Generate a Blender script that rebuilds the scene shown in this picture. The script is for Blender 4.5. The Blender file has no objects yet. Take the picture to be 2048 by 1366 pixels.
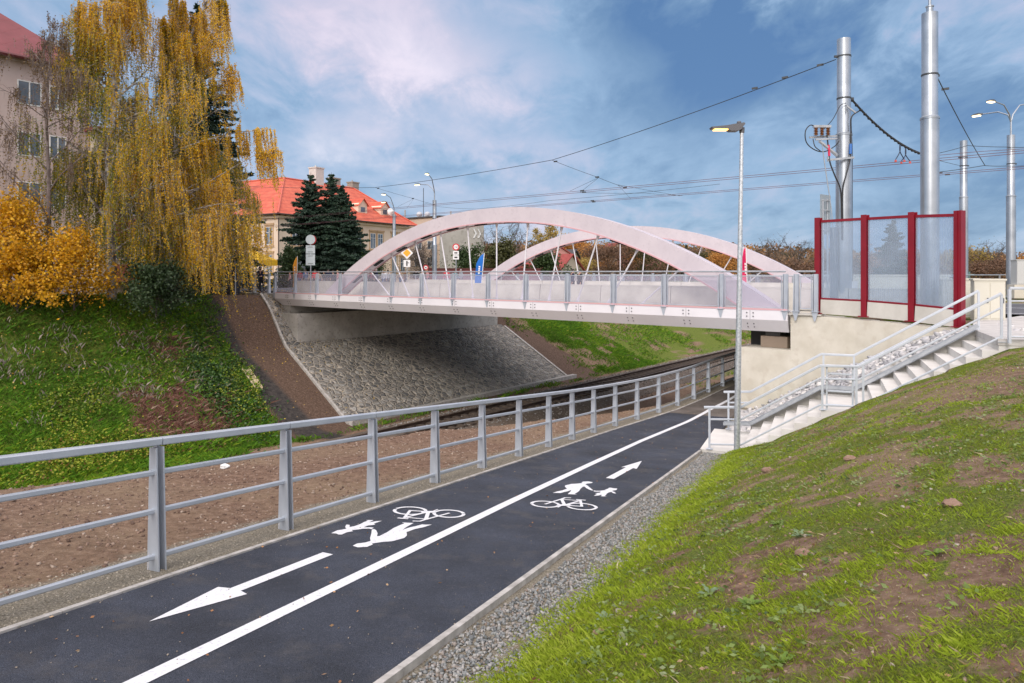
import bpy, bmesh, math, random
import numpy as np
from mathutils import Vector, Matrix
SC = bpy.context.scene
COL = SC.collection
R = math.radians
rng = np.random.default_rng(7)
random.seed(7)

# ------------------------------------------------------------------ camera
FPX = 1400.0                      # focal length in pixels of the 2048 px wide photograph
cam_d = bpy.data.cameras.new("camera"); cam = bpy.data.objects.new("camera", cam_d); COL.objects.link(cam)
cam_d.sensor_width = 36; cam_d.lens = 36*FPX/2048; cam_d.shift_y = -138/2048
cam_d.clip_start = 0.1; cam_d.clip_end = 4000
cam.location = (0, 0, 0); cam.rotation_euler = (R(90), 0, 0)
SC.camera = cam

# ------------------------------------------------------------------ world and sun
SUN_EL, SUN_AZ = R(30), R(205)    # azimuth clockwise from +Y: behind the camera, a little left
w = bpy.data.worlds.new("World"); SC.world = w; w.use_nodes = True
nt = w.node_tree; nt.nodes.clear(); L = nt.links
def wn(t, **k):
    n = nt.nodes.new(t)
    for a, b in k.items(): setattr(n, a, b)
    return n
def wm(op, a, b=None, c=None, clamp=False):
    n = nt.nodes.new('ShaderNodeMath'); n.operation = op; n.use_clamp = clamp
    for i, v in enumerate((a, b, c)):
        if v is None: continue
        if isinstance(v, (int, float)): n.inputs[i].default_value = v
        else: L.new(v, n.inputs[i])
    return n.outputs[0]
out = wn('ShaderNodeOutputWorld'); bg = wn('ShaderNodeBackground'); L.new(bg.outputs[0], out.inputs[0])
bg.inputs[1].default_value = 0.1
sky = wn('ShaderNodeTexSky', sky_type='NISHITA', sun_disc=False, sun_elevation=SUN_EL, sun_rotation=SUN_AZ)
tc = wn('ShaderNodeTexCoord'); sx = wn('ShaderNodeSeparateXYZ'); L.new(tc.outputs['Generated'], sx.inputs[0])
X, Y, Z = sx.outputs
zz = wm('ADD', wm('ABSOLUTE', Z), 0.30)
cv = wn('ShaderNodeCombineXYZ'); L.new(wm('DIVIDE', X, zz), cv.inputs[0]); L.new(wm('DIVIDE', Y, zz), cv.inputs[1])
def wnoise(scale, detail, rough, off):
    mp = wn('ShaderNodeMapping'); L.new(cv.outputs[0], mp.inputs[0]); mp.inputs['Location'].default_value = off
    mp.inputs['Rotation'].default_value = (0, 0, 0.35); mp.inputs['Scale'].default_value = (0.95, 0.62, 1)
    n = wn('ShaderNodeTexNoise'); n.inputs['Scale'].default_value = scale; n.inputs['Detail'].default_value = detail
    n.inputs['Roughness'].default_value = rough; n.inputs['Distortion'].default_value = 0.35
    L.new(mp.outputs[0], n.inputs['Vector']); return n.outputs[0]
n1 = wnoise(2.1, 8, 0.56, (3.1, 1.7, 0)); n2 = wnoise(7.0, 8, 0.6, (9.3, 4.2, 0)); n3 = wnoise(0.55, 4, 0.5, (21, 8, 0))
az = wm('ARCTAN2', X, Y); el = wm('ARCSINE', Z)
azw = wm('ADD', az, wm('MULTIPLY', wm('SUBTRACT', n1, 0.5), 0.5)); elw = wm('ADD', el, wm('MULTIPLY', wm('SUBTRACT', n2, 0.5), 0.16))
def blob(a, e, sa, se, amp):      # a soft patch of cloud at one bearing and height
    da = wm('DIVIDE', wm('SUBTRACT', azw, a), sa); de = wm('DIVIDE', wm('SUBTRACT', elw, e), se)
    q = wm('ADD', wm('MULTIPLY', da, da), wm('MULTIPLY', de, de))
    return wm('MULTIPLY', wm('EXPONENT', wm('MULTIPLY', q, -1.0)), amp)
val = wm('ADD', 0.50, wm('MULTIPLY', wm('SUBTRACT', n1, 0.5), 1.0))
val = wm('ADD', val, wm('MULTIPLY', wm('SUBTRACT', n2, 0.5), 0.8))
for b in [(0.22, 0.315, 0.20, 0.10, -0.50), (0.46, 0.20, 0.24, 0.09, -0.26), (0.62, 0.08, 0.2, 0.12, -0.16), (0.52, 0.30, 0.07, 0.04, 0.22), (-0.22, 0.34, 0.22, 0.08, 0.34),
          (0.0, 0.27, 0.16, 0.05, 0.26), (-0.12, 0.18, 0.22, 0.03, 0.14), (-0.33, 0.20, 0.12, 0.05, -0.10), (-0.10, 0.07, 0.16, 0.04, 0.12), (0.36, 0.40, 0.12, 0.05, 0.30)]:
    val = wm('ADD', val, blob(*b))
cr = wn('ShaderNodeValToRGB'); L.new(val, cr.inputs[0]); e = cr.color_ramp.elements
e[0].position = 0.02; e[0].color = (0.085, 0.185, 0.38, 1); e[1].position = 1.0; e[1].color = (0.70, 0.73, 0.85, 1)
for p, c in ((0.22, (0.150, 0.265, 0.445)), (0.42, (0.265, 0.400, 0.590)), (0.58, (0.365, 0.475, 0.655)), (0.78, (0.50, 0.57, 0.72))):
    q = e.new(p); q.color = (*c, 1)
pk = wn('ShaderNodeMix', data_type='RGBA'); pk.blend_type = 'MULTIPLY'
pf = wm('MULTIPLY', wm('MULTIPLY', wm('SUBTRACT', n3, 0.42), 5.0, clamp=True), wm('MULTIPLY', wm('SUBTRACT', val, 0.42), 2.4, clamp=True), clamp=True)
L.new(pf, pk.inputs[0]); L.new(cr.outputs[0], pk.inputs[6]); pk.inputs[7].default_value = (1.36, 0.95, 0.93, 1)
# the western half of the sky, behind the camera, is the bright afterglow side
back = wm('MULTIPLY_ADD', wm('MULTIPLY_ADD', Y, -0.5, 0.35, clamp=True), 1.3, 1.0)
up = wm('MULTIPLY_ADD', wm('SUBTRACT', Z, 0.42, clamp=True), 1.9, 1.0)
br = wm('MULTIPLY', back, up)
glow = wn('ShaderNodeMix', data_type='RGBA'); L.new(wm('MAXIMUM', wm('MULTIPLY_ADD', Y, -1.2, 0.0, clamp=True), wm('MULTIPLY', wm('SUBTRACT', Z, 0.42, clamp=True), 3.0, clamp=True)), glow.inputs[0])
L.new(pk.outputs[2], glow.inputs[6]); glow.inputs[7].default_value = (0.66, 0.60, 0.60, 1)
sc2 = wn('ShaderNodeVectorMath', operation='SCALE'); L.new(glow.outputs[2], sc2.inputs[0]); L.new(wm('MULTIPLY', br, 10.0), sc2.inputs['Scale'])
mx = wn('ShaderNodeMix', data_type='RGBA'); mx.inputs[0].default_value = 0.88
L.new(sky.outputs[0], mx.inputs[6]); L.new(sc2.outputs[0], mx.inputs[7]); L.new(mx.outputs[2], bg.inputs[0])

sd = bpy.data.lights.new("sun", 'SUN'); sun = bpy.data.objects.new("sun", sd); COL.objects.link(sun)
sd.energy = 1.5; sd.angle = R(16); sd.color = (1.0, 0.935, 0.87)
dv = Vector((math.sin(SUN_AZ)*math.cos(SUN_EL), math.cos(SUN_AZ)*math.cos(SUN_EL), math.sin(SUN_EL)))
sun.rotation_euler = dv.to_track_quat('Z', 'Y').to_euler(); sun.location = (0, -20, 40)
SC.view_settings.view_transform = 'Standard'; SC.view_settings.look = 'None'; SC.view_settings.exposure = 0.25; SC.view_settings.gamma = 1
SC.cycles.max_bounces = 6; SC.cycles.transparent_max_bounces = 16; SC.cycles.diffuse_bounces = 3

# ------------------------------------------------------------------ materials
MATS = {}
def mat(name, col, rough=0.8, metal=0.0, col2=None, scale=3.0, detail=6, bump=0.0, bscale=40.0, c3=None, s3=30.0, spec=0.5, emit=None, attr=None, lo=0.35, hi=0.65, transl=0.0):
    if name in MATS: return MATS[name]
    m = bpy.data.materials.new(name); m.use_nodes = True; t = m.node_tree; N = t.nodes; K = t.links
    b = N['Principled BSDF']; b.inputs['Roughness'].default_value = rough; b.inputs['Metallic'].default_value = metal
    b.inputs['Specular IOR Level'].default_value = spec
    b.inputs['Base Color'].default_value = (*col, 1)
    tcn = N.new('ShaderNodeTexCoord'); src = None
    if col2 is not None or attr:
        cr = N.new('ShaderNodeValToRGB')
        if attr:
            a = N.new('ShaderNodeAttribute'); a.attribute_name = 'v'; K.new(a.outputs['Fac'], cr.inputs[0])
            el_ = cr.color_ramp.elements; el_[0].color = (*attr[0], 1); el_[0].position = 0; el_[1].color = (*attr[-1], 1); el_[1].position = 1
            for i in range(1, len(attr)-1): q = el_.new(i/(len(attr)-1)); q.color = (*attr[i], 1)
        else:
            n = N.new('ShaderNodeTexNoise'); n.inputs['Scale'].default_value = scale; n.inputs['Detail'].default_value = detail; n.inputs['Roughness'].default_value = 0.6
            K.new(tcn.outputs['Object'], n.inputs['Vector']); K.new(n.outputs[0], cr.inputs[0])
            el_ = cr.color_ramp.elements; el_[0].color = (*col, 1); el_[1].color = (*col2, 1); el_[0].position = lo; el_[1].position = hi
        src = cr.outputs[0]
        if c3 is not None:
            n = N.new('ShaderNodeTexNoise'); n.inputs['Scale'].default_value = s3; n.inputs['Detail'].default_value = 4; K.new(tcn.outputs['Object'], n.inputs['Vector'])
            mr = N.new('ShaderNodeMapRange'); mr.inputs[1].default_value = 0.55; mr.inputs[2].default_value = 0.72; K.new(n.outputs[0], mr.inputs[0])
            mi = N.new('ShaderNodeMix'); mi.data_type = 'RGBA'; K.new(mr.outputs[0], mi.inputs[0]); K.new(src, mi.inputs[6]); mi.inputs[7].default_value = (*c3, 1); src = mi.outputs[2]
        K.new(src, b.inputs['Base Color'])
    if bump > 0:
        n = N.new('ShaderNodeTexNoise'); n.inputs['Scale'].default_value = bscale; n.inputs['Detail'].default_value = 5; K.new(tcn.outputs['Object'], n.inputs['Vector'])
        bp = N.new('ShaderNodeBump'); bp.inputs['Strength'].default_value = bump; bp.inputs['Distance'].default_value = 0.02; K.new(n.outputs[0], bp.inputs['Height']); K.new(bp.outputs[0], b.inputs['Normal'])
    if emit: b.inputs['Emission Color'].default_value = (*emit[0], 1); b.inputs['Emission Strength'].default_value = emit[1]
    if transl > 0:
        tr = N.new('ShaderNodeBsdfTranslucent'); ms = N.new('ShaderNodeMixShader'); ms.inputs[0].default_value = transl
        if src: K.new(src, tr.inputs[0])
        else: tr.inputs[0].default_value = (*col, 1)
        K.new(b.outputs[0], ms.inputs[1]); K.new(tr.outputs[0], ms.inputs[2]); K.new(ms.outputs[0], N['Material Output'].inputs[0])
    MATS[name] = m; return m
def clear_mat(name, tint, solid, amount, rough=0.35, stripes=0):
    """see-through sheet: transparent mixed with a pale diffuse and glossy surface"""
    m = bpy.data.materials.new(name); m.use_nodes = True; t = m.node_tree; N = t.nodes; K = t.links; N.remove(N['Principled BSDF'])
    tr = N.new('ShaderNodeBsdfTransparent'); tr.inputs[0].default_value = (*tint, 1)
    p = N.new('ShaderNodeBsdfPrincipled'); p.inputs['Base Color'].default_value = (*solid, 1); p.inputs['Roughness'].default_value = rough
    ms = N.new('ShaderNodeMixShader'); ms.inputs[0].default_value = amount
    if stripes:
        tcn = N.new('ShaderNodeTexCoord'); wv = N.new('ShaderNodeTexWave'); wv.inputs['Scale'].default_value = stripes; wv.bands_direction = 'X'
        K.new(tcn.outputs['Object'], wv.inputs[0]); no = N.new('ShaderNodeTexNoise'); no.inputs['Scale'].default_value = 1.3; K.new(tcn.outputs['Object'], no.inputs[0])
        ma = N.new('ShaderNodeMath'); ma.operation = 'MULTIPLY_ADD'; K.new(wv.outputs['Fac'], ma.inputs[0]); ma.inputs[1].default_value = 0.05; ma.inputs[2].default_value = amount-0.12
        mb = N.new('ShaderNodeMath'); mb.operation = 'MULTIPLY_ADD'; K.new(no.outputs[0], mb.inputs[0]); mb.inputs[1].default_value = 0.25; K.new(ma.outputs[0], mb.inputs[2]); K.new(mb.outputs[0], ms.inputs[0])
    K.new(tr.outputs[0], ms.inputs[1]); K.new(p.outputs[0], ms.inputs[2]); K.new(ms.outputs[0], N['Material Output'].inputs[0]); MATS[name] = m; return m

# ------------------------------------------------------------------ mesh helpers
class MB:
    def __init__(s): s.v = []; s.f = []
    def add(s, vs, fs):
        o = len(s.v); s.v += [tuple(map(float, q)) for q in vs]; s.f += [tuple(i+o for i in f) for f in fs]; return s
    def box(s, c, d, ax=(1, 0, 0), ay=None, az_=(0, 0, 1)):
        c = Vector(c); ax = Vector(ax).normalized(); az_ = Vector(az_).normalized()
        ay = Vector(ay).normalized() if ay else az_.cross(ax).normalized()
        vs = [c+ax*(i*d[0]/2)+ay*(j*d[1]/2)+az_*(k*d[2]/2) for k in (-1, 1) for j in (-1, 1) for i in (-1, 1)]
        return s.add(vs, [(0, 2, 3, 1), (4, 5, 7, 6), (0, 1, 5, 4), (2, 6, 7, 3), (0, 4, 6, 2), (1, 3, 7, 5)])
    def bar(s, a, b, w_, h, up=(0, 0, 1)):
        a = Vector(a); b = Vector(b); d = (b-a); l = d.length; d.normalize(); side = d.cross(Vector(up)).normalized(); u = side.cross(d).normalized()
        return s.box((a+b)/2, (l, w_, h), d, -side, u)
    def bevbar(s, a, b, w_, h, bv=0.008, up=(0, 0, 1)):
        a = Vector(a); b = Vector(b); d = (b-a).normalized(); side = d.cross(Vector(up)).normalized(); u = side.cross(d).normalized()
        W, H = w_/2, h/2; prof = [(-W+bv, -H), (W-bv, -H), (W, -H+bv), (W, H-bv), (W-bv, H), (-W+bv, H), (-W, H-bv), (-W, -H+bv)]
        vs = [p+side*x+u*y for p in (a, b) for x, y in prof]; n = 8
        return s.add(vs, [tuple(range(n))[::-1], tuple(range(n, 2*n))]+[(i, (i+1) % n, n+(i+1) % n, n+i) for i in range(n)])
    def tube(s, pts, r, n=8, caps=True):
        pts = [Vector(p) for p in pts]; rs = r if isinstance(r, (list, tuple, np.ndarray)) else [r]*len(pts); o = []; ref = None
        for i, p in enumerate(pts):
            d = (pts[min(i+1, len(pts)-1)]-pts[max(i-1, 0)])
            d = d.normalized() if d.length > 1e-9 else Vector((0, 0, 1))
            if ref is None or abs(ref.dot(d)) > 0.95: ref = Vector((0, 0, 1)) if abs(d.z) < 0.9 else Vector((1, 0, 0))
            a = d.cross(ref).normalized(); b = a.cross(d).normalized(); ref = b
            for k in range(n): an = 2*math.pi*k/n; o.append(p+a*(math.cos(an)*rs[i])+b*(math.sin(an)*rs[i]))
        fs = [(i*n+k, i*n+(k+1) % n, (i+1)*n+(k+1) % n, (i+1)*n+k) for i in range(len(pts)-1) for k in range(n)]
        if caps: fs += [tuple(range(n))[::-1], tuple((len(pts)-1)*n+k for k in range(n))]
        return s.add(o, fs)
    def lathe(s, c, prof, n=24):
        c = Vector(c); o = [c+Vector((r*math.cos(2*math.pi*k/n), r*math.sin(2*math.pi*k/n), z)) for r, z in prof for k in range(n)]
        fs = [(i*n+k, i*n+(k+1) % n, (i+1)*n+(k+1) % n, (i+1)*n+k) for i in range(len(prof)-1) for k in range(n)]
        return s.add(o, fs+[tuple(range(n))[::-1], tuple((len(prof)-1)*n+k for k in range(n))])
    def prism(s, poly, vec):
        p = [Vector(q) for q in poly]; v = Vector(vec); n = len(p)
        return s.add(p+[q+v for q in p], [tuple(range(n))[::-1], tuple(range(n, 2*n))]+[(i, (i+1) % n, n+(i+1) % n, n+i) for i in range(n)])
    def quad(s, *p): return s.add(p, [tuple(range(len(p)))])
    def ball(s, c, r, n=10, sq=(1, 1, 1)):
        prof = [(math.sin(math.pi*i/n), -math.cos(math.pi*i/n)) for i in range(1, n)]; c = Vector(c); m2 = n+2
        o = [c+Vector((a*math.cos(2*math.pi*k/m2)*r*sq[0], a*math.sin(2*math.pi*k/m2)*r*sq[1], b*r*sq[2])) for a, b in prof for k in range(m2)]
        fs = [(i*m2+k, i*m2+(k+1) % m2, (i+1)*m2+(k+1) % m2, (i+1)*m2+k) for i in range(len(prof)-1) for k in range(m2)]
        return s.add(o, fs+[tuple(range(m2))[::-1], tuple((len(prof)-1)*m2+k for k in range(m2))])
    def build(s, name, m, parent=None, smooth=False, local=False, label=None, cat=None, group=None, kind=None):
        me = bpy.data.meshes.new(name); me.from_pydata(s.v, [], s.f); me.update()
        bm = bmesh.new(); bm.from_mesh(me); bmesh.ops.recalc_face_normals(bm, faces=bm.faces); bm.to_mesh(me); bm.free()
        return link(name, me, m, parent, smooth, local, label, cat, group, kind)
def link(name, me, m, parent=None, smooth=False, local=False, label=None, cat=None, group=None, kind=None):
    o = bpy.data.objects.new(name, me); COL.objects.link(o)
    if m is not None: me.materials.append(m)
    if smooth:
        me.polygons.foreach_set('use_smooth', [True]*len(me.polygons)); 
        try: me.set_sharp_from_angle(angle=R(40))
        except Exception: pass
    if parent is not None:
        o.parent = parent
        if not local: o.location = -world_loc(parent)
    elif not local and kind is None and len(me.vertices):
        co = np.empty(len(me.vertices)*3); me.vertices.foreach_get('co', co); co = co.reshape(-1, 3)
        c = np.array([(co[:, 0].min()+co[:, 0].max())/2, (co[:, 1].min()+co[:, 1].max())/2, co[:, 2].min()])
        me.vertices.foreach_set('co', (co-c).ravel()); me.update(); o.location = c
    tag(o, label, cat, group, kind); return o
def world_loc(o):
    v = Vector((0, 0, 0))
    while o is not None: v += o.location; o = o.parent
    return v
def tag(o, label=None, cat=None, group=None, kind=None):
    if label: o['label'] = label
    if cat: o['category'] = cat
    if group: o['group'] = group
    if kind: o['kind'] = kind
    return o
def thing(name, label, cat, loc=(0, 0, 0), group=None, rz=0):
    o = bpy.data.objects.new(name, None); COL.objects.link(o); o.location = loc; o.rotation_euler = (0, 0, rz); o.empty_display_size = 0.3
    return tag(o, label, cat, group)
def dup(root, loc, rz=0, scale=1.0, label=None, group=None, cat=None):
    def cp(o, par):
        c = o.copy(); COL.objects.link(c)
        if par is not None: c.parent = par
        for ch in [q for q in bpy.data.objects if q.parent == o]: cp(ch, c)
        return c
    r = cp(root, None); r.location = loc; r.rotation_euler = (0, 0, rz); r.scale = (scale,)*3 if not isinstance(scale, tuple) else scale
    if label: r['label'] = label
    if group: r['group'] = group
    if cat: r['category'] = cat
    return r
def npmesh(name, V, Fc, m, v=None, **k):
    V = np.asarray(V, np.float32); Fc = np.asarray(Fc, np.int32); me = bpy.data.meshes.new(name); n, kk = Fc.shape
    me.vertices.add(len(V)); me.vertices.foreach_set('co', V.ravel()); me.loops.add(n*kk); me.loops.foreach_set('vertex_index', Fc.ravel())
    me.polygons.add(n); me.polygons.foreach_set('loop_start', np.arange(n, dtype=np.int32)*kk); me.polygons.foreach_set('loop_total', np.full(n, kk, np.int32))
    me.update(calc_edges=True)
    if v is not None:
        a = me.attributes.new('v', 'FLOAT', 'POINT'); a.data.foreach_set('value', np.asarray(v, np.float32))
    return link(name, me, m, **k)
def vnoise(x, y, z=None, seed=0):
    """smooth value noise on numpy arrays, 0..1"""
    z = np.zeros_like(x) if z is None else z
    xi, yi, zi = np.floor(x).astype(np.int64), np.floor(y).astype(np.int64), np.floor(z).astype(np.int64); fx, fy, fz = x-xi, y-yi, z-zi
    fx, fy, fz = [f*f*(3-2*f) for f in (fx, fy, fz)]
    def h(a, b, c):
        q = (a*374761393+b*668265263+c*2147483647+seed*974711) & 0xffffffff; q = ((q ^ (q >> 13))*1274126177) & 0xffffffff
        return ((q ^ (q >> 16)) & 0xffff)/65535.0
    r = 0
    for i in (0, 1):
        for j in (0, 1):
            for k in (0, 1):
                r = r+h(xi+i, yi+j, zi+k)*(fx if i else 1-fx)*(fy if j else 1-fy)*(fz if k else 1-fz)
    return r
def fbm(x, y, z=None, seed=0, o=3):
    s = 0; a = 1; t = 0
    for i in range(o): s = s+a*vnoise(x*2**i, y*2**i, None if z is None else z*2**i, seed+i); t += a; a *= .5
    return s/t
def leafquads(P, size, aspect=0.6, flat=0.0, down=0.0):
    """one rhombic leaf per point, random orientation"""
    n = len(P); a = rng.normal(size=(n, 3)); a[:, 2] = a[:, 2]*(1-flat)-down*2; a /= np.linalg.norm(a, axis=1)[:, None]
    b = np.cross(a, rng.normal(size=(n, 3))); b /= np.linalg.norm(b, axis=1)[:, None]
    s = (size if np.ndim(size) else np.full(n, size))*rng.uniform(.7, 1.3, n); s = s[:, None]
    V = np.stack([P-a*s*.5, P+b*s*.5*aspect, P+a*s*.5, P-b*s*.5*aspect], 1).reshape(-1, 3)
    return V, np.arange(4*n).reshape(n, 4)

# ------------------------------------------------------------------ frames of the place
def TN(t, n, z=0): return Vector((.408*t+.913*n, .913*t-.408*n, z))      # along / across the cycle path
def MR(m, r, z=0): return Vector((.7848*m+.6198*r, -.6198*m+.7848*r, z)) # across / along the railway
def BD(u, k, z=0): return Vector((9.04-.764*u+.518*k, 23.05+.645*u+.855*k, z))  # along / across the bridge
def PX(px, py, Yd): return Vector(((px-1024)/FPX*Yd, Yd, (545-py)/FPX*Yd))
ZT = [-30, -5, 4.64, 9, 13.6, 17.4, 19.5, 21.5, 23.5, 26, 31, 60, 200]; ZV = [1.2, -1.66, -2.74, -3.24, -3.77, -4.2, -4.38, -4.5, -4.57, -4.6, -4.55, -4.3, -3]
FT = [-30, 17.5, 19.5, 21.5, 24, 26, 28, 31, 36, 45, 60, 200]; FN = [-5.75, -5.75, -5.6, -5.3, -4.8, -4.45, -4.1, -3.5, -2.3, 0, 4, 42]
RT = [-30, 23, 24.5, 28, 31, 36, 45, 60, 200]; RN = [-2.64, -2.64, -2.72, -1.8, -1.05, .2, 2.6, 6.5, 44.5]
zp = lambda t: np.interp(t, ZT, ZV); nf = lambda t: np.interp(t, FT, FN); nl = lambda t: nf(t)+.42; nr = lambda t: np.interp(t, RT, RN)
ZR = -7.6
# ================================================================== TERRAIN
W0, W1, W2 = Vector((7.77, 24.1)), Vector((9.5, 22.65)), Vector((12.35, 18.75))   # near face of the right abutment's wing wall
def behind_wall(x, y):
    """signed distance behind the wing wall's near face"""
    def sd(a, b): d = (b-a).normalized(); return (x-a.x)*(-d.y)+(y-a.y)*d.x
    return np.maximum(sd(W0, W1), sd(W1, W2))
def ground_z(x, y):
    x = np.asarray(x, float); y = np.asarray(y, float)
    t = .408*x+.913*y; n = .913*x-.408*y; m = .7848*x-.6198*y; r = .6198*x+.7848*y
    z0 = zp(t); dl = nl(t)-n; dr = n-nr(t)
    b = np.interp(t, [-30, 3, 6, 7.6, 11, 16.3, 21.3, 25, 200], [6.5, 5.8, 5.3, 4.5, 4.7, 4.1, 2.1, .95, .95])
    z = z0-.05-.02*np.clip(dl, 0, 6)-.72*np.clip(dl-b, 0, 30)
    z = z+(.10*(fbm(x*.9, y*.9, seed=4)-.5)+.05*(fbm(x*3.2, y*3.2, seed=6)-.5))*np.clip(dl-.8, 0, 1)
    left = np.interp(m, [-600, -60, -38.7, -37.6, -35.3, -28, -27], [-1.45, -1.45, -1.4, -2.0, -4.25, ZR, ZR-1])
    left = left+np.clip((16-r)/14, 0, 1)*.4*np.clip((-28-m)/10, 0, 1)
    left = left-.55*np.clip((y-62)/20, 0, 1)*(m < -36)
    left = left+.35*(fbm(x*.35, y*.35, seed=9)-.5)*np.clip((-29-m)/3, 0, 1)*np.clip((22-r)/3+np.clip((r-45)/3, 0, 9), 0, 1)
    z = np.maximum(np.maximum(z, left), ZR)
    s = np.interp(t, [-5, 0, 10, 16, 19], [.40, .42, .50, .54, .60])
    plat = -1.36-.15*np.clip((y-40)/40, 0, 1)
    g = z0+s*np.clip(dr-.55, 0, 99)-.04
    k = .35; gs = -k*np.log(np.exp(-g/k)+np.exp(-plat/k))              # soft minimum: rounded shoulder of the bank
    gs = gs+.09*(fbm(x*1.3, y*1.3, seed=2)-.5)*np.clip(dr-.6, 0, 1)*(t < 16.2)
    gs = gs-.17*np.exp(-((t-15.9)/1.3)**2)*np.clip((n+1.9)/.8, 0, 1)*np.clip((3.4-n)/1.2, 0, 1)
    st = (t > 16.55) & (t < 19.3) & (dr > -.2) & (n < 3.3); gs = np.where(st, np.minimum(gs, z0+.5*np.clip(dr-.9, 0, 9)-.55), gs)
    bw = behind_wall(x, y)
    cor = (bw > .5) & (m > -8.55) & (r < 39.5); gs = np.where(cor, np.where(m < -6.8, -3.3, -1.42), gs)
    z = np.where(dr > 0, gs, z)
    far = np.clip((y-170)/120, 0, 1); z = z+far*far*(3-2*far)*np.interp(x/np.maximum(y, 1), [-.6, -.2, .2, .5, .8], [3, 9, 9, 6, 3])
    return z
def spaced(lo, hi, step, far, g=1.25):
    a = list(np.arange(lo, hi, step)); s = step
    while a[-1] < far: s *= g; a.append(a[-1]+s)
    b = []; s = step; q = lo
    while q > -far: s *= g; q -= s; b.append(q)
    return np.array(b[::-1]+a)
ms = np.unique(np.concatenate([spaced(-46, 8, .35, 900), np.arange(-14, 6, .16)])); rs = np.unique(np.concatenate([spaced(-6, 60, .4, 1200), np.arange(-1, 26, .2)]))
MM, RR = np.meshgrid(ms, rs); GX = .7848*MM+.6198*RR; GY = -.6198*MM+.7848*RR; GZ = ground_z(GX, GY)
nm_, nr_ = len(ms), len(rs); ii = np.arange((nr_-1)*nm_).reshape(nr_-1, nm_)[:, :-1].ravel(); GF = np.stack([ii, ii+1, ii+nm_+1, ii+nm_], 1)
def regions(x, y):
    """soil cover masks: grass, reddish litter, bare dark soil, stone grit"""
    t = .408*x+.913*y; n = .913*x-.408*y; m = .7848*x-.6198*y; r = .6198*x+.7848*y
    dl = nl(t)-n; dr = n-nr(t)
    f = fbm(x*.5, y*.5, seed=31); f2 = fbm(x*1.6, y*1.6, seed=37)
    bank = np.clip((-26.2-m)*1.0+(f-.5)*3, 0, 1)
    grass = bank.copy()
    brown = np.exp(-(((m+30.8)/2.4)**2+((r-15.4)/2.4)**2)**1.5)+.6*np.exp(-(((m+35.4)/1.2)**2+((r-17.2)/1.7)**2))
    brown = np.clip(brown*1.35+(f2-.5)*1.2*(brown > .12), 0, 1)*bank
    rn = np.interp(m, [-38.5, -28], [20.0, 18.4]); bare = np.clip((r-rn+(f-.5)*2.5)*1.2, 0, 1)*np.clip((46.5+(f-.5)*4-r), 0, 1)*bank
    bare = np.maximum(bare, np.clip((m+39.5), 0, 1)*np.clip((-37.2-m), 0, 1)*np.clip(1-abs(r-18)/5, 0, 1)*np.clip(f2*2-.6, 0, 1))
    dark = np.exp(-((r-(rn+1.0+.12*(m+33)))/.75)**2)*bank
    grass = grass*(1-bare)*(1-.9*brown)
    f4 = fbm(x*4.5, y*4.5, seed=39); gr_ = (dr > .5)*np.clip((.45*f2+.55*f4-.335-.055*np.clip((dr-1.3)/2, 0, 1))*7, 0, 1)*.85
    soilp = np.exp(-(((n-3.6)/2.0)**2+((t-12.9)/1.5)**2))*1.5
    gr_ = np.clip(gr_-soilp, 0, 1); grass = np.where(dr > .45, gr_, grass)
    grass = np.where((r > 48) & (m > -27), np.maximum(grass, .55), grass); grass = np.where(r > 44, grass*np.clip((.6*f+.4*f2-.34)*6, .1, 1), grass)
    grit = ((dr > -.1) & (dr < .62)) | ((dl > -.1) & (dl < .95))
    return np.clip(grass, 0, 1), np.clip(brown, 0, 1), np.clip(dark*1.25, 0, 1), grit*1.0, bare*1.0
g_, b_, d_, s_, e_b = regions(GX.ravel(), GY.ravel())
gme = bpy.data.meshes.new('ground')
gm = bpy.data.materials.new('ground'); gm.use_nodes = True; T = gm.node_tree; N = T.nodes; K = T.links; B = N['Principled BSDF']; B.inputs['Roughness'].default_value = .95; B.inputs['Specular IOR Level'].default_value = .2
tcn = N.new('ShaderNodeTexCoord')
def gn(scale, detail=8, rough=.65):
    n = N.new('ShaderNodeTexNoise'); n.inputs['Scale'].default_value = scale; n.inputs['Detail'].default_value = detail; n.inputs['Roughness'].default_value = rough; K.new(tcn.outputs['Object'], n.inputs['Vector']); return n.outputs[0]
def gramp(src, stops):
    c = N.new('ShaderNodeValToRGB'); K.new(src, c.inputs[0]); e = c.color_ramp.elements; e[0].position, e[0].color = stops[0][0], (*stops[0][1], 1); e[1].position, e[1].color = stops[-1][0], (*stops[-1][1], 1)
    for p, q in stops[1:-1]: k = e.new(p); k.color = (*q, 1)
    return c.outputs[0]
def gmix(f, a, b):
    m = N.new('ShaderNodeMix'); m.data_type = 'RGBA'; K.new(f, m.inputs[0]); K.new(a, m.inputs[6]); K.new(b, m.inputs[7]); return m.outputs[2]
def gatt(nm):
    a = N.new('ShaderNodeAttribute'); a.attribute_name = nm; return a.outputs['Fac']
soil = gramp(gn(9), [(.3, (.095, .055, .037)), (.5, (.185, .115, .078)), (.72, (.32, .22, .155))])
soil = gmix(gramp(gn(45, 3), [(.60, (0, 0, 0)), (.68, (1, 1, 1))]), soil, gramp(gn(80, 2), [(.3, (.22, .16, .12)), (.7, (.42, .34, .28))]))
soil = gmix(gramp(gn(.35, 3), [(.4, (0, 0, 0)), (.65, (.6, .6, .6))]), soil, gramp(gn(14), [(.3, (.19, .13, .075)), (.7, (.35, .27, .18))]))
grass = gramp(gn(38, 10, .8), [(.34, (.055, .045, .018)), (.45, (.075, .10, .016)), (.54, (.14, .185, .025)), (.66, (.25, .26, .075))])
red = gramp(gn(16), [(.3, (.060, .026, .018)), (.5, (.13, .058, .040)), (.7, (.23, .12, .085))])
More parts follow.
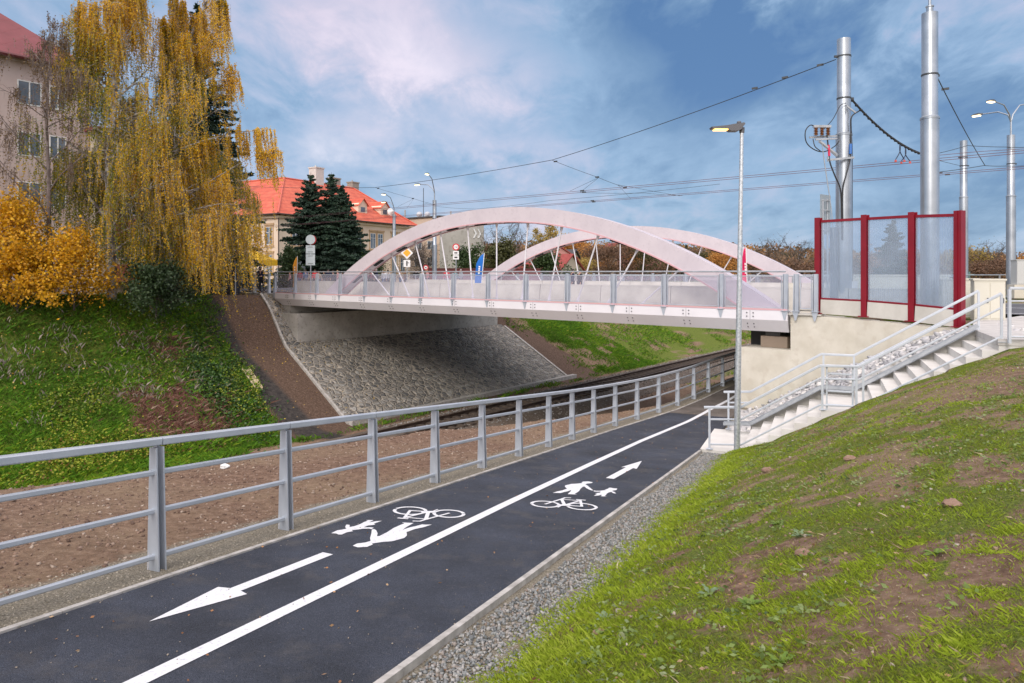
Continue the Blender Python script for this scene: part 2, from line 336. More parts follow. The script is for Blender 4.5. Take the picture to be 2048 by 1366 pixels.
drk = gramp(gn(6), [(.35, (.028, .026, .026)), (.65, (.075, .066, .060))])
grt = gramp(gn(60, 4), [(.3, (.11, .095, .07)), (.5, (.24, .215, .165)), (.7, (.42, .38, .31))])
def edge(nm, k=1.3):
    ad = N.new('ShaderNodeMath'); ad.operation = 'MULTIPLY_ADD'; K.new(gn(16, 9, .75), ad.inputs[0]); ad.inputs[1].default_value = 1.5; ad.inputs[2].default_value = -.75
    a2 = N.new('ShaderNodeMath'); a2.operation = 'ADD'; K.new(gatt(nm), a2.inputs[0]); K.new(ad.outputs[0], a2.inputs[1])
    a3 = N.new('ShaderNodeMapRange'); K.new(a2.outputs[0], a3.inputs[0]); a3.inputs[1].default_value = .32; a3.inputs[2].default_value = .68; return a3.outputs[0]
c = gmix(edge('bare'), soil, gramp(gn(11), [(.3, (.055, .036, .026)), (.5, (.115, .075, .054)), (.72, (.20, .14, .105))])); c = gmix(edge('grass'), c, grass); c = gmix(edge('red'), c, red); c = gmix(edge('dark'), c, drk); c = gmix(gatt('grit'), c, grt)
K.new(c, B.inputs['Base Color'])
bp = N.new('ShaderNodeBump'); bp.inputs['Strength'].default_value = .8; bp.inputs['Distance'].default_value = .06; K.new(gn(14, 9, .75), bp.inputs['Height']); K.new(bp.outputs[0], B.inputs['Normal'])
go = npmesh('ground', np.stack([GX.ravel(), GY.ravel(), GZ.ravel()], 1), GF, gm, kind='structure', smooth=True)
for nm, a in (('grass', g_), ('red', b_), ('dark', d_), ('grit', s_), ('bare', e_b)):
    q = go.data.attributes.new(nm, 'FLOAT', 'POINT'); q.data.foreach_set('value', a.astype(np.float32))

# ---- cycle path, its markings and edging
def asphalt_mat(name, lo_, hi_, patch):
    m = mat(name, lo_, .78, col2=hi_, scale=190, detail=2, lo=.38, hi=.66, spec=.4); T = m.node_tree; N = T.nodes; K = T.links; B = N['Principled BSDF']; src = B.inputs['Base Color'].links[0].from_socket; tcn = N.new('ShaderNodeTexCoord')
    def nz(sc, d=6): n = N.new('ShaderNodeTexNoise'); n.inputs['Scale'].default_value = sc; n.inputs['Detail'].default_value = d; n.inputs['Roughness'].default_value = .65; K.new(tcn.outputs['Object'], n.inputs[0]); return n.outputs[0]
    def rng_(s, a, b_, o0=0, o1=1): r = N.new('ShaderNodeMapRange'); K.new(s, r.inputs[0]); r.inputs[1].default_value = a; r.inputs[2].default_value = b_; r.inputs[3].default_value = o0; r.inputs[4].default_value = o1; return r.outputs[0]
    def mixc(f, a, c): q = N.new('ShaderNodeMix'); q.data_type = 'RGBA'; K.new(f, q.inputs[0]); K.new(a, q.inputs[6]); q.inputs[7].default_value = (*c, 1); return q.outputs[2]
    mu = N.new('ShaderNodeMix'); mu.data_type = 'RGBA'; mu.blend_type = 'MULTIPLY'; mu.inputs[0].default_value = 1; K.new(src, mu.inputs[6]); cc = N.new('ShaderNodeCombineColor'); v = rng_(nz(1.1, 10), .3, .7, .62, 1.5)
    for i in range(3): K.new(v, cc.inputs[i])
    K.new(cc.outputs[0], mu.inputs[7]); c = mixc(rng_(nz(2.3, 10), .52, .70, 0, .45), mu.outputs[2], patch); c = mixc(rng_(nz(42, 4), .56, .70, 0, .35), c, (.12, .125, .14)); c = mixc(rng_(nz(.7, 12), .60, .66, 0, .28), c, (.012, .013, .018)); c = mixc(rng_(nz(75, 2), .70, .76, 0, .7), c, (.20, .19, .18)); K.new(c, B.inputs['Base Color'])
    bp = N.new('ShaderNodeBump'); bp.inputs['Strength'].default_value = 1; bp.inputs['Distance'].default_value = .012; K.new(nz(150, 3), bp.inputs['Height']); K.new(bp.outputs[0], B.inputs['Normal']); return m
asph = asphalt_mat('asphalt_path', (.007, .010, .017), (.072, .083, .112), (.115, .105, .095))
asph_old = mat('asphalt', (.018, .020, .028), .72, col2=(.036, .040, .054), scale=1.2, bump=.8, bscale=150, c3=(.115, .12, .135), s3=110, spec=.55)
ts = np.concatenate([np.arange(-6, 30, .4), np.arange(30, 70, 1.0)])
mb = MB()
for a, b in zip(ts[:-1], ts[1:]):
    mb.quad(TN(a, nl(a), zp(a)), TN(a, nr(a), zp(a)), TN(b, nr(b), zp(b)), TN(b, nl(b), zp(b)))
path = mb.build('cycle_path', asph, kind='structure')
white = mat('road_paint', (.50, .51, .54), .7, col2=(.72, .73, .75), scale=38, lo=.30, hi=.48, bump=.3, bscale=150, detail=8)
mb = MB()
CT = [-6, 2, 5, 9, 13, 17.3, 19.5, 21.2, 24, 28, 31]; CN = [-3.9, -3.9, -3.96, -4.06, -4.12, -4.15, -4.0, -3.8, -3.5, -2.9, -2.25]
tl = np.arange(-6, 31, .4)
for a, b in zip(tl[:-1], tl[1:]):
    ca, cb = np.interp(a, CT, CN), np.interp(b, CT, CN); mb.quad(TN(a, ca-.065, zp(a)+.005), TN(a, ca+.065, zp(a)+.005), TN(b, cb+.065, zp(b)+.005), TN(b, cb-.065, zp(b)+.005))
mb.build('centre_line', white, path)
dusty = mat('dusty_asphalt', (.075, .062, .052), .95, col2=(.15, .13, .115), scale=1.1, bump=.3, bscale=90)
m0 = MB()
for a, b in zip(ts[:-1], ts[1:]):
    if a >= 22.5: m0.quad(TN(a, nl(a), zp(a)+.003), TN(a, nr(a), zp(a)+.003), TN(b, nr(b), zp(b)+.003), TN(b, nl(b), zp(b)+.003))
m0.build('old_surface', dusty, path)
def mark(name, polys, fl=None, strokes=()):
    m = MB()
    tr = (lambda p: p) if fl is None else (lambda p: (fl[0]-p[0], fl[1]-p[1]))
    h = .005
    for P in polys:
        bm = bmesh.new(); vs = [bm.verts.new(TN(*tr(p), zp(tr(p)[0])+h)) for p in P]; f = bm.faces.new(vs); r = bmesh.ops.triangulate(bm, faces=[f])
        bm.verts.index_update(); m.add([v.co for v in bm.verts], [tuple(v.index for v in q.verts) for q in bm.faces]); bm.free()
    for S, wd in strokes:
        for (a, b) in zip(S[:-1], S[1:]):
            a = np.array(tr(a)); b = np.array(tr(b)); d = b-a; d = d/(np.linalg.norm(d)+1e-9); q = np.array((-d[1], d[0]))*wd/2; a = a-d*wd*.3; b = b+d*wd*.3; h += .00006
            m.quad(*[TN(*c, zp(c[0])+h) for c in (a-q, a+q, b+q, b-q)])
    o = m.build(name, white, path); return o
ADULT = [(9.95,-3.77),(10.11,-3.75),(10.23,-3.71),(10.4,-3.7),(10.52,-3.78),(10.62,-3.81),(10.8,-3.77),(10.88,-3.7),(10.99,-3.64),(11.02,-3.67),(11.12,-3.67),(11.19,-3.6),(11.17,-3.52),(11.08,-3.51),(11.0,-3.56),(10.92,-3.57),(10.83,-3.5),(10.65,-3.39),(10.53,-3.31),(10.5,-3.32),(10.53,-3.37),(10.63,-3.46),(10.73,-3.52),(10.71,-3.54),(10.53,-3.52),(10.34,-3.48),(10.19,-3.47),(10.09,-3.47),(10.07,-3.42),(10.01,-3.55),(10.22,-3.58),(10.35,-3.61),(10.21,-3.62),(10.11,-3.65),(10.01,-3.67),(10.0,-3.70)]
CHILD = [(10.14,-3.18),(10.23,-3.18),(10.31,-3.18),(10.33,-3.22),(10.37,-3.2),(10.41,-3.17),(10.51,-3.18),(10.46,-3.24),(10.45,-3.28),(10.52,-3.3),(10.52,-3.26),(10.56,-3.21),(10.62,-3.18),(10.68,-3.14),(10.71,-3.18),(10.78,-3.15),(10.89,-3.16),(10.91,-3.13),(10.89,-3.09),(10.91,-3.03),(10.78,-3.01),(10.72,-3.04),(10.66,-3.05),(10.62,-3.0),(10.52,-2.94),(10.51,-2.98),(10.59,-3.04),(10.52,-3.06),(10.41,-3.06),(10.31,-3.04),(10.23,-3.04),(10.22,-3.0),(10.17,-3.08),(10.24,-3.09),(10.29,-3.1),(10.2,-3.13)]
ARROW = [(11.69,-3.45),(13.03,-3.45),(12.97,-3.53),(14.0,-3.38),(12.97,-3.23),(13.03,-3.31),(11.69,-3.31)]
def ring(c, r, a0, a1): return [(c[0]+r*math.sin(R(a)), c[1]+r*math.cos(R(a))) for a in np.linspace(a0, a1, 22)]
BIKE = [(ring((9.17, -3.585), .19, 20, 205), .045), (ring((9.17, -3.585), .19, 220, 365), .045), (ring((9.33, -3.10), .20, 15, 200), .045), (ring((9.33, -3.10), .20, 215, 360), .045),
        ([(9.16, -3.58), (9.62, -3.5), (9.72, -3.49), (9.76, -3.42)], .035), ([(9.60, -3.5), (9.26, -3.33)], .05), ([(9.60, -3.47), (9.66, -3.25)], .03), ([(9.26, -3.33), (9.68, -3.24)], .035),
        ([(9.71, -3.30), (9.74, -3.19)], .04), ([(9.68, -3.24), (9.33, -3.10), (9.25, -3.33)], .04), ([(9.22, -3.38), (9.30, -3.28)], .09), ([(9.07, -3.36), (9.20, -3.36)], .02)]
mark('pedestrian_symbol', [ADULT, CHILD]); mark('bicycle_symbol', [], None, BIKE); mark('direction_arrow', [ARROW])
mark('pedestrian_symbol', [ADULT, CHILD], (17.27, -8.1)); mark('bicycle_symbol', [], (17.08, -8.01), BIKE)
mark('direction_arrow', [[(3.7, -4.65), (4.49, -4.79), (4.52, -4.68), (5.75, -4.69), (5.75, -4.56), (4.52, -4.56), (4.49, -4.46)]])
kerbm = mat('kerb_concrete', (.30, .285, .26), .9, col2=(.50, .48, .45), scale=6, bump=.3, bscale=80)
for side, nm in ((-1, 'kerb'), (1, 'kerb')):
    mb = MB(); tt = np.arange(-6, 29 if side < 0 else 16.6, .5)
    for a, b in zip(tt[:-1], tt[1:]):
        for q in range(1):
            e0 = (lambda s: nl(s)-.07) if side < 0 else (lambda s: nr(s))
            mb.prism([TN(a+.004, e0(a), zp(a)-.12), TN(a+.004, e0(a)+.055, zp(a)-.12), TN(a+.004, e0(a)+.055, zp(a)+.012), TN(a+.004, e0(a), zp(a)+.012)], TN(b, e0(b), zp(b))-TN(a+.004, e0(a), zp(a)))
    mb.build(nm, kerbm, kind='structure')
# gravel: grey chippings by the right edge, fine grit by the left
def stones(name, P, size, m, sq=.6):
    n = len(P); base = np.array([(1, 0, 0), (-1, 0, 0), (0, 1, 0), (0, -1, 0), (0, 0, 1), (0, 0, -1), (.7, .7, .5), (-.7, -.6, .5)])[:6]
    base = np.array([(-1, -1, -1), (1, -1, -1), (1, 1, -1), (-1, 1, -1), (-.6, -.6, 1), (.6, -.6, 1), (.6, .6, 1), (-.6, .6, 1)])*.6
    fc = np.array([(0, 3, 2, 1), (4, 5, 6, 7), (0, 1, 5, 4), (1, 2, 6, 5), (2, 3, 7, 6), (3, 0, 4, 7)])
    V = base[None]+rng.uniform(-.35, .35, (n, 8, 3)); s = (size if np.ndim(size) else np.full(n, size))[:, None, None]*rng.uniform(.5, 1.3, (n, 1, 1))*np.stack([np.ones(n), rng.uniform(.6, 1, n), rng.uniform(.35, sq+.2, n)], 1)[:, None]
    V = V*s; a = rng.uniform(0, 6.28, n); b = rng.normal(0, .4, n); ca, sa, cb, sb = np.cos(a), np.sin(a), np.cos(b), np.sin(b)
    y = V[..., 1]*cb[:, None]-V[..., 2]*sb[:, None]; z = V[..., 1]*sb[:, None]+V[..., 2]*cb[:, None]; x = V[..., 0]
    V = np.stack([x*ca[:, None]-y*sa[:, None], x*sa[:, None]+y*ca[:, None], z], 2)+P[:, None]
    return npmesh(name, V.reshape(-1, 3), (fc[None]+np.arange(n)[:, None, None]*8).reshape(-1, 4), m, v=np.repeat(rng.random(n), 8), kind='stuff')
n = 15000; t = 1.5+15*rng.random(n)**1.25; q = rng.uniform(.07, .80, n)+.10*(vnoise(t*1.5, t*0)-.5)+.05
x = .408*t+.913*(nr(t)+q); y = .913*t-.408*(nr(t)+q)
keep = rng.random(n) < np.clip((.85-q)*5, .0, 1); x, y = x[keep], y[keep]
stones('gravel', np.stack([x, y, ground_z(x, y)+.008], 1), .021, mat('grey_chippings', (1, 1, 1), .9, attr=[(.09, .10, .10), (.19, .20, .20), (.25, .26, .25), (.36, .35, .33), (.20, .16, .13)]))
n = 9000; t = 1.5+26*rng.random(n)**1.3; q = rng.uniform(.07, 1.0, n); x = .408*t+.913*(nl(t)-q); y = .913*t-.408*(nl(t)-q)
stones('grit', np.stack([x, y, ground_z(x, y)], 1), .014, mat('beige_grit', (1, 1, 1), .95, attr=[(.16, .14, .10), (.28, .25, .19), (.40, .36, .29), (.22, .20, .16)]))
n = 12000; t = 1+23*rng.random(n)**1.3; q = rng.uniform(.9, 6.5, n); x = .408*t+.913*(nl(t)-q); y = .913*t-.408*(nl(t)-q)
stones('soil_clods', np.stack([x, y, ground_z(x, y)+.003], 1), rng.uniform(.008, .035, n), mat('reddish_clod', (1, 1, 1), .95, attr=[(.10, .062, .044), (.17, .108, .078), (.25, .17, .125), (.38, .31, .25)]))
n = 9000; t = .8+15.5*rng.random(n)**1.5; q = rng.uniform(.7, 7.5, n); x = .408*t+.913*(nr(t)+q); y = .913*t-.408*(nr(t)+q)
stones('pebbles', np.stack([x, y, ground_z(x, y)+.002], 1), rng.uniform(.0, 1, n)**3*.022+.006, mat('bank_pebble', (1, 1, 1), .95, attr=[(.10, .06, .04), (.16, .10, .065), (.22, .15, .10), (.28, .2, .14), (.42, .38, .33)]))

n = 900; t = 1.5+22*rng.random(n)**1.4; s_ = rng.random(n); s_ = np.where(rng.random(n) < .55, s_**3*.5, s_); s_ = np.where(rng.random(n) < .5, 1-s_, s_); q = nl(t)+(nr(t)-nl(t))*s_; x, y = tn_(t, q) if False else (.408*t+.913*q, .913*t-.408*q)
stones('path_grit', np.stack([x, y, zp(t)+.006], 1), rng.uniform(.004, .010, n), mat('path_crumb', (1, 1, 1), .9, attr=[(.10, .085, .07), (.25, .21, .17), (.38, .33, .27)]))
n = 170; t = 1.8+22*rng.random(n)**1.3; q = nl(t)+(nr(t)-nl(t))*rng.random(n); x, y = .408*t+.913*q, .913*t-.408*q; V, Fq = leafquads(np.stack([x, y, zp(t)+.012], 1), .030, .6, flat=.93)
npmesh('path_leaves', V, Fq, mat('path_leaf', (1, 1, 1), .8, attr=[(.16, .07, .03), (.34, .17, .07), (.42, .30, .18)]), v=np.repeat(rng.random(n), 4), kind='stuff')
# ---- railway
bal = mat('ballast', (.07, .052, .038), .95, col2=(.15, .115, .085), scale=.25, bump=1.0, bscale=9, c3=(.20, .19, .175), s3=14, detail=9)
mb = MB(); RC = -23.35
rr = np.arange(-10, 150, 2.0)
for a, b in zip(rr[:-1], rr[1:]):
    pr = [(-2.9, ZR+.01), (-1.7, ZR+.32), (1.7, ZR+.32), (2.9, ZR+.01)]
    for (d1, z1), (d2, z2) in zip(pr[:-1], pr[1:]): mb.quad(MR(RC+d1, a, z1), MR(RC+d2, a, z2), MR(RC+d2, b, z2), MR(RC+d1, b, z1))
mb.build('ballast_bed', bal, kind='structure')
n = 9000; r_ = rng.uniform(22, 75, n); d = rng.uniform(-3.2, 3.4, n)
P = np.array([MR(RC+a, b) for a, b in zip(d, r_)]); P[:, 2] = np.interp(abs(d), [1.7, 2.9, 3.4], [ZR+.33, ZR+.02, ZR+.01])
stones('ballast_stones', P, .055, mat('ballast_stone', (1, 1, 1), .9, attr=[(.075, .055, .04), (.15, .13, .11), (.24, .23, .21), (.33, .32, .31)]))
trk = thing('railway_track', 'single railway track on dark timber sleepers running under the bridge', 'railway track', MR(RC, 30, ZR+.32))
railm = mat('rail_steel', (.055, .035, .026), .6, .5, col2=(.11, .08, .065), scale=2)
slm = mat('sleeper', (.045, .032, .024), .9, col2=(.10, .075, .055), scale=5, bump=.4)
for s in (-.7175, .7175):
    m2 = MB(); a, b = MR(RC+s, 0, ZR+.45), MR(RC+s, 115, ZR+.45)
    m2.bar(a-Vector((0, 0, .055)), b-Vector((0, 0, .055)), .15, .03); m2.bar(a, b, .02, .12); m2.bar(a+Vector((0, 0, .07)), b+Vector((0, 0, .07)), .072, .04)
    m2.build('rail', railm, trk)
m2 = MB(); m2.box((0, 0, 0), (2.5, .26, .16), (.7848, -.6198, 0)); sl0 = m2.build('sleeper', slm, trk, local=True)
for i in range(92):
    o = sl0 if i == 0 else sl0.copy()
    if i: COL.objects.link(o); o.parent = trk
    o.location = MR(RC, 22+.62*i, ZR+.33)-trk.location
# ---- stone-paved slope below the left abutment
sp = bpy.data.materials.new('stone_paving'); sp.use_nodes = True; T = sp.node_tree; N = T.nodes; K = T.links; B = N['Principled BSDF']; B.inputs['Roughness'].default_value = .85
tcn = N.new('ShaderNodeTexCoord')
wp = N.new('ShaderNodeTexNoise'); wp.inputs['Scale'].default_value = 2.5; K.new(tcn.outputs['Object'], wp.inputs[0]); wa = N.new('ShaderNodeVectorMath'); wa.operation = 'MULTIPLY_ADD'; K.new(wp.outputs['Color'], wa.inputs[0]); wa.inputs[1].default_value = (.18,)*3; K.new(tcn.outputs['Object'], wa.inputs[2])
vo = N.new('ShaderNodeTexVoronoi'); vo.feature = 'DISTANCE_TO_EDGE'; vo.inputs['Scale'].default_value = 3.1; K.new(wa.outputs[0], vo.inputs['Vector'])
vc = N.new('ShaderNodeTexVoronoi'); vc.inputs['Scale'].default_value = 3.1; K.new(wa.outputs[0], vc.inputs['Vector'])
cs = N.new('ShaderNodeValToRGB'); K.new(vc.outputs['Color'], cs.inputs[0]); e = cs.color_ramp.elements; e[0].color = (.12, .125, .125, 1); e[1].color = (.38, .37, .34, 1); e[0].position = .1; e[1].position = .9; q = e.new(.5); q.color = (.215, .205, .185, 1)
n9 = N.new('ShaderNodeTexNoise'); n9.inputs['Scale'].default_value = 18; n9.inputs['Detail'].default_value = 6; K.new(tcn.outputs['Object'], n9.inputs[0])
mm = N.new('ShaderNodeMix'); mm.data_type = 'RGBA'; mm.blend_type = 'OVERLAY'; mm.inputs[0].default_value = .7; K.new(cs.outputs[0], mm.inputs[6]); K.new(n9.outputs[0], mm.inputs[7])
jr = N.new('ShaderNodeMapRange'); jr.inputs[1].default_value = .04; jr.inputs[2].default_value = .12; K.new(vo.outputs[0], jr.inputs[0])
mj = N.new('ShaderNodeMix'); mj.data_type = 'RGBA'; K.new(jr.outputs[0], mj.inputs[0]); mj.inputs[6].default_value = (.48, .43, .355, 1); K.new(mm.outputs[2], mj.inputs[7]); K.new(mj.outputs[2], B.inputs['Base Color'])
hr = N.new('ShaderNodeMapRange'); hr.inputs[1].default_value = .0; hr.inputs[2].default_value = .16; K.new(vo.outputs[0], hr.inputs[0]); hadd = N.new('ShaderNodeMath'); hadd.operation = 'MULTIPLY_ADD'; K.new(n9.outputs[0], hadd.inputs[0]); hadd.inputs[1].default_value = .5; K.new(hr.outputs[0], hadd.inputs[2])
bp = N.new('ShaderNodeBump'); bp.inputs['Distance'].default_value = .12; bp.inputs['Strength'].default_value = 1; K.new(hadd.outputs[0], bp.inputs['Height']); K.new(bp.outputs[0], B.inputs['Normal'])
MATS['stone_paving'] = sp
conc = mat('pale_concrete', (.47, .45, .40), .85, col2=(.60, .575, .52), scale=1.3, bump=.15, bscale=60)
creamc = mat('cream_concrete', (.56, .52, .43), .85, col2=(.66, .62, .53), scale=1.6, detail=9, bump=.15, bscale=50, c3=(.55, .50, .41), s3=3.5)
gconc = mat('grey_concrete', (.33, .32, .29), .9, col2=(.46, .445, .41), scale=1.1, bump=.2, bscale=50, c3=(.26, .25, .22), s3=6)
def bankz(m): return float(np.interp(m, [-38.7, -37.6, -35.3, -28], [-1.4, -2.0, -4.25, ZR]))
rn_ = lambda m: np.interp(m, [-38.7, -28], [24.2, 22.4]); rf_ = lambda m: np.interp(m, [-35.3, -28], [43.3, 41.8])
mb = MB(); mss = list(np.linspace(-28, -35.3, 14))
for a, b in zip(mss[:-1], mss[1:]):
    ra = np.linspace(rn_(a), rf_(a), 30); rb = np.linspace(rn_(b), rf_(b), 30)
    for i in range(29): mb.quad(MR(a, ra[i], bankz(a)+.12), MR(a, ra[i+1], bankz(a)+.12), MR(b, rb[i+1], bankz(b)+.12), MR(b, rb[i], bankz(b)+.12))
mss = list(np.linspace(-35.3, -38.7, 8))
for a, b in zip(mss[:-1], mss[1:]): mb.quad(MR(a, rn_(a), bankz(a)+.12), MR(a, 25.6, bankz(a)+.12), MR(b, 25.6, bankz(b)+.12), MR(b, rn_(b), bankz(b)+.12))
mb.build('stone_slope', sp, kind='structure')
mb = MB(); mss = list(np.linspace(-28, -38.7, 16))
for a, b in zip(mss[:-1], mss[1:]): mb.bar(MR(a, rn_(a)-.08, bankz(a)+.03), MR(b, rn_(b)-.08, bankz(b)+.03), .13, .22)
mb.bar(MR(-27.85, rn_(-28)-.1, ZR+.1), MR(-27.85, 42.6, ZR+.1), .35, .28)
mss = list(np.linspace(-28, -35.0, 8))
for a, b in zip(mss[:-1], mss[1:]): mb.bar(MR(a, rf_(a)+.08, bankz(a)+.07), MR(b, rf_(b)+.08, bankz(b)+.07), .18, .22)
mb.build('slope_kerb', kerbm, kind='structure')
# ---- streets on both sides and road on top
road = mat('road_asphalt', (.060, .062, .068), .85, col2=(.10, .10, .11), scale=1.5, bump=.2, bscale=120)
pave = mat('light_paving', (.42, .40, .38), .85, col2=(.55, .53, .50), scale=3, bump=.2, bscale=40)
def strip(name, P, Q, m, lift):
    mb = MB()
    for i in range(len(P)-1):
        k = 12
        for a in range(k):
            q = [P[i].lerp(P[i+1], a/k), P[i].lerp(P[i+1], (a+1)/k), Q[i].lerp(Q[i+1], (a+1)/k), Q[i].lerp(Q[i+1], a/k)]
            mb.quad(*[Vector((v.x, v.y, float(ground_z(v.x, v.y))+lift)) for v in q])
    return mb.build(name, m, kind='structure')
E1, E2 = BD(-1.5, 3.2), BD(-1.5, 12.8); dR = Vector((.80, -.60, 0))
rd = MB(); zc = -1.30
def rq(a, b, c_, d, z, m): rd.quad(*[Vector((v.x, v.y, z)) for v in (a, b, c_, d)])
for k0, k1 in ((0, 1),):
    rd.quad(*[Vector((v.x, v.y, zc)) for v in (BD(1, 3.2), BD(1, 12.8), BD(-40, 12.8), BD(-40, 3.2))])
    rd.quad(*[Vector((v.x, v.y, zc)) for v in (BD(31, 3.2), BD(31, 12.8), BD(44, 12.8), BD(44, 3.2))])
rd.build('road', road, kind='structure')
rd = MB(); rd.quad(*[Vector((v.x, v.y, -1.84)) for v in (BD(46, 0), BD(46, 14), BD(140, 14), BD(140, 0))]); rd.build('street', road, kind='structure')
rd = MB()
for k in (3.7, 8.0, 12.3): rd.quad(*[Vector((v.x, v.y, zc+.006)) for v in (BD(1, k), BD(1, k+.14), BD(-40, k+.14), BD(-40, k))])
rd.build('road_lines', white, kind='structure')
rd = MB(); rd.prism([Vector((v.x, v.y, -1.45)) for v in (TN(16.7, 3.15), TN(19.1, 3.15), Vector((12.5, 19.0, 0)), Vector((14.2, 20.2, 0)), BD(-6.5, 2.9), BD(-26, 2.9), BD(-26, -4.0), TN(16.7, 12))], (0, 0, .13)); rd.build('pavement', pave, kind='structure')
# ================================================================== BRIDGE
steel = mat('bridge_paint', (.55, .495, .535), .45, col2=(.61, .55, .585), scale=1.1, detail=9, spec=.4, c3=(.53, .475, .51), s3=7)
steelw = mat('bridge_edge_paint', (.70, .68, .71), .45, col2=(.76, .74, .77), scale=.8)
pinkp = mat('pink_primer', (.62, .36, .38), .6)
galv = mat('galvanised', (.34, .37, .40), .45, .6, col2=(.46, .49, .52), scale=5, bump=.05, bscale=20)
gpaint = mat('grey_blue_paint', (.40, .44, .50), .45, .25, col2=(.47, .51, .56), scale=3)
dark = mat('dark_gap', (.015, .015, .017), .9)
br = thing('arch_bridge', 'pale pink steel tied arch road bridge spanning the railway cutting', 'bridge', BD(15, 8, -1.3))
mb = MB(); mb.prism([BD(-.1, .35, -1.32), BD(31.9, .35, -1.32), BD(31.9, 15.2, -1.32), BD(-.1, 15.2, -1.32)], (0, 0, -.42))
for k in np.arange(1.2, 15, 1.6):
    mb.bar(BD(.3, k, -1.8), BD(31.5, k, -1.8), .25, .30)
mb.build('deck', conc, br)
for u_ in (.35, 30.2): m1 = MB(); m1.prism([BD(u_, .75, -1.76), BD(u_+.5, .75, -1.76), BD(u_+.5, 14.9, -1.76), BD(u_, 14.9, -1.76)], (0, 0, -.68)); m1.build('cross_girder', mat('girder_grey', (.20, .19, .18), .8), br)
def edge_girder(k0, sgn):
    # outer vertical strip, then a face sloping in underneath
    m1 = MB(); a = lambda u, k, z: BD(u, k0+sgn*k, z)
    pr = [(0, -1.27), (0, -1.585), (.30, -1.99), (.62, -1.99), (.62, -1.27)]
    m1.prism([a(-.05, k, z) for k, z in pr], BD(30.75, 0)-BD(-.05, 0)); o = m1.build('edge_girder', steelw, br)
    m2 = MB(); m2.prism([a(-.05, k, z) for k, z in ((.06, -1.255), (-.012, -1.255), (-.012, -1.205), (.06, -1.205))], BD(30.7, 0)-BD(-.05, 0)); m2.build('kerb_strip', pinkp, br)
    bl = MB()
    for u in np.arange(1.2, 30, 2.35):
        for du in (-.11, .11):
            for kk, z in ((-.004, -1.36), (-.004, -1.48), (.11, -1.73), (.2, -1.85)): bl.box(a(u+du, kk-.01, z), (.035, .03, .035), (-.764, .645, 0))
        bl.box(a(u, -.003, -1.43), (.006, .012, .31), (-.764, .645, 0))
    bl.build('bolts', mat('bolt_dark', (.10, .10, .11), .6), br); return o
edge_girder(-.1, 1); edge_girder(15.95, -1)
UC, HW = 13.2, 13.15
def archz(u):       # top of the arch rib
    q = min(abs(u-UC)/HW, 1.2); return 2.93-4.28*q**2.12
def arch(k0, u0, wd=.72):
    """box-section rib with a slightly recessed soffit, between two feet on the deck"""
    us = np.linspace(u0+UC-HW+.0, u0+UC+HW, 72); m1 = MB(); sf = MB(); rows = []; srow = []
    for u in us:
        z = archz(u-u0); e = .02; s = (archz(u-u0+e)-archz(u-u0-e))/(2*e); nrm = np.array([-s, 1])/math.hypot(s, 1)
        d = .64+.12*((abs(u-u0-UC)/HW)**3)
        zl = max(z-d*nrm[1], -1.6); ul = u-d*nrm[0]
        rows.append([BD(u, k0, max(z, -1.6)), BD(u, k0+wd, max(z, -1.6)), BD(ul, k0+wd, zl), BD(ul, k0, zl)])
        srow.append([BD(ul+nrm[0]*.05, k0+.10, zl-.05), BD(ul+nrm[0]*.05, k0+wd-.10, zl-.05)])
    vs = [p for r_ in rows for p in r_]; n = len(rows)
    m1.add(vs, [(i*4+k, i*4+(k+1) % 4, (i+1)*4+(k+1) % 4, (i+1)*4+k) for i in range(n-1) for k in range(4)]+[(0, 1, 2, 3), tuple((n-1)*4+k for k in (3, 2, 1, 0))])
    o = m1.build('arch', steel, br, smooth=True)
    lip = MB()
    for i in range(3, n-4):
        a, b = rows[i], rows[i+1]
        for j, kk in ((3, .02), (2, -.02)): lip.bar(a[j]+Vector((0, 0, -.015)), b[j]+Vector((0, 0, -.015)), .05, .05)
    lip.build('soffit_lip', pinkp, o)
    slot = MB()
    for i in range(12):
        u = u0+UC-10.2+1.855*i; e = .33; zz = lambda q: archz(q-u0)-.66-.12*((abs(q-u0-UC)/HW)**3)-(.10 if abs(q-u0-UC) > 5 else .02)
        slot.bar(BD(u-e, k0+.28, zz(u-e)), BD(u+e, k0+.28, zz(u+e)), .16, .05)
    slot.build('soffit_slot', dark, o)
    for i in range(11):
        u = u0+UC-9.3+1.86*i; zt = archz(u-u0)-.62-.10*abs(u-u0-UC)/HW
        ub = u0+UC+(u-u0-UC)*.80; m2 = MB(); kk = k0+wd/2
        if zt < -.9: continue
        T_, B_ = BD(u, kk, zt+.05), BD(ub, kk, -1.3)
        m2.tube([T_, B_], .032, 8)
        d = (B_-T_).normalized(); e = min(.42, (B_-T_).length*.3); sd = Vector((-.764, .645, 0))*.10
        side = Vector((.645, .764, 0))*.012
        for q0, dd in ((T_, d), (B_, -d)):
            m2.prism([q0+sd-side, q0-sd-side, q0-sd*.25+dd*e-side, q0+sd*.25+dd*e-side], side*2)
        m2.build('hanger', steelw, br)
    return o
arch(.30, 0); arch(15.0, 0)
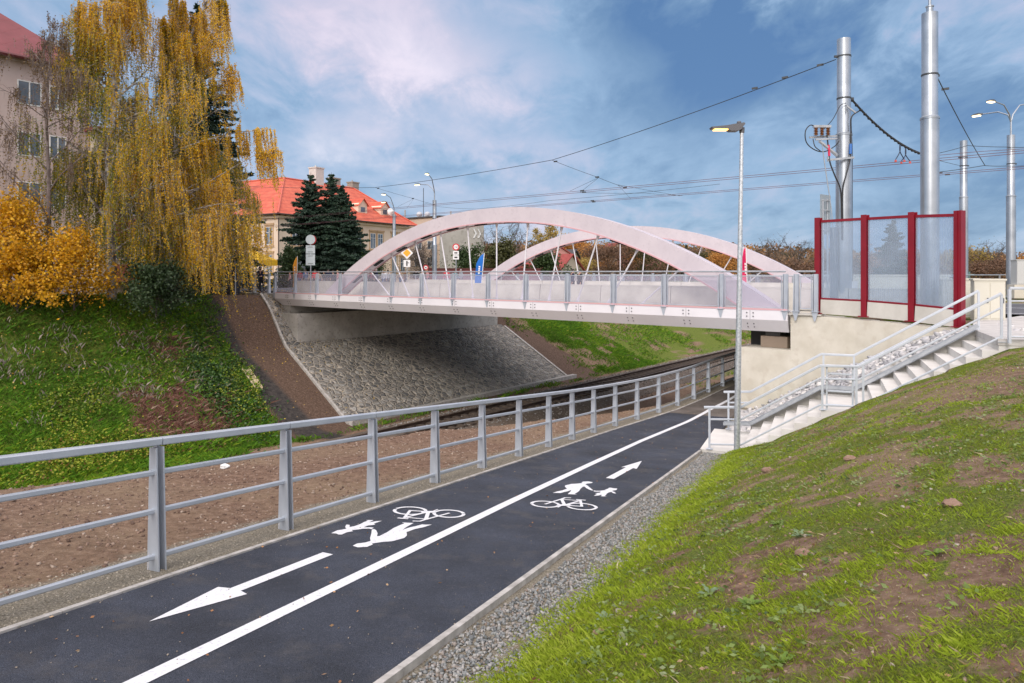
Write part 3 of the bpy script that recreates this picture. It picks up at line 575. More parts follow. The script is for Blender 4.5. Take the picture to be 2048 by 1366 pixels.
# bridge railings: post, mesh infill, handrail
meshm = clear_mat('fine_mesh', (.95, .95, .98), (.48, .48, .60), .32, .6)
def bridge_rail(name, label, k0, us, out_, detail=True):
    t = thing(name, label, 'railing', BD((us[0]+us[-1])/2, k0, -1.3)); tang = Vector((-.764, .645, 0)); nrm = Vector((.645, .764, 0))*(-out_)
    for u in us:
        m1 = MB(); p = BD(u, k0)
        for s in (-.075, .075):
            q = p+tang*s
            m1.prism([q+nrm*x+Vector((0, 0, z))-tang*.008 for x, z in ((.00, -1.42), (.10, -1.25), (.03, -.05), (-.03, -.05), (-.07, -1.25))], tang*.016)
        m1.box(p+Vector((0, 0, -.65)), (.11, .03, 1.2), tang); m1.prism([p+nrm*.07-tang*.10+Vector((0, 0, -1.27)), p+nrm*.07+tang*.10+Vector((0, 0, -1.27)), p+nrm*.07+tang*.02+Vector((0, 0, -1.56)), p+nrm*.07-tang*.02+Vector((0, 0, -1.56))], nrm*.03)
        m1.box(p+nrm*.06+Vector((0, 0, -1.26)), (.24, .16, .02), tang)
        m1.build('post', gpaint, t)
    m1 = MB(); m1.tube([BD(us[0], k0, .035), BD(us[-1], k0, .035)], .03, 10)
    m1.build('handrail', galv, t, smooth=True)
    for a, b in zip(us[:-1], us[1:]):
        s = np.sign(b-a)*.13; m1 = MB(); A, B_ = BD(a+s, k0), BD(b-s, k0)
        m1.quad(A+Vector((0, 0, -1.17)), B_+Vector((0, 0, -1.17)), B_+Vector((0, 0, -.12)), A+Vector((0, 0, -.12))); pn = m1.build('mesh_panel', meshm, t)
        m1 = MB()
        for z in (-1.17, -.12): m1.bar(A+Vector((0, 0, z)), B_+Vector((0, 0, z)), .03, .03)
        for q in (A, B_): m1.bar(q+Vector((0, 0, -1.15)), q+Vector((0, 0, -.14)), .025, .025, up=tang)
        m1.build('panel_frame', gpaint, pn)
    return t
bridge_rail('bridge_railing', 'long mesh panel railing along the near edge of the bridge', -.02, [0.03+2.2*i for i in range(15)], 1)
bridge_rail('bridge_railing', 'mesh panel railing along the far edge of the bridge behind the rear arch', 15.8, [0.03+2.2*i for i in range(15)], -1)
bridge_rail('bridge_railing', 'short mesh railing between the bridge end and the red posts', -.02, [-.32, -.92], 1)
bridge_rail('bridge_railing', 'short railing with open bays left of the bridge by the birch', -.02, [31.5, 33.2, 34.9], 1)
# concrete safety barriers
def barrier(label, k0, u0, u1):
    t = thing('concrete_barrier', label, 'barrier', BD((u0+u1)/2, k0, -1.3)); tang = (-.764, .645, 0)
    n = max(1, int(round(abs(u1-u0)/3.4))); 
    for i in range(n):
        a = u0+(u1-u0)*i/n+.012; b = u0+(u1-u0)*(i+1)/n-.012
        m1 = MB(); m1.prism([BD(a, k0+x, z) for x, z in ((-.22, -1.33), (-.22, -1.2), (-.12, -.62), (-.12, -.53), (.12, -.53), (.12, -.62), (.22, -1.2), (.22, -1.33))], BD(b, 0)-BD(a, 0)); m1.build('barrier_block', conc, t)
barrier('near concrete barrier between footway and road on the bridge', 2.3, -5, 31.5)
barrier('far concrete barrier behind the roadway by the rear arch', 13.4, -5, 31.5)
rg = thing('guard_rail', 'long steel guard rail on top of the far bridge barrier', 'guard rail', BD(14, 13.4, -.5))
m1 = MB(); m1.tube([BD(-5, 13.4, -.18), BD(31, 13.4, -.18)], .035, 8); m1.build('rail', galv, rg)
for u in np.arange(-4.5, 31, 2.2): m1 = MB(); m1.bar(BD(u, 13.4, -.53), BD(u, 13.4, -.18), .05, .05, up=(1, 0, 0)); m1.build('post', galv, rg)
# left abutment
ab = thing('abutment', 'grey-cream left bridge abutment wall above the stone paved slope', 'abutment', MR(-36, 33, -4.3))
m1 = MB(); a0, a1 = MR(-35.35, 24.45, -4.9), MR(-35.35, 42.9, -4.9); bk = MR(-1.9, 0)-MR(0, 0)
m1.prism([a0, a1, a1+bk, a0+bk], (0, 0, 2.46)); m1.build('front_wall', gconc, ab)
m1 = MB(); m1.prism([MR(-36.8, 24.9, -2.44), MR(-36.8, 41.5, -2.44), MR(-39.2, 41.5, -2.44), MR(-39.2, 24.9, -2.44)], (0, 0, .9)); m1.build('bearing_wall', gconc, ab)
m1 = MB(); m1.prism([BD(30.8, -.1, -1.29), BD(30.8, -.1, -1.57), BD(30.8, .28, -1.97), BD(30.8, .6, -1.97), BD(30.8, .6, -1.29)], BD(35.5, 0)-BD(30.8, 0)); m1.build('end_cap', gconc, ab)
# right abutment with its wing wall and bearing shelf
ab = thing('abutment', 'cream right bridge abutment with curved wing wall beside the stairs', 'abutment', Vector((9.5, 22.6, -4.6)))
P0 = BD(1.55, .05); P1 = BD(-.12, .05); P2 = Vector((9.75, 22.42, 0)); th = Vector((.645, .764, 0))
def wall(pts, zt, zb, th_, m, nm):
    m1 = MB(); top = zt if isinstance(zt, (list, tuple)) else [zt]*len(pts)
    P = [Vector((p.x, p.y, 0)) for p in pts]; ns = []
    for i in range(len(P)):
        d = (P[min(i+1, len(P)-1)]-P[max(i-1, 0)]).normalized(); ns.append(Vector((-d.y, d.x, 0)))
    vs = []
    for p, nn, z in zip(P, ns, top): vs += [Vector((p.x, p.y, zb)), Vector((p.x, p.y, z)), Vector((p.x, p.y, z))+nn*th_, Vector((p.x, p.y, zb))+nn*th_]
    n = len(P); m1.add(vs, [(i*4+k, (i+1)*4+k, (i+1)*4+(k+1) % 4, i*4+(k+1) % 4) for i in range(n-1) for k in range(4)]+[(0, 1, 2, 3), tuple((n-1)*4+k for k in range(4))])
    return m1.build(nm, m, ab)
wall([P0, P1], -2.56, -5.2, .6, creamc, 'shelf_wall')
m1 = MB(); f0 = P0; f1 = P0+Vector((.6198, .7848, 0))*15.5
m1.prism([Vector((q.x, q.y, -5.2)) for q in (f0+Vector((.004, .0, 0)), f1, f1+th*0+(P1-P0), P1+th*.5)], (0, 0, 2.63)); m1.build('front_wall', creamc, ab)
m1 = MB(); m1.prism([BD(-.12, .07, -2.56), BD(-.62, .07, -2.56), BD(-.62, 15.3, -2.56), BD(-.12, 15.3, -2.56)], (0, 0, 1.2)); m1.build('back_wall', creamc, ab)
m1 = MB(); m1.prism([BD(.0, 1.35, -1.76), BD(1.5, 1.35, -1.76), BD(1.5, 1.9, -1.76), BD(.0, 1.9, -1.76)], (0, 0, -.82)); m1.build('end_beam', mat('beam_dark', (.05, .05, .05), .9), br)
m1 = MB(); m1.box(BD(.45, .9, -2.36), (.9, .8, .38), (-.764, .645, 0)); m1.build('bearing', mat('brown_bearing', (.26, .20, .15), .8), ab)
m1 = MB(); m1.box(BD(-.62, .16, -1.36), (1.02, .5, .05), (-.764, .645, 0)); m1.build('cap', conc, ab)
arc = [Vector((12.35+.75*math.sin(a), 18.75+.30-.42*(math.cos(a))+.1, 0)) for a in np.linspace(.3, 1.6, 6)]
wp_ = [P1, P2, Vector((10.55, 21.5, 0)), Vector((11.3, 20.4, 0)), Vector((12.0, 19.2, 0)), Vector((12.45, 18.75, 0)), Vector((12.95, 18.65, 0)), Vector((13.5, 18.95, 0))]
wall(wp_, [-1.40, -1.40, -1.44, -1.49, -1.55, -1.585, -1.60, -1.60], -5.2, .8, creamc, 'wing_wall')
# stone-pitched slope between stairs and wing wall
rip = mat('pale_rubble', (.36, .36, .36), .9, col2=(.62, .60, .58), scale=4, bump=1.0, bscale=6, c3=(.26, .24, .21), s3=5)
mb = MB(); tt = np.arange(19.1, 24.6, .22); uu = np.linspace(0, 1, 26); G = []
for t in tt:
    n0 = float(nr(t))+.12; n1 = 6.0
    row = []
    for q in uu:
        n = n0+(n1-n0)*q; p = TN(t, n); row.append(p)
    G.append(row)
def wall_side(p): return float(behind_wall(p.x, p.y))
mh = lambda p: float(ground_z(p.x, p.y))+.05+.07*(float(vnoise(np.array([p.x*3.1]), np.array([p.y*3.1]), seed=5)[0])-.4)
for i in range(len(G)-1):
    for j in range(25):
        q = [G[i][j], G[i][j+1], G[i+1][j+1], G[i+1][j]]
        if max(wall_side(v) for v in q) > .12: continue
        mb.quad(*[Vector((v.x, v.y, mh(v))) for v in q])
mb.build('rubble_slope', rip, kind='structure')
n = 900; t = rng.uniform(19.15, 24.5, n); nn = rng.uniform(-2.4, 4.3, n); x = .408*t+.913*nn; y = .913*t-.408*nn; kp = (behind_wall(x, y) < -.08) & (nn > nr(t)+.15)
x, y = x[kp], y[kp]; stones('rubble_stones', np.stack([x, y, ground_z(x, y)+.06], 1), .12, mat('rubble_stone', (1, 1, 1), .9, attr=[(.24, .24, .25), (.40, .40, .41), (.55, .54, .54), (.64, .62, .58)]), sq=.4)

# ================================================================== NOISE BARRIER
red = mat('crimson_paint', (.19, .002, .011), .4, col2=(.23, .004, .016), scale=2)
glassm = clear_mat('ribbed_acrylic', (.86, .92, .98), (.46, .53, .62), .32, .25, stripes=9)
nb = thing('noise_barrier', 'red framed transparent noise barrier on a concrete plinth at the bridge end', 'noise barrier', (11, 20.8, -1.4))
NP = [Vector((9.86, 22.52, -1.33)), Vector((10.78, 21.37, -1.36)), Vector((11.55, 20.18, -1.42)), Vector((12.16, 19.02, -1.50))]
NH = [3.09, 3.12, 3.16, 3.18]
for i, (p, h) in enumerate(zip(NP, NH)):
    d = (NP[min(i+1, 3)]-NP[max(i-1, 0)]).normalized(); d.z = 0; nn = Vector((-d.y, d.x, 0)); m1 = MB(); W = .17 if i < 3 else .21
    for s in (-1, 1): m1.box(p+nn*(s*.09)+Vector((0, 0, h/2)), (W, .018, h), d)
    m1.box(p+Vector((0, 0, h/2)), (.02, .165, h), d); m1.box(p+Vector((0, 0, .02)), (.3, .3, .03), d)
    if i == 3: m1.box(p+nn*-.02+d*.10+Vector((0, 0, h/2)), (.02, .2, h), d); m1.box(p-nn*.11+Vector((0, 0, h/2)), (.02, .04, h), d)
    m1.build('post', red, nb)
for i in range(3):
    a, b = NP[i], NP[i+1]; d = (b-a).normalized(); g = .10
    A = a+d*g; B_ = b-d*g; z0, z1 = .52, NH[i]-.16; zz = Vector((0, 0, 1))
    m1 = MB(); dn = Vector((-d.y, d.x, 0)).normalized()*.01; m1.prism([A+zz*z0-dn, B_+zz*(z0)-dn, B_+zz*(NH[i+1]-.16)-dn, A+zz*z1-dn], dn*2); m1.build('glazing', glassm, nb)
    m1 = MB(); m1.bar(A+zz*(z1+.04), B_+zz*(NH[i+1]-.12), .07, .08); m1.build('top_rail', red, nb); m1 = MB(); m1.bar(A+zz*(z0-.02), B_+zz*(z0-.02), .11, .05); m1.build('rail', red, nb)
    m1 = MB(); m1.bar(A+zz*.24, B_+zz*.24, .12, .46); m1.build('plinth', conc, nb)

# ================================================================== STAIRS
stc = mat('stair_concrete', (.58, .56, .52), .85, col2=(.70, .68, .64), scale=1.5, bump=.15, bscale=70)
st = thing('stairs', 'pale concrete staircase climbing from the cycle path to the street', 'stairs', TN(17.9, 0, -4.2))
T0, T1 = 16.72, 19.05; ZB = float(zp(17))+.02; RS = (-1.40-ZB)/17
def step_box(n0, n1, z, zb): m = MB(); m.prism([TN(T0, n0, zb), TN(T1, n0, zb), TN(T1, n1, zb), TN(T0, n1, zb)], (0, 0, z-zb)); return m
mbs = MB(); prof = []     # (n0, n1, z)
n0 = -1.70; z = ZB
step_box(-2.66, n0+.02, ZB+.015, ZB-.5).build('bottom_slab', stc, st)
lo = []
for i in range(6): z += RS; lo.append((n0, n0+.27, z)); n0 += .27
z += RS; step_box(n0, n0+.73, z, z-.9).build('landing', stc, st); LN0, LN1, LZ = n0, n0+.73, z
n0 += .73; up_ = []
for i in range(9): z += RS; up_.append((n0, n0+.28, z)); n0 += .28
z += RS; TOPN, TOPZ = n0, z
for rows in (lo, up_):
    for a, b, zz in rows: step_box(a, b, zz, zz-.55).build('step', stc, st)
step_box(TOPN, TOPN+.9, TOPZ-.004, TOPZ-.5).build('top_slab', stc, st)
def stz(n): return float(np.interp(n, [-2.7, -1.7, LN0, LN1, TOPN, 9], [ZB, ZB+RS*.5, LZ, LZ, TOPZ, TOPZ]))
# cheek with a wheel gutter along the far side
m1 = MB(); ns_ = [-1.75, LN0, LN1, TOPN]; 
for a, b in zip(ns_[:-1], ns_[1:]): m1.prism([TN(T1+.005, a, stz(a)-.55), TN(T1+.005, b, stz(b)-.55), TN(T1+.005, b, stz(b)+.13), TN(T1+.005, a, stz(a)+.13)], TN(.16, 0)-TN(0, 0))
m1.build('cheek', gconc, st)
m1 = MB(); ns_ = [-2.4, -1.75, LN0, LN1, TOPN]
for a, b in zip(ns_[:-1], ns_[1:]):
    m1.bar(TN(T1-.22, a, stz(a)+.17), TN(T1-.22, b, stz(b)+.17), .16, .02)
    for q in (-.30, -.14): m1.bar(TN(T1+q, a, stz(a)+.20), TN(T1+q, b, stz(b)+.20), .02, .07)
m1.build('bicycle_channel', galv, st)
railp = mat('pale_rail_paint', (.50, .54, .59), .4, .2, col2=(.56, .60, .65), scale=4)
def handrail(label, t, pn, ns, H=1.0, lean=0, bot=.12, ext=0.12):
    g = thing('stair_handrail', label, 'handrail', TN(t, 0, -3)); pts = lambda h: [TN(t, n, stz(n)+h) for n in ns]
    m1 = MB(); P = pts(H); P[0] = P[0]-(P[1]-P[0]).normalized()*ext
    for a, b in zip(P[:-1], P[1:]): m1.bevbar(a, b, .055, .055)
    m1.build('top_rail', railp, g)
    for h in (.70 if H > .9 else .6, bot):
        P = pts(h); m1 = MB()
        for a, b in zip(P[:-1], P[1:]): m1.bevbar(a, b, .035, .04)
        m1.build('lower_rail', railp, g)
    for n in pn:
        m1 = MB(); m1.box(TN(t, n, stz(n)+H/2-.02), (.045, .045, H), TN(0, 1)-TN(0, 0)); m1.box(TN(t, n, stz(n)+.015), (.14, .12, .012), TN(0, 1)-TN(0, 0)); m1.build('post', railp, g)
    return g
handrail('pale steel handrail on the near side of the concrete stairs', T0+.02, [-2.45, LN0+.03, LN1-.03, LN1+.10, TOPN+.05], [-2.45, -1.75, LN0-.02, LN1+.02, TOPN+.05], .98)
handrail('pale steel handrail on the far side of the concrete stairs next to the rubble', T1-.03, [-2.30, LN0+.05, LN1, TOPN+.05], [-2.3, -1.75, LN0, LN1, TOPN+.05], .98)
lg = thing('landing_guard', 'small steel guard frame on the stair landing', 'guard frame', TN(T0+.06, .3, LZ)); m1 = MB()
for n in (LN0+.12, LN1-.10): m1.box(TN(T0+.08, n, LZ+.49), (.035, .035, .98), TN(0, 1)-TN(0, 0))
for h in (.98, .80, .42, .12): m1.bevbar(TN(T0+.08, LN0+.12, LZ+h), TN(T0+.08, LN1-.10, LZ+h), .035, .04)
m1.build('frame', railp, lg)
# street railing to the right of the stair head
sr = thing('street_railing', 'pale horizontal bar railing running right from the head of the stairs', 'railing', TN(16.7, 6, -1.35))
A = Vector((9.75, 13.72, -1.36)); D_ = Vector((.985, -.17, 0))
for h, s in ((1.05, .055), (.80, .035), (.10, .035)):
    m1 = MB(); m1.bevbar(A+Vector((0, 0, h)), A+D_*9+Vector((0, 0, h)), s, s); m1.build('bar', railp, sr)
for q in (0, 1.9, 3.8, 5.7, 7.6):
    m1 = MB(); m1.box(A+D_*q+Vector((0, 0, .5)), (.05, .05, 1.06), D_); m1.build('post', railp, sr)

# ================================================================== PATH FENCE
pf = thing('path_fence', 'grey steel fence with tapered posts along the left edge of the cycle path', 'fence', TN(10, -5.75, -3.3))
fmat = mat('fence_paint', (.42, .46, .51), .42, .3, col2=(.49, .53, .58), scale=2.5, bump=.03, bscale=30)
fmat2 = mat('fence_plate', (.50, .49, .50), .55, .1, col2=(.56, .55, .56), scale=3)
PT = [4.69, 6.42, 8.14, 9.85, 11.55, 13.25, 14.95]
while PT[-1] < 33: PT.append(PT[-1]+1.62)
PT = [-.5, 1.24, 2.97]+PT
FP = []
for t in PT: FP.append(TN(t, float(nf(t)), float(zp(t))-.03))
H = 1.15
for i, p in enumerate(FP):
    d = (FP[min(i+1, len(FP)-1)]-FP[max(i-1, 0)]); d.z = 0; d.normalize(); nn = Vector((-d.y, d.x, 0)); m1 = MB()   # nn points left, away from the path
    def plate(off, w0, w1, n_th, back):
        q = p+d*off; m1.prism([q+nn*(x)+Vector((0, 0, z)) for x, z in ((-back, -.3), (w0-back, -.3), (w1-back, H-.02), (-back*.5, H-.02))], d*n_th)
    m1.prism([p-d*.085+nn*.06+Vector((0, 0, -.3)), p+d*.055+nn*.06+Vector((0, 0, -.3)), p+d*.02+nn*.03+Vector((0, 0, H-.02)), p-d*.05+nn*.03+Vector((0, 0, H-.02))], nn*.012)
    m1.build('post_plate', fmat2, pf)
    m1 = MB(); m1.prism([p-nn*.085+Vector((0, 0, -.3)), p+nn*.085+Vector((0, 0, -.3)), p+nn*.045+Vector((0, 0, H-.02)), p-nn*.045+Vector((0, 0, H-.02))], d*.014)
    q = p-d*.06; m1.prism([q-nn*.085+Vector((0, 0, -.3)), q+nn*.085+Vector((0, 0, -.3)), q+nn*.045+Vector((0, 0, H-.02)), q-nn*.045+Vector((0, 0, H-.02))], -d*.014)
    m1.build('post', fmat, pf)
for h, a_, b_ in ((H+.03, .085, .07), (H-.26, .045, .05), (H*.46, .045, .05), (.10, .045, .05)):
    for i, (p, q) in enumerate(zip(FP[:-1], FP[1:])):
        m1 = MB(); g = (q-p).normalized()*(.006 if h > H else .04); sd = Vector((0, 0, 0)) if h > H else Vector((-(q-p).y, (q-p).x, 0)).normalized()*-.0
        m1.bevbar(p+g+Vector((0, 0, h)), q-g+Vector((0, 0, h)), a_, b_, .01); m1.build('top_rail' if h > H else 'lower_rail', fmat, pf)
# ================================================================== VEGETATION
def grassmesh(name, x, y, h, w_, m, v, lean=.45, zoff=-.01):
    n = len(x); z = ground_z(x, y)+zoff; a = rng.uniform(0, 6.283, n); ca, sa = np.cos(a)*w_/2, np.sin(a)*w_/2; l = rng.normal(0, lean, (n, 2))*h[:, None] if np.ndim(h) else rng.normal(0, lean, (n, 2))*h
    V = np.stack([np.stack([x-ca, y-sa, z], 1), np.stack([x+ca, y+sa, z], 1), np.stack([x+l[:, 0]*.35+ca*.7, y+l[:, 1]*.35+sa*.7, z+h*.6], 1), np.stack([x+l[:, 0], y+l[:, 1], z+h*rng.uniform(.8, 1, n)], 1)], 1)
    return npmesh(name, V.reshape(-1, 3), np.arange(4*n).reshape(n, 4)[:, [0, 1, 2, 3]], m, v=np.repeat(v, 4), kind='stuff')
bladem = mat('young_grass', (1, 1, 1), .6, attr=[(.30, .22, .09), (.18, .20, .03), (.25, .34, .025), (.36, .46, .035), (.48, .54, .09)], transl=.35, spec=.3)
def tn_xy(t, n): return .408*t+.913*n, .913*t-.408*n
# near bank on the right
n = 600000; u = rng.random(n); t = .3+16.2*u**1.7; d = rng.uniform(.42, 8.5, n); nn = nr(t)+d; x, y = tn_xy(t, nn)
gr, _, _, _, _ = regions(x, y); tuft = fbm(x*5, y*5, seed=71); big = fbm(x*.8, y*.8, seed=72)
vis = (y > .6) & (x/np.maximum(y, .1) < .8) & (x/np.maximum(y, .1) > -.8)
lush = np.exp(-((d-.95-.25*(big-.5))/.42)**2)            # the lush fringe just above the gravel
keep = vis & (rng.random(n) < np.clip(gr*(tuft*2.6-.45)+lush*.9+.13, .02, 1)) & ~((t > 16.4) & (nn < 3.6))
x, y, t, d, tuft, big, lush = [q[keep] for q in (x, y, t, d, tuft, big, lush)]
h = (.014+.030*tuft+.020*lush)*rng.uniform(.5, 1.3, len(x)); wd = .0018+.00040*y
v = np.clip(.30+.55*(big-.3)+.35*(tuft-.4)+.25*lush+rng.normal(0, .13, len(x)), 0, 1)
grassmesh('grass', x, y, h, wd, bladem, v, lean=.55)
n = 260000; t = .2+5.2*rng.random(n)**.8; dd = rng.uniform(.5, 4.5, n); xx, yy = tn_xy(t, nr(t)+dd); g2 = regions(xx, yy)[0]; tf = fbm(xx*7, yy*7, seed=171); kp = (yy > 1.0) & (np.abs(xx/yy) < .78) & (rng.random(n) < np.clip(g2*(tf*2.4-.55)+.05, .02, 1)); xx, yy, tf = xx[kp], yy[kp], tf[kp]
grassmesh('near_grass', xx, yy, (.012+.030*tf)*rng.uniform(.5, 1.4, len(xx)), .0024, bladem, np.clip(.15+.7*tf+rng.normal(0, .17, len(xx)), 0, 1), lean=.7)
# grass on the far side street verge / plateau right
n = 9000; x = rng.uniform(9, 40, n); y = rng.uniform(2, 14, n); k = (y < 13.2-.17*(x-9.7)); x, y = x[k], y[k]
# low weeds and clover between the blades
n = 3400; t = .6+15.6*rng.random(n)**1.4; d = rng.uniform(.9, 8, n); x, y = tn_xy(t, nr(t)+d); k = (y > 1) & (fbm(x*1.1, y*1.1, seed=75) > .46) & (abs(x/y) < .8); x, y = x[k], y[k]
k = 7; cx = np.repeat(x, k)+rng.normal(0, .035, len(x)*k); cy = np.repeat(y, k)+rng.normal(0, .035, len(x)*k)
P = np.stack([cx, cy, ground_z(cx, cy)+rng.uniform(.005, .045, len(cx))], 1); V, Fq = leafquads(P, .038, .55, flat=.75)
npmesh('ground_weeds', V, Fq, mat('weed_leaf', (1, 1, 1), .6, attr=[(.07, .11, .03), (.13, .19, .04), (.20, .28, .06), (.28, .33, .17), (.26, .14, .07)], transl=.3), v=np.repeat(np.repeat(np.clip(rng.normal(.42, .2, len(x)), 0, 1), k), 4), kind='stuff')
n = 3200; t = .6+15.6*rng.random(n)**1.3; d = rng.uniform(.2, 8, n); x, y = tn_xy(t, nr(t)+d); V, Fq = leafquads(np.stack([x, y, ground_z(x, y)+.012], 1), .030, .5, flat=.8)
npmesh('leaf_litter', V, Fq, mat('dead_leaf', (1, 1, 1), .8, attr=[(.14, .07, .035), (.25, .14, .06), (.33, .22, .12), (.18, .15, .12)]), v=np.repeat(rng.random(n), 4), kind='stuff')
n = 6000; t = .6+15.6*rng.random(n)**1.3; x, y = tn_xy(t, nr(t)+rng.uniform(.6, 8, n)); k = y > .8; grassmesh('dead_straw', x[k], y[k], .032, .0015+.0002*y[k], mat('straw_blade', (1, 1, 1), .8, attr=[(.20, .14, .07), (.34, .26, .15), (.45, .38, .24)]), rng.random(k.sum()), lean=1.3)
# some single weeds that stand out
def weed(i, t, d, s, label, pale=False):
    x, y = tn_xy(t, float(nr(t))+d); b = Vector((x, y, float(ground_z(x, y)))); g = thing('weed', label, 'weed', b); m1 = MB(); rr_ = random.Random(i)
    for k in range(9):
        a = k*2.4+rr_.uniform(-.3, .3); el = rr_.uniform(.2, 1.0); l = s*rr_.uniform(.6, 1.1); dr = Vector((math.cos(a)*math.cos(el), math.sin(a)*math.cos(el), math.sin(el))); sd = Vector((-math.sin(a), math.cos(a), 0))
        pts = [dr*(l*q)-Vector((0, 0, .35*l*q*q)) for q in (0, .25, .5, .75, 1)]; ws = [.03, .10, .16, .12, .01]
        for j in range(4):
            wz = l*(1+.35*(-1)**(j+k))
            m1.quad(pts[j]-sd*ws[j]*wz, pts[j]+sd*ws[j]*wz, pts[j+1]+sd*ws[j+1]*wz*.9, pts[j+1]-sd*ws[j+1]*wz*.9)
    m1.build('leaves', mat('pale_weed', (.22, .30, .17), .6, col2=(.13, .20, .08), scale=30, transl=.25) if pale else mat('bright_weed', (.11, .20, .02), .6, col2=(.20, .29, .04), scale=30, transl=.3), g, local=True)
    m1 = MB(); m1.tube([(0, 0, -.01), (0, 0, s*.3)], s*.03, 5); m1.build('stem', mat('weed_stem', (.13, .16, .04), .7), g, local=True)
for i, (px, py, s, lb, pl) in enumerate([(1500, 1215, .14, 'bright green toothed weed in the lower middle of the grassy bank', False), (1560, 1330, .12, 'broad leaved green weed at the bottom edge of the bank', False), (1420, 1190, .12, 'pale grey-green mugwort sprig in the grass near the gravel', True),
        (1600, 1075, .12, 'grey-green mugwort sprig on bare soil in the middle of the bank', True), (1870, 1110, .12, 'dark green leafy weed on the right part of the bank', False), (1210, 1240, .10, 'pale mugwort sprig low on the bank beside the gravel', True), (1555, 1050, .10, 'small light green weed above the bare earth patch', False)]):
    rv = np.array([(px-1024)/FPX, 1, (545-py)/FPX]); 
    for Yq in np.arange(1.5, 20, .02):
        p = rv*Yq
        if p[2] <= ground_z(p[0], p[1]): break
    t_ = .408*p[0]+.913*p[1]; n_ = .913*p[0]-.408*p[1]; weed(i, t_, n_-float(nr(t_)), s, lb, pl)
# left bank
n = 300000; m = rng.uniform(-42, -26.6, n); r = -2+56*rng.random(n); x = .7848*m+.6198*r; y = -.6198*m+.7848*r
gr, rd_, dk, _, _ = regions(x, y); f = fbm(x*.55, y*.55, seed=81); f2 = fbm(x*2.2, y*2.2, seed=82)
vis = (x/y > -.80) & (y > 5) & (rng.random(n) < np.clip(gr*(.55+.9*f2)*(.35+.9*(26/y)), 0, 1)) & ~((m < -35) & (r > 22) & (r < 45)) & (r < 60)
kk = vis; xg, yg, mg, rg_, fg, f2g = [q[kk] for q in (x, y, m, r, f, f2)]
h = .10+.22*f2g*rng.uniform(.4, 1.3, len(xg)); h = h*np.where(mg > -28.6, 1.1, 1)
v = np.clip(.42+.5*(fg-.5)+rng.normal(0, .16, len(xg))+.25*np.clip((mg+31)/4, -0.6, 1)*(rg_ < 14), 0, 1)
bankm = mat('bank_grass', (1, 1, 1), .75, attr=[(.07, .09, .015), (.075, .17, .016), (.11, .26, .018), (.22, .34, .022), (.38, .42, .06)], transl=.25, spec=.2)
grassmesh('bank_grass', xg, yg, h, .022, bankm, v, lean=.7)
# broad-leaved ground cover, yellow-green low on the slope, darker ivy on its right flank
n = 70000; m = rng.uniform(-41, -28.2, n); r = rng.uniform(-2, 22, n); x = .7848*m+.6198*r; y = -.6198*m+.7848*r; f = fbm(x*.6, y*.6, seed=91); gr, rd_, _, _, _ = regions(x, y)
k = (gr > .25) & (x/y > -.8) & (rng.random(n) < np.clip((f-.33)*4, 0, 1)*np.clip(1.25-np.abs(m+31)/9, .15, 1)); x, y, m, r, f = [q[k] for q in (x, y, m, r, f)]
P = np.stack([x, y, ground_z(x, y)+rng.uniform(.05, .38, len(x))], 1); V, Fq = leafquads(P, .095, .75, flat=.4)
npmesh('ground_cover', V, Fq, mat('cover_leaf', (1, 1, 1), .65, attr=[(.05, .085, .012), (.085, .15, .014), (.19, .27, .02), (.36, .39, .03), (.20, .09, .03)], transl=.3), v=np.repeat(np.clip(.35+.35*np.clip((m+34)/5, -1, 1)+rng.normal(0, .2, len(x)), 0, 1), 4), kind='stuff')
n = 9000; m = -33+rng.normal(0, 2.0, n); r = 18.3-.05*(m+33)*3+rng.normal(0, .75, n); x = .7848*m+.6198*r; y = -.6198*m+.7848*r
P = np.stack([x, y, ground_z(x, y)+rng.uniform(.03, .5, n)*fbm(x, y, seed=5)], 1); V, Fq = leafquads(P, .12, .8, flat=.4)
npmesh('ivy_cover', V, Fq, mat('ivy_leaf', (1, 1, 1), .5, attr=[(.012, .035, .010), (.025, .075, .014), (.05, .125, .02), (.08, .16, .03)], transl=.2), v=np.repeat(rng.random(n), 4), kind='stuff')
# dead bramble canes, dry grass heads
n = 42000; m = rng.uniform(-38, -27.5, n); r = rng.uniform(9, 21, n); x = .7848*m+.6198*r; y = -.6198*m+.7848*r; _, rd_, _, _, _ = regions(x, y); k = rng.random(n) < rd_*.4; x, y = x[k], y[k]
grassmesh('dead_brambles', x, y, rng.uniform(.05, .28, len(x)), .012, mat('bramble_cane', (1, 1, 1), .85, attr=[(.055, .020, .012), (.13, .055, .035), (.24, .14, .10), (.34, .25, .18)]), np.clip(rng.normal(.42, .25, len(x)), 0, 1), lean=1.0)
n = 2600; ctr = rng.uniform((-37.5, -1), (-31.5, 19), (70, 2)); q = ctr[rng.integers(0, 70, n)]+rng.normal(0, .38, (n, 2)); m, r = q[:, 0], q[:, 1]; x = .7848*m+.6198*r; y = -.6198*m+.7848*r; k = (rng.random(n) < .8)
grassmesh('dry_grass', x[k], y[k], rng.uniform(.18, .42, k.sum()), .012, mat('dry_stalk', (1, 1, 1), .85, attr=[(.16, .13, .10), (.27, .23, .19), (.36, .31, .26)]), rng.random(k.sum()), lean=.35)
n = 7000; m = rng.uniform(-40, -28, n); r = rng.uniform(-2, 27, n); x = .7848*m+.6198*r; y = -.6198*m+.7848*r; dens = np.clip(1.1-np.abs(m+37.5)/6, .1, 1); k = rng.random(n) < dens; x, y = x[k], y[k]
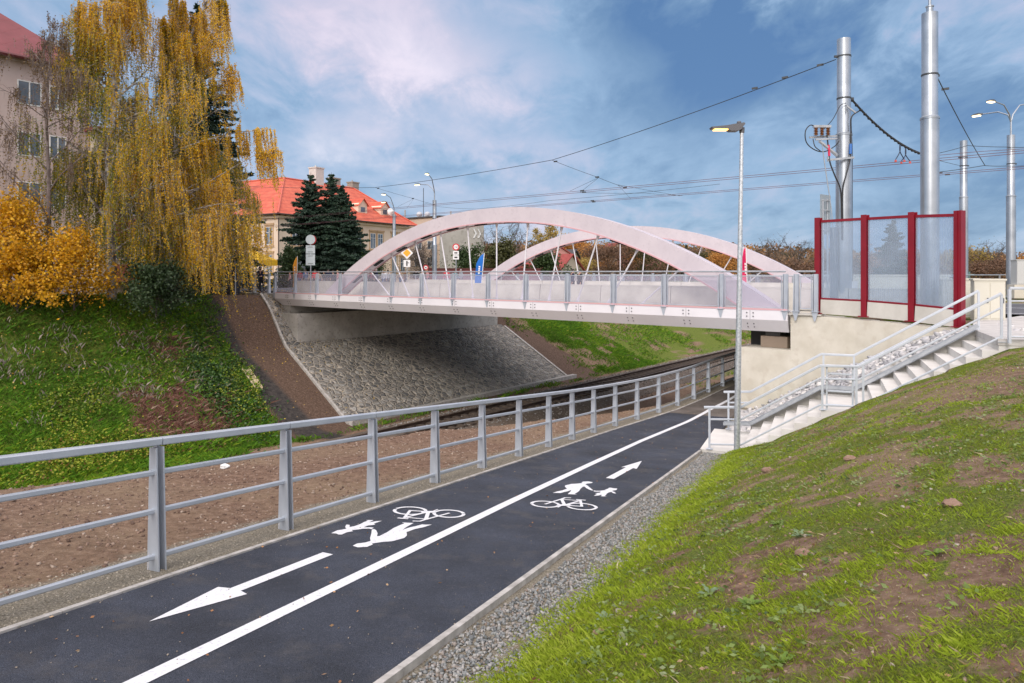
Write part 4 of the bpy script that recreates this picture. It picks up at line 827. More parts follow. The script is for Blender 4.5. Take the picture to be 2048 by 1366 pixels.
V, Fq = leafquads(np.stack([x, y, ground_z(x, y)+rng.uniform(.02, .3, len(x))], 1), .07, .8, flat=.6); npmesh('fallen_leaves', V, Fq, mat('fallen_yellow', (1, 1, 1), .7, attr=[(.22, .10, .02), (.45, .28, .03), (.55, .40, .05), (.30, .20, .12)]), v=np.repeat(rng.random(len(x)), 4), kind='stuff')
# bank beyond the bridge
n = 130000; m = rng.uniform(-40, -14, n); r = rng.uniform(44, 95, n); x = .7848*m+.6198*r; y = -.6198*m+.7848*r; f = fbm(x*.3, y*.3, seed=95); k = (rng.random(n) < np.clip((f-.40)*4*np.where(m > -28, .15, 1), 0, 1)) & (abs(m+23.3) > 3.4); x, y, f = x[k], y[k], f[k]
grassmesh('far_bank_grass', x, y, rng.uniform(.10, .28, len(x)), .035, bankm, np.clip(f-.12+rng.normal(0, .22, len(x)), 0, 1), lean=.8)

# ---------------------------------------------------------------- trees
def limb(rg, p, d, l, n, r0, r1, bend, jit=.12):
    pts = [Vector(p)]; rr_ = [r0]; d = Vector(d).normalized(); st_ = l/n
    for i in range(n):
        d = (d+Vector((rg.gauss(0, jit), rg.gauss(0, jit), rg.gauss(0, jit)+bend))).normalized(); pts.append(pts[-1]+d*st_); rr_.append(r0+(r1-r0)*(i+1)/n)
    return pts, rr_
def broadleaf(name, seed, H, Rd, f0=.25, n1=16, up=.7, bend=-.02, n2=5, n3=4, r0=None, leaf=.3, nleaf=3000, prof=None, leafm=None, barkm=None, spread=.35, trunkH=.8, aspect=.7, keep=1.0, twig=True, lean=(0, 0), vfun=None, sag=0, cat='tree', label=None, loc=(0, 0, 0), group=None, strand=None, low=.2, extra=(), tube_n=5, solid_bias=.5, rad_min=.004):
    rg = random.Random(seed); g = thing(name, label, cat, loc, group); m1 = MB(); r0 = r0 or H*.014
    ext = []; prof = prof or (lambda f: math.sin(math.pi*min(1, (f*.92+.10)))**.7)
    tp, tr = limb(rg, (0, 0, -.3), (lean[0], lean[1], 1), H*trunkH+.3, 12, r0, r0*.25, .03, .045); m1.tube(tp, tr, 9)
    anch = []; anr = []
    for i in range(n1):
        f = f0+(1-f0)*(i+rg.random()*.6)/n1; z = f*trunkH; k = min(z*12/trunkH, 11.9); a0 = tp[int(k)].lerp(tp[int(k)+1], k-int(k)); a = i*2.4+rg.uniform(-.4, .4)
        l = Rd*prof((f-f0)/(1-f0))*rg.uniform(.75, 1.15); e = up*rg.uniform(.7, 1.2)
        bp_, br_ = limb(rg, a0, (math.cos(a), math.sin(a), e), l*math.sqrt(1+e*e*.5), 7, r0*.42*(1-.6*f), rad_min*1.6, bend); m1.tube(bp_, br_, tube_n, caps=False)
        for j in range(n2):
            q = rg.uniform(.25, 1)*6.9; b0 = bp_[int(q)].lerp(bp_[int(q)+1], q-int(q)); dd = (bp_[min(int(q)+1, 7)]-bp_[int(q)]).normalized()+Vector((rg.gauss(0, .6), rg.gauss(0, .6), rg.gauss(.1, .4)))
            cp_, cr_ = limb(rg, b0, dd, l*rg.uniform(.3, .55), 5, br_[int(q)]*.6, rad_min, bend, .16); m1.tube(cp_, cr_, 4, caps=False); anch += cp_[1:]
            for _ in range(n3):
                q2 = rg.uniform(.3, 1)*4.9; c0 = cp_[int(q2)].lerp(cp_[int(q2)+1], q2-int(q2)); dd2 = Vector((rg.gauss(0, .7), rg.gauss(0, .7), rg.gauss(.15, .5)))
                dp_, dr_ = limb(rg, c0, dd2, l*rg.uniform(.12, .28), 3, cr_[int(q2)]*.7, rad_min*.7, bend, .2)
                if twig: m1.tube(dp_, dr_, 3, caps=False)
                anch += dp_[1:]
    for (ez, ea, elen, eup, reps) in extra:
        k = min(ez*12/(H*trunkH), 11.9); a0 = tp[int(k)].lerp(tp[int(k)+1], k-int(k)); bp_, br_ = limb(rg, a0, (math.cos(ea), math.sin(ea), eup), elen, 10, r0*.30, rad_min*2, -.045, .05); m1.tube(bp_, br_, tube_n, caps=False)
        for j in range(14):
            q = rg.uniform(.25, 1)*9.9; b0 = bp_[int(q)].lerp(bp_[int(q)+1], q-int(q)); cp_, cr_ = limb(rg, b0, Vector((rg.gauss(.4, .5), rg.gauss(0, .5), rg.gauss(.15, .4))), rg.uniform(.5, 1.3), 5, .02, rad_min, -.05, .16); m1.tube(cp_, cr_, 4, caps=False); ext += cp_[1:]*reps
    A = np.array(anch)
    lf = None
    if strand:      # weeping twigs hung with small leaves
        ns, lmin, lmax, step = strand; rr2 = np.random.default_rng(seed); wt = np.clip(fbm(A[:, 0]*.55+seed, A[:, 1]*.55, A[:, 2]*.45, seed=seed)-.43, .006, 1); idx = rr2.choice(len(A), ns, p=wt/wt.sum()); A = np.concatenate([A, np.array(ext)]) if ext else A; idx = np.concatenate([idx, np.arange(len(A)-len(ext), len(A))]); P = []
        for q in idx:
            p = A[q].copy(); isx = q >= len(A)-len(ext); L_ = (lmin+(lmax-lmin)*rr2.random()**1.8)*(.38 if isx else 1)*(1.0 if p[2] < H*.55 else .72); L_ = min(L_, max(.3, p[2]-low)); k = int(L_/step)+1; sw = rr2.normal(0, .10, 2); out_ = p[:2]/(np.linalg.norm(p[:2])+.5)
            s = np.linspace(0, 1, k)[:, None]; path_ = p+np.hstack([s*L_*(sw+out_*.12)*np.sqrt(s)*.8, -s*L_])
            if k > 3: m1.tube([path_[0], path_[k//2], path_[-1]], [.007, .005, .003], 3, caps=False)
            P.append(path_+rr2.normal(0, .035, path_.shape))
        P = np.concatenate(P); P = P[rr2.random(len(P)) < keep]; V, Fq = leafquads(P, leaf, aspect, 0, .25)
    else:
        rr2 = np.random.default_rng(seed); P = A[rr2.integers(0, len(A), nleaf)]+rr2.normal(0, spread, (nleaf, 3))*(Rd/3); V, Fq = leafquads(P, leaf, aspect) if nleaf else (None, None)
    m1.build('trunk', barkm, g, smooth=False, local=True)
    if V is not None:
        vv = vfun(P, rr2) if vfun else np.clip(.5*fbm(P[:, 0]*.8, P[:, 1]*.8, P[:, 2]*.8, seed=seed)+.5*rr2.random(len(P)), 0, 1)
        npmesh('crown', V, Fq, leafm, v=np.repeat(vv, 4), parent=g, local=True)
    return g
birchbark = mat('birch_bark', (.10, .085, .075), .85, col2=(.42, .40, .37), scale=3.5, lo=.42, hi=.58, bump=.3, bscale=25)
bark = mat('dark_bark', (.045, .035, .028), .9, col2=(.10, .085, .07), scale=4)
birchleaf = mat('birch_leaf', (1, 1, 1), .55, attr=[(.08, .12, .012), (.22, .24, .016), (.50, .36, .016), (.74, .42, .016), (.82, .55, .05)], transl=.45, spec=.3)
def bv(off, kx=0., kz=0.):
    def f(P, rr2):
        c = fbm(P[:, 0]*.55, P[:, 1]*.55, P[:, 2]*.35, seed=33); return np.clip(off+1.1*(c-.5)+kx*P[:, 0]+kz*(P[:, 2]-7)+rr2.normal(0, .15, len(P)), 0, 1)
    return f
wprof = lambda f: (1-f*.42)*(.60+.5*math.sin(math.pi*min(1, f+.25)))
broadleaf('birch_tree', 11, 20.5, 4.3, f0=.11, n1=34, up=1.0, bend=-.055, n2=7, n3=3, r0=.24, leaf=.085, aspect=.75, leafm=birchleaf, barkm=birchbark, prof=wprof, trunkH=.95, strand=(4300, .9, 4.6, .05), keep=.8, loc=(-20.7, 36.2, -1.25), label='tall weeping birch with olive and gold leaves and a white trunk, nearest the pink house', vfun=bv(.42, .04, .03), lean=(.05, 0))
broadleaf('birch_tree', 12, 19.0, 4.6, f0=.09, n1=36, up=.75, bend=-.06, n2=7, n3=3, r0=.22, leaf=.085, aspect=.75, leafm=birchleaf, barkm=birchbark, prof=wprof, trunkH=.93, strand=(4300, .9, 4.6, .05), keep=.8, loc=(-18.9, 37.6, -1.3), label='tall weeping birch with orange drooping strands reaching toward the bridge', vfun=bv(.50, .06, .02), lean=(.05, 0), extra=((7.6, 0.1, 6.2, .75, 7), (4.6, -.1, 7.6, .85, 6), (10.5, .2, 4.6, .9, 6), (12.5, -.3, 3.6, 1.0, 5)))
broadleaf('birch_tree', 13, 10.3, 3.4, f0=.12, n1=26, up=.8, bend=-.07, n2=6, n3=3, r0=.12, leaf=.085, aspect=.75, leafm=birchleaf, barkm=birchbark, prof=wprof, trunkH=.92, strand=(2100, .6, 3.4, .05), keep=.8, low=-1.3, loc=(-18.2, 37.2, -1.35), label='smaller golden birch beside the left end of the bridge railing', vfun=bv(.66, .03), lean=(.04, 0))
broadleaf('birch_tree', 14, 13.5, 4.2, f0=.2, n1=20, up=.9, bend=-.04, n2=7, n3=4, r0=.13, leaf=.075, aspect=.75, leafm=mat('sparse_leaf', (1, 1, 1), .6, attr=[(.10, .06, .03), (.17, .11, .05), (.26, .17, .06)], transl=.3), barkm=mat('mauve_bark', (.13, .10, .095), .9, col2=(.25, .21, .20), scale=4), prof=wprof, trunkH=.93, strand=(2300, .3, 1.6, .06), keep=.5, loc=(-22.9, 34.6, -1.1), label='nearly bare slender birch in front of the pink house wall')
# shrubs
yl = mat('yellow_leaf', (1, 1, 1), .55, attr=[(.07, .10, .012), (.30, .18, .01), (.66, .34, .010), (.80, .48, .02), (.80, .55, .05)], transl=.4)
ball_ = lambda f: .9-.5*f
broadleaf('yellow_shrub', 21, 4.6, 2.5, f0=.03, n1=26, up=1.2, bend=-.01, n2=5, n3=3, r0=.05, leaf=.13, aspect=.9, nleaf=7000, spread=.45, leafm=yl, barkm=bark, prof=ball_, loc=(-23.9, 33.2, -1.1), label='golden yellow shrub at the left edge of the photo on the bank top', cat='shrub', group='yellow shrubs on the bank')
broadleaf('yellow_shrub', 22, 3.3, 2.1, f0=.03, n1=24, up=1.0, bend=-.04, n2=5, n3=3, r0=.05, leaf=.12, aspect=.9, nleaf=6200, spread=.45, leafm=yl, barkm=bark, prof=ball_, loc=(-20.9, 33.4, -1.5), label='golden yellow shrub spilling over the bank in front of the birch trunk', cat='shrub', group='yellow shrubs on the bank')
dgl = mat('dark_shrub_leaf', (1, 1, 1), .6, attr=[(.008, .018, .007), (.018, .040, .012), (.035, .068, .018), (.055, .085, .02)], transl=.2)
broadleaf('dark_shrub', 23, 2.2, 2.0, f0=.03, n1=22, up=.9, n2=5, n3=3, r0=.05, leaf=.12, aspect=.8, nleaf=9000, spread=.3, leafm=dgl, barkm=bark, prof=ball_, loc=(-17.6, 34.6, -2.0), label='dark green bushy shrub below the birches on the bank top', cat='shrub')
def conifer(seed, H, Rd, loc, label, lm, group=None, dens=1.0, name='spruce_tree', z0=.06, pw=.85):
    rg = random.Random(seed); rr2 = np.random.default_rng(seed); g = thing(name, label, 'conifer', loc, group); m1 = MB(); m1.tube([(0, 0, -.3), (0, 0, H*.5), (0, 0, H)], [H*.016, H*.009, .015], 8)
    P = []; z = H*z0
    while z < H*.985:
        f = z/H; l0 = Rd*(1-f)**pw+.08; nb = max(4, int(9*(1-f)+4))
        for i in range(nb):
            a = rg.uniform(0, 6.28); l = l0*rg.choice((.55, .75, .9, 1.0, 1.1, 1.28)); e = .15+.5*f; pts = []
            for q in (0, .35, .7, 1): pts.append((math.cos(a)*l*q, math.sin(a)*l*q, z+l*(e*q-.48*q*q+.16*q**3)))
            m1.tube(pts, [.012+.02*(1-f), .012, .008, .004], 3, caps=False)
            k = int((14+46*l)*dens); s = rr2.random(k)**.75; w_ = (l*.26*np.sin(np.pi*np.clip(s*.85+.12, 0, 1)))*rr2.uniform(-1, 1, k)
            xs = np.cos(a)*l*s-np.sin(a)*w_; ys = np.sin(a)*l*s+np.cos(a)*w_; zs = z+l*(e*s-.48*s*s+.16*s**3)-np.abs(w_)*.35-rr2.random(k)*.10; P.append(np.stack([xs, ys, zs], 1))
        z += H*.015*rg.uniform(.8, 1.2)+.04
    P = np.concatenate(P); V, Fq = leafquads(P, .24+.012*H*.5, .42, .30); m1.build('trunk', bark, g, local=True)
    npmesh('crown', V, Fq, lm, v=np.repeat(np.clip(.35+.5*(fbm(P[:, 0]*1.4, P[:, 1]*1.4, P[:, 2]*1.4, seed=seed)-.3)+rr2.normal(0, .15, len(P)), 0, 1), 4), parent=g, local=True); return g
ndl = mat('spruce_needle', (1, 1, 1), .6, attr=[(.010, .024, .016), (.020, .048, .030), (.042, .085, .048), (.075, .125, .065)], transl=.1)
conifer(31, 19.5, 4.2, (-20.9, 46.5, -1.5), 'tall dark spruce standing behind the orange birch', ndl)
conifer(32, 12.2, 4.4, (-20.7, 72, -1.9), 'left dark spruce of the three before the cream villa', ndl, 'spruces in front of the villa', 1.3, pw=.88)
conifer(33, 12.5, 4.3, (-19.1, 74, -1.9), 'tallest middle dark spruce of the three before the cream villa', ndl, 'spruces in front of the villa', 1.3, pw=.88)
conifer(34, 10.9, 3.7, (-17.2, 71, -1.9), 'right slightly shorter spruce of the three before the cream villa', ndl, 'spruces in front of the villa', 1.3, pw=.88)
thl = mat('thuja_leaf', (1, 1, 1), .6, attr=[(.012, .028, .008), (.025, .052, .012), (.045, .080, .018), (.07, .10, .03)], transl=.15)
def bush(seed, H, Rd, loc, label, lm, name='shrub', nleaf=2600, leaf=.28, group=None): return broadleaf(name, seed, H, Rd, f0=.03, n1=16, up=1.3, n2=4, n3=2, r0=.06, leaf=leaf, aspect=.8, nleaf=nleaf, spread=.35, leafm=lm, barkm=bark, prof=lambda f: .85-.45*f, loc=loc, label=label, cat='shrub', group=group, twig=False, rad_min=.01)
bush(41, 4.6, 1.7, (-21.3, 67, -1.9), 'rounded dark green yew bush left of the spruces', thl, nleaf=4200, leaf=.2)
bush(42, 3.4, 1.6, (-13.9, 68, -1.9), 'dark bush between the spruces and the arch', thl, leaf=.2)
bush(43, 2.4, 2.0, (-25.5, 66, -1.9), 'thin yellow-green bush by the yellow tent', mat('olive_leaf', (1, 1, 1), .6, attr=[(.06, .07, .015), (.15, .14, .03), (.28, .22, .05)], transl=.3), leaf=.16)
bush(44, 5.2, 3.0, (-6.0, 96, -1.9), 'dark green rounded bush beside the blue flag', thl, leaf=.3, nleaf=3800)
bush(45, 6.2, 3.8, (-1.5, 102, -1.9), 'large olive green bush under the bare tree', mat('olive_dark', (1, 1, 1), .6, attr=[(.03, .035, .01), (.07, .075, .018), (.11, .10, .03)], transl=.2), leaf=.32, nleaf=5200)
bush(46, 4.4, 3.6, (5.0, 104, -1.9), 'low dark hedge bush behind the rear arch foot', thl, leaf=.3, nleaf=4200)
bush(47, 4.6, 3.4, (-12.8, 98, -1.9), 'leafless grey-brown bush in front of the panel block', mat('grey_twig_leaf', (1, 1, 1), .8, attr=[(.06, .05, .045), (.11, .09, .08), (.16, .12, .09)]), leaf=.16, nleaf=3000)
# background trees: a few kinds, copied
autumn = lambda nm, cols: mat(nm, (1, 1, 1), .7, attr=cols, transl=.25)
brownl = autumn('brown_autumn', [(.07, .045, .028), (.155, .085, .05), (.25, .14, .075)])
orl = autumn('orange_autumn', [(.25, .11, .02), (.46, .20, .04), (.60, .32, .08)])
yel = autumn('yellow_autumn', [(.22, .17, .05), (.40, .29, .07), (.50, .38, .12)])
oll = autumn('olive_autumn', [(.04, .045, .015), (.09, .085, .03), (.15, .12, .05)])
kinds = {}
def proto(k, px, top, Yd, label):
    x = (px-1024)/FPX*Yd; base = float(ground_z(x, Yd)); H_ = (545-top)/FPX*Yd-base
    if k not in kinds:
        a = dict(brown=(brownl, 5.0), orange=(orl, 5.0), yellow=(yel, 4.2), olive=(oll, 5.0), poplar=(yel, 1.9), bare=(None, 5.4), fir=(ndl, 2.6))[k]
        if k == 'fir': g = conifer(61, 12, 2.8, (x, Yd, base), label, ndl, None, 1.2, name='fir_tree')
        elif k == 'bare': g = broadleaf('bare_tree', 62, 12, 5.6, f0=.22, n1=15, up=1.1, bend=.015, n2=7, n3=6, r0=.26, nleaf=350, leaf=.16, leafm=brownl, barkm=bark, prof=lambda f: 1.05-.5*f, loc=(x, Yd, base), label=label, rad_min=.018, trunkH=.72)
        elif k == 'poplar': g = broadleaf('poplar_tree', 63, 12, 1.9, f0=.08, n1=26, up=2.2, n2=3, n3=2, r0=.16, nleaf=2600, leaf=.34, leafm=yel, barkm=bark, prof=lambda f: .8+.3*math.sin(3.1*f)-.5*f*f, spread=.5, loc=(x, Yd, base), label=label, twig=False, trunkH=.95)
        else: g = broadleaf(k+'_tree', 64+len(kinds), 12, a[1], f0=.15, n1=18, up=.9, n2=5, n3=3, r0=.2, nleaf=3600, leaf=.42, leafm=a[0], barkm=bark, spread=.42, loc=(x, Yd, base), label=label, rad_min=.012, trunkH=.8)
        kinds[k] = g; g.scale = (H_/12.,)*3; g['group'] = k+' trees behind the bridge'; return g
    return dup(kinds[k], (x, Yd, base), random.uniform(0, 6.28), (random.uniform(.9, 1.25)*H_/12., random.uniform(.9, 1.25)*H_/12., H_/12.), label)
BT = [('bare', 1012, 438, 118, 'big gnarled bare tree framed by the front arch'), ('brown', 965, 478, 128, 'brown leaved tree right of the grey panel block'), ('brown', 1060, 480, 125, 'rust brown tree on the right side of the big bare tree'),
 ('olive', 1086, 482, 175, 'muted green tree left of the yellow poplars'), ('poplar', 1102, 446, 190, 'tallest yellow poplar in the gap under the arch'), ('poplar', 1082, 462, 185, 'shorter yellowish poplar left of the tallest one'), ('fir', 1093, 478, 170, 'small dark fir at the foot of the poplars'),
 ('orange', 1127, 468, 180, 'orange tree right of the poplars above the arch'), ('orange', 1146, 474, 184, 'pale orange tree just above the rear arch rib'), ('yellow', 1150, 498, 165, 'yellow tree behind the dark roofed house'), ('brown', 1180, 486, 150, 'russet tree right of the dark roofed house'),
 ('orange', 1196, 482, 160, 'orange brown tree between the middle hangers'), ('yellow', 1166, 512, 118, 'low golden tree beside the grey pole'), ('brown', 1215, 484, 140, 'reddish brown tree above the rear arch crown'), ('brown', 1248, 480, 150, 'brown tree seen under the right half of the front arch'), ('orange', 1268, 478, 170, 'orange tree on the hill under the right half of the arch'),
 ('olive', 1290, 492, 150, 'dull green tree left of the small red gable'), ('brown', 1325, 488, 165, 'brown tree right of the small red gable'), ('olive', 1352, 486, 175, 'grey-green tree high between the two arches'), ('fir', 1372, 488, 178, 'dark fir between the two arches'), ('brown', 1395, 492, 170, 'brown tree under the rear arch near its top'), ('olive', 1412, 500, 150, 'green-grey tree left of the golden oak'),
 ('orange', 1448, 498, 120, 'golden orange oak behind the right hangers of the rear arch'), ('orange', 1474, 486, 160, 'rust coloured tree peeking above the rear arch by the lamp post'), ('brown', 1512, 500, 130, 'brown tree right of the pink flag'), ('bare', 1548, 470, 118, 'left bare tree on the skyline beside the red barrier'), ('bare', 1592, 476, 122, 'right bare tree on the skyline beside the red barrier'),
 ('brown', 1560, 512, 112, 'low brown thicket tree under the skyline bare trees'), ('brown', 1622, 512, 108, 'russet tree touching the first red post'), ('fir', 1785, 438, 95, 'dark green fir seen blurred through the middle barrier pane'), ('brown', 1705, 500, 110, 'brown tree behind the first barrier pane'), ('brown', 1835, 498, 110, 'brown tree behind the third barrier pane'),
 ('yellow', 1948, 486, 100, 'straw yellow tree just right of the last red post'), ('bare', 1978, 474, 96, 'bare tree between the red post and the right lamp mast'), ('brown', 1990, 508, 86, 'dense brown thicket left of the right lamp mast'), ('brown', 1950, 515, 84, 'dense brown thicket behind the cream cabinets'), ('orange', 2044, 508, 104, 'reddish orange tree at the right edge of the photo'), ('brown', 2075, 512, 92, 'brown tree at the far right edge behind the white cabinet'),
 ('bare', 845, 478, 100, 'bare twiggy tree in front of the panel block windows'), ('olive', 742, 500, 92, 'small green tree in front of the villa right wing')]
for b_ in BT: proto(*b_)
broadleaf('yellow_shrub', 25, 3.0, 2.0, f0=.03, n1=24, up=.9, bend=-.05, n2=5, n3=3, r0=.05, leaf=.12, aspect=.9, nleaf=8000, spread=.22, leafm=yl, barkm=bark, prof=ball_, loc=(-22.6, 32.0, -1.7), label='lower golden yellow shrub between the two taller yellow ones', cat='shrub', group='yellow shrubs on the bank')
# the wooded hill behind reads as one mass
n = 60000; a = rng.uniform(-.75, .95, n); Yd = rng.uniform(150, 330, n)**1.0; x = a*Yd; k = (Yd > 168) & ((a > -.09) | (Yd > 260)); x, Yd = x[k], Yd[k]
cl = fbm(x*.09, Yd*.09, seed=55); P = np.stack([x, Yd, ground_z(x, Yd)+rng.random(len(x))*(1.5+7*cl)], 1); V, Fq = leafquads(P, 1.1, .8)
npmesh('wooded_hill', V, Fq, autumn('hill_leaf', [(.07, .075, .04), (.18, .12, .07), (.28, .14, .06), (.42, .23, .08), (.45, .33, .13)]), v=np.repeat(np.clip(.15+.9*(fbm(x*.06, Yd*.06, seed=58)-.2)+rng.normal(0, .12, len(x)), 0, 1), 4), kind='stuff')
# ================================================================== BUILDINGS
glassd = mat('window_glass', (.055, .075, .10), .12, col2=(.16, .20, .25), scale=.6, spec=.8)
frw = mat('white_frame', (.70, .71, .70), .6)
def facade_frame(O, D_):
    O = Vector(O); D_ = Vector(D_).normalized(); Nn = Vector((D_.y, -D_.x, 0))      # Nn faces the camera side
    return lambda s, z, o=0: Vector((O.x, O.y, 0))+D_*s+Nn*o+Vector((0, 0, z))
def window(F, s, z, w_, h, parent, frame=frw, cols=2, trim=None, cross=.68):
    m1 = MB(); b = .07
    if trim:
        m0 = MB(); 
        for (s0, s1, z0, z1, o) in ((s-.22, s, z-.05, z+h+.25, .05), (s+w_, s+w_+.22, z-.05, z+h+.25, .05), (s-.32, s+w_+.32, z+h+.25, z+h+.50, .14), (s-.32, s+w_+.32, z-.30, z-.05, .13), (s, s+w_, z+h+.001, z+h+.25, .05)):
            m0.prism([F(s0, z0, .003), F(s1, z0, .003), F(s1, z1, .003), F(s0, z1, .003)], F(0, 0, o)-F(0, 0, 0))
        m0.build('window_surround', trim, parent)
    rects = [(s, s+w_, z, z+b), (s, s+w_, z+h-b, z+h), (s, s+b, z+b, z+h-b), (s+w_-b, s+w_, z+b, z+h-b)]+[(s+w_*k/cols-b/2, s+w_*k/cols+b/2, z+b, z+h-b) for k in range(1, cols)]
    if cross: rects.append((s+b, s+w_-b, z+h*cross, z+h*cross+b*.8))
    for k, (s0, s1, z0, z1) in enumerate(rects):
        m1.prism([F(s0, z0, .004), F(s1, z0, .004), F(s1, z1, .004), F(s0, z1, .004)], F(0, 0, .035+.002*(k % 3))-F(0, 0, 0))
    o = m1.build('window', frame, parent); m2 = MB(); m2.quad(F(s+.02, z+.02, .012), F(s+w_-.02, z+.02, .012), F(s+w_-.02, z+h-.02, .012), F(s+.02, z+h-.02, .012)); m2.build('pane', glassd, o); return o
# roof tiles: rows of clay tiles as a procedural bump and tone
rt = mat('clay_tiles', (.50, .085, .045), .7, col2=(.62, .14, .075), scale=.8, c3=(.40, .07, .045), s3=5)
def add_wave(m, sc, col, axis='Z', dist=.05):
    T = m.node_tree; N = T.nodes; K = T.links; B = N['Principled BSDF']; tcn = N.new('ShaderNodeTexCoord'); wv = N.new('ShaderNodeTexWave'); wv.bands_direction = axis; wv.wave_profile = 'SAW'; wv.inputs['Scale'].default_value = sc; K.new(tcn.outputs['Object'], wv.inputs[0])
    bp = N.new('ShaderNodeBump'); bp.inputs['Distance'].default_value = dist; bp.inputs['Strength'].default_value = .8; K.new(wv.outputs['Fac'], bp.inputs['Height']); K.new(bp.outputs[0], B.inputs['Normal'])
    src = B.inputs['Base Color'].links[0].from_socket; mr = N.new('ShaderNodeMapRange'); mr.inputs[1].default_value = .86; mr.inputs[2].default_value = 1.0; K.new(wv.outputs['Fac'], mr.inputs[0]); mi = N.new('ShaderNodeMix'); mi.data_type = 'RGBA'; K.new(mr.outputs[0], mi.inputs[0]); K.new(src, mi.inputs[6]); mi.inputs[7].default_value = (*col, 1); K.new(mi.outputs[2], B.inputs['Base Color'])
add_wave(rt, .55, (.30, .045, .03))
# --- cream villa
cream = mat('cream_render', (.70, .55, .42), .9, col2=(.75, .61, .48), scale=.4, bump=.05)
trim = mat('ochre_trim', (.46, .30, .17), .9, col2=(.52, .36, .22), scale=2)
V0 = Vector((-30, 90, 0)); Dr = Vector((.506, .862, 0)); Dl = Vector((-.862, .506, 0)); G0 = -2.2; EV = 7.45
vil = thing('villa', 'cream two storey villa with orange-red hipped tile roof and brown window surrounds', 'house', (-30, 100, G0))
Lr, Ll, Wd = 26.7, 34.0, 16.0
def vp(a, b, z): return V0+Dr*a+Dl*b+Vector((0, 0, z))
m1 = MB(); m1.prism([vp(0, 0, G0), vp(Lr, 0, G0), vp(Lr, Wd, G0), vp(Wd, Wd, G0), vp(Wd, Ll, G0), vp(0, Ll, G0)], (0, 0, EV-.4-G0)); m1.build('wall', cream, vil)
m1 = MB(); c_ = .35; m1.prism([vp(-c_, -c_, EV-.4), vp(Lr+c_, -c_, EV-.4), vp(Lr+c_, Wd+c_, EV-.4), vp(Wd+c_, Wd+c_, EV-.4), vp(Wd+c_, Ll, EV-.4), vp(-c_, Ll, EV-.4)], (0, 0, .28)); m1.build('cornice', cream, vil)
m1 = MB()
for q in np.arange(.2, Lr, .95): m1.box(vp(q, -.50, EV-.02), (.28, .5, .14), Dr)
for q in np.arange(.2, 24, .95): m1.box(vp(-.50, q, EV-.02), (.28, .5, .14), Dl)
m1.build('eaves_bracket', cream, vil)
RZ = 13.6; e_ = .85; m1 = MB(); z = EV+.12
A0, A1, A2, A3, A4, A5 = vp(-e_, -e_, z), vp(Lr+e_, -e_, z), vp(Lr+e_, Wd+e_, z), vp(Wd+e_, Wd+e_, z), vp(Wd+e_, Ll, z), vp(-e_, Ll, z); AP, RR_, RL = vp(8, 8, RZ), vp(22.2, 8, RZ), vp(8, Ll, RZ)
m1.add([A0, A1, A2, A3, A4, A5, AP, RR_, RL], [(0, 1, 7, 6), (1, 2, 7), (2, 3, 6, 7), (3, 4, 8, 6), (4, 5, 8), (5, 0, 6, 8)])
roof = m1.build('roof', rt, vil)
m1 = MB()
for a, b in ((A0, AP), (AP, RR_), (RR_, A1), (AP, RL)): m1.tube([a+Vector((0, 0, .05)), b+Vector((0, 0, .05))], .14, 6)
m1.build('ridge_tiles', mat('ridge_tile', (.55, .12, .08), .7), roof)
m1 = MB()
for a, b in ((A0, A1), (A0, A5)): m1.tube([a+Vector((0, 0, -.08)), b+Vector((0, 0, -.08))], .11, 6)
m1.tube([vp(-.1, -.1, EV-.3), vp(-.1, -.1, G0)], .07, 6); m1.build('gutter', mat('brown_gutter', (.06, .035, .03), .6), vil)
Fr = facade_frame(V0, Dr); Fl = lambda s, z, o=0: V0+Dl*s-Dr*o+Vector((0, 0, z))
for s in (2.2, 7.2, 9.4): window(Fr, s, 3.6, 1.25, 2.3, vil, trim=trim)
for s in (11.9, 14.2, 17.3, 18.95, 22.2, 24.3): window(Fr, s, 3.6, 1.15, 2.3, vil, trim=trim)
for s in (2.2, 7.2, 11.9, 14.2, 17.3, 18.95, 22.2, 24.3): window(Fr, s, .0, 1.15, 2.3, vil, trim=trim)
for s in (1.15, 5.6, 8.0, 12.6, 17.5): window(Fl, s, 3.6, 1.2, 2.3, vil, trim=trim); window(Fl, s, .0, 1.2, 2.3, vil, trim=trim)
def chimney(a, b, z0, z1, w_, d_, m, nm='chimney'):
    m1 = MB(); m1.box(vp(a, b, (z0+z1)/2), (w_, d_, z1-z0), Dr); m1.box(vp(a, b, z1), (w_+.2, d_+.2, .18), Dr); m1.tube([vp(a-.2, b, z1), vp(a-.2, b, z1+.4)], .1, 6); m1.build(nm, m, roof)
chg = mat('grey_brick', (.26, .24, .20), .9, col2=(.36, .33, .28), scale=6); chw = mat('whitewashed', (.52, .50, .46), .9, col2=(.62, .60, .56), scale=4)
chimney(2.0, 11.5, 11.0, 14.6, 1.2, 1.4, chg); chimney(14.5, 8.3, 12.8, 15.9, 1.6, 1.5, chw); chimney(19.0, 9, 13, 14.9, 1.8, .9, chg); chimney(23.2, 9, 11.5, 14.7, 1.5, 1.2, chg)
rooff = lambda b: EV+.12+(RZ-EV-.12)*(b+e_)/(8+e_)
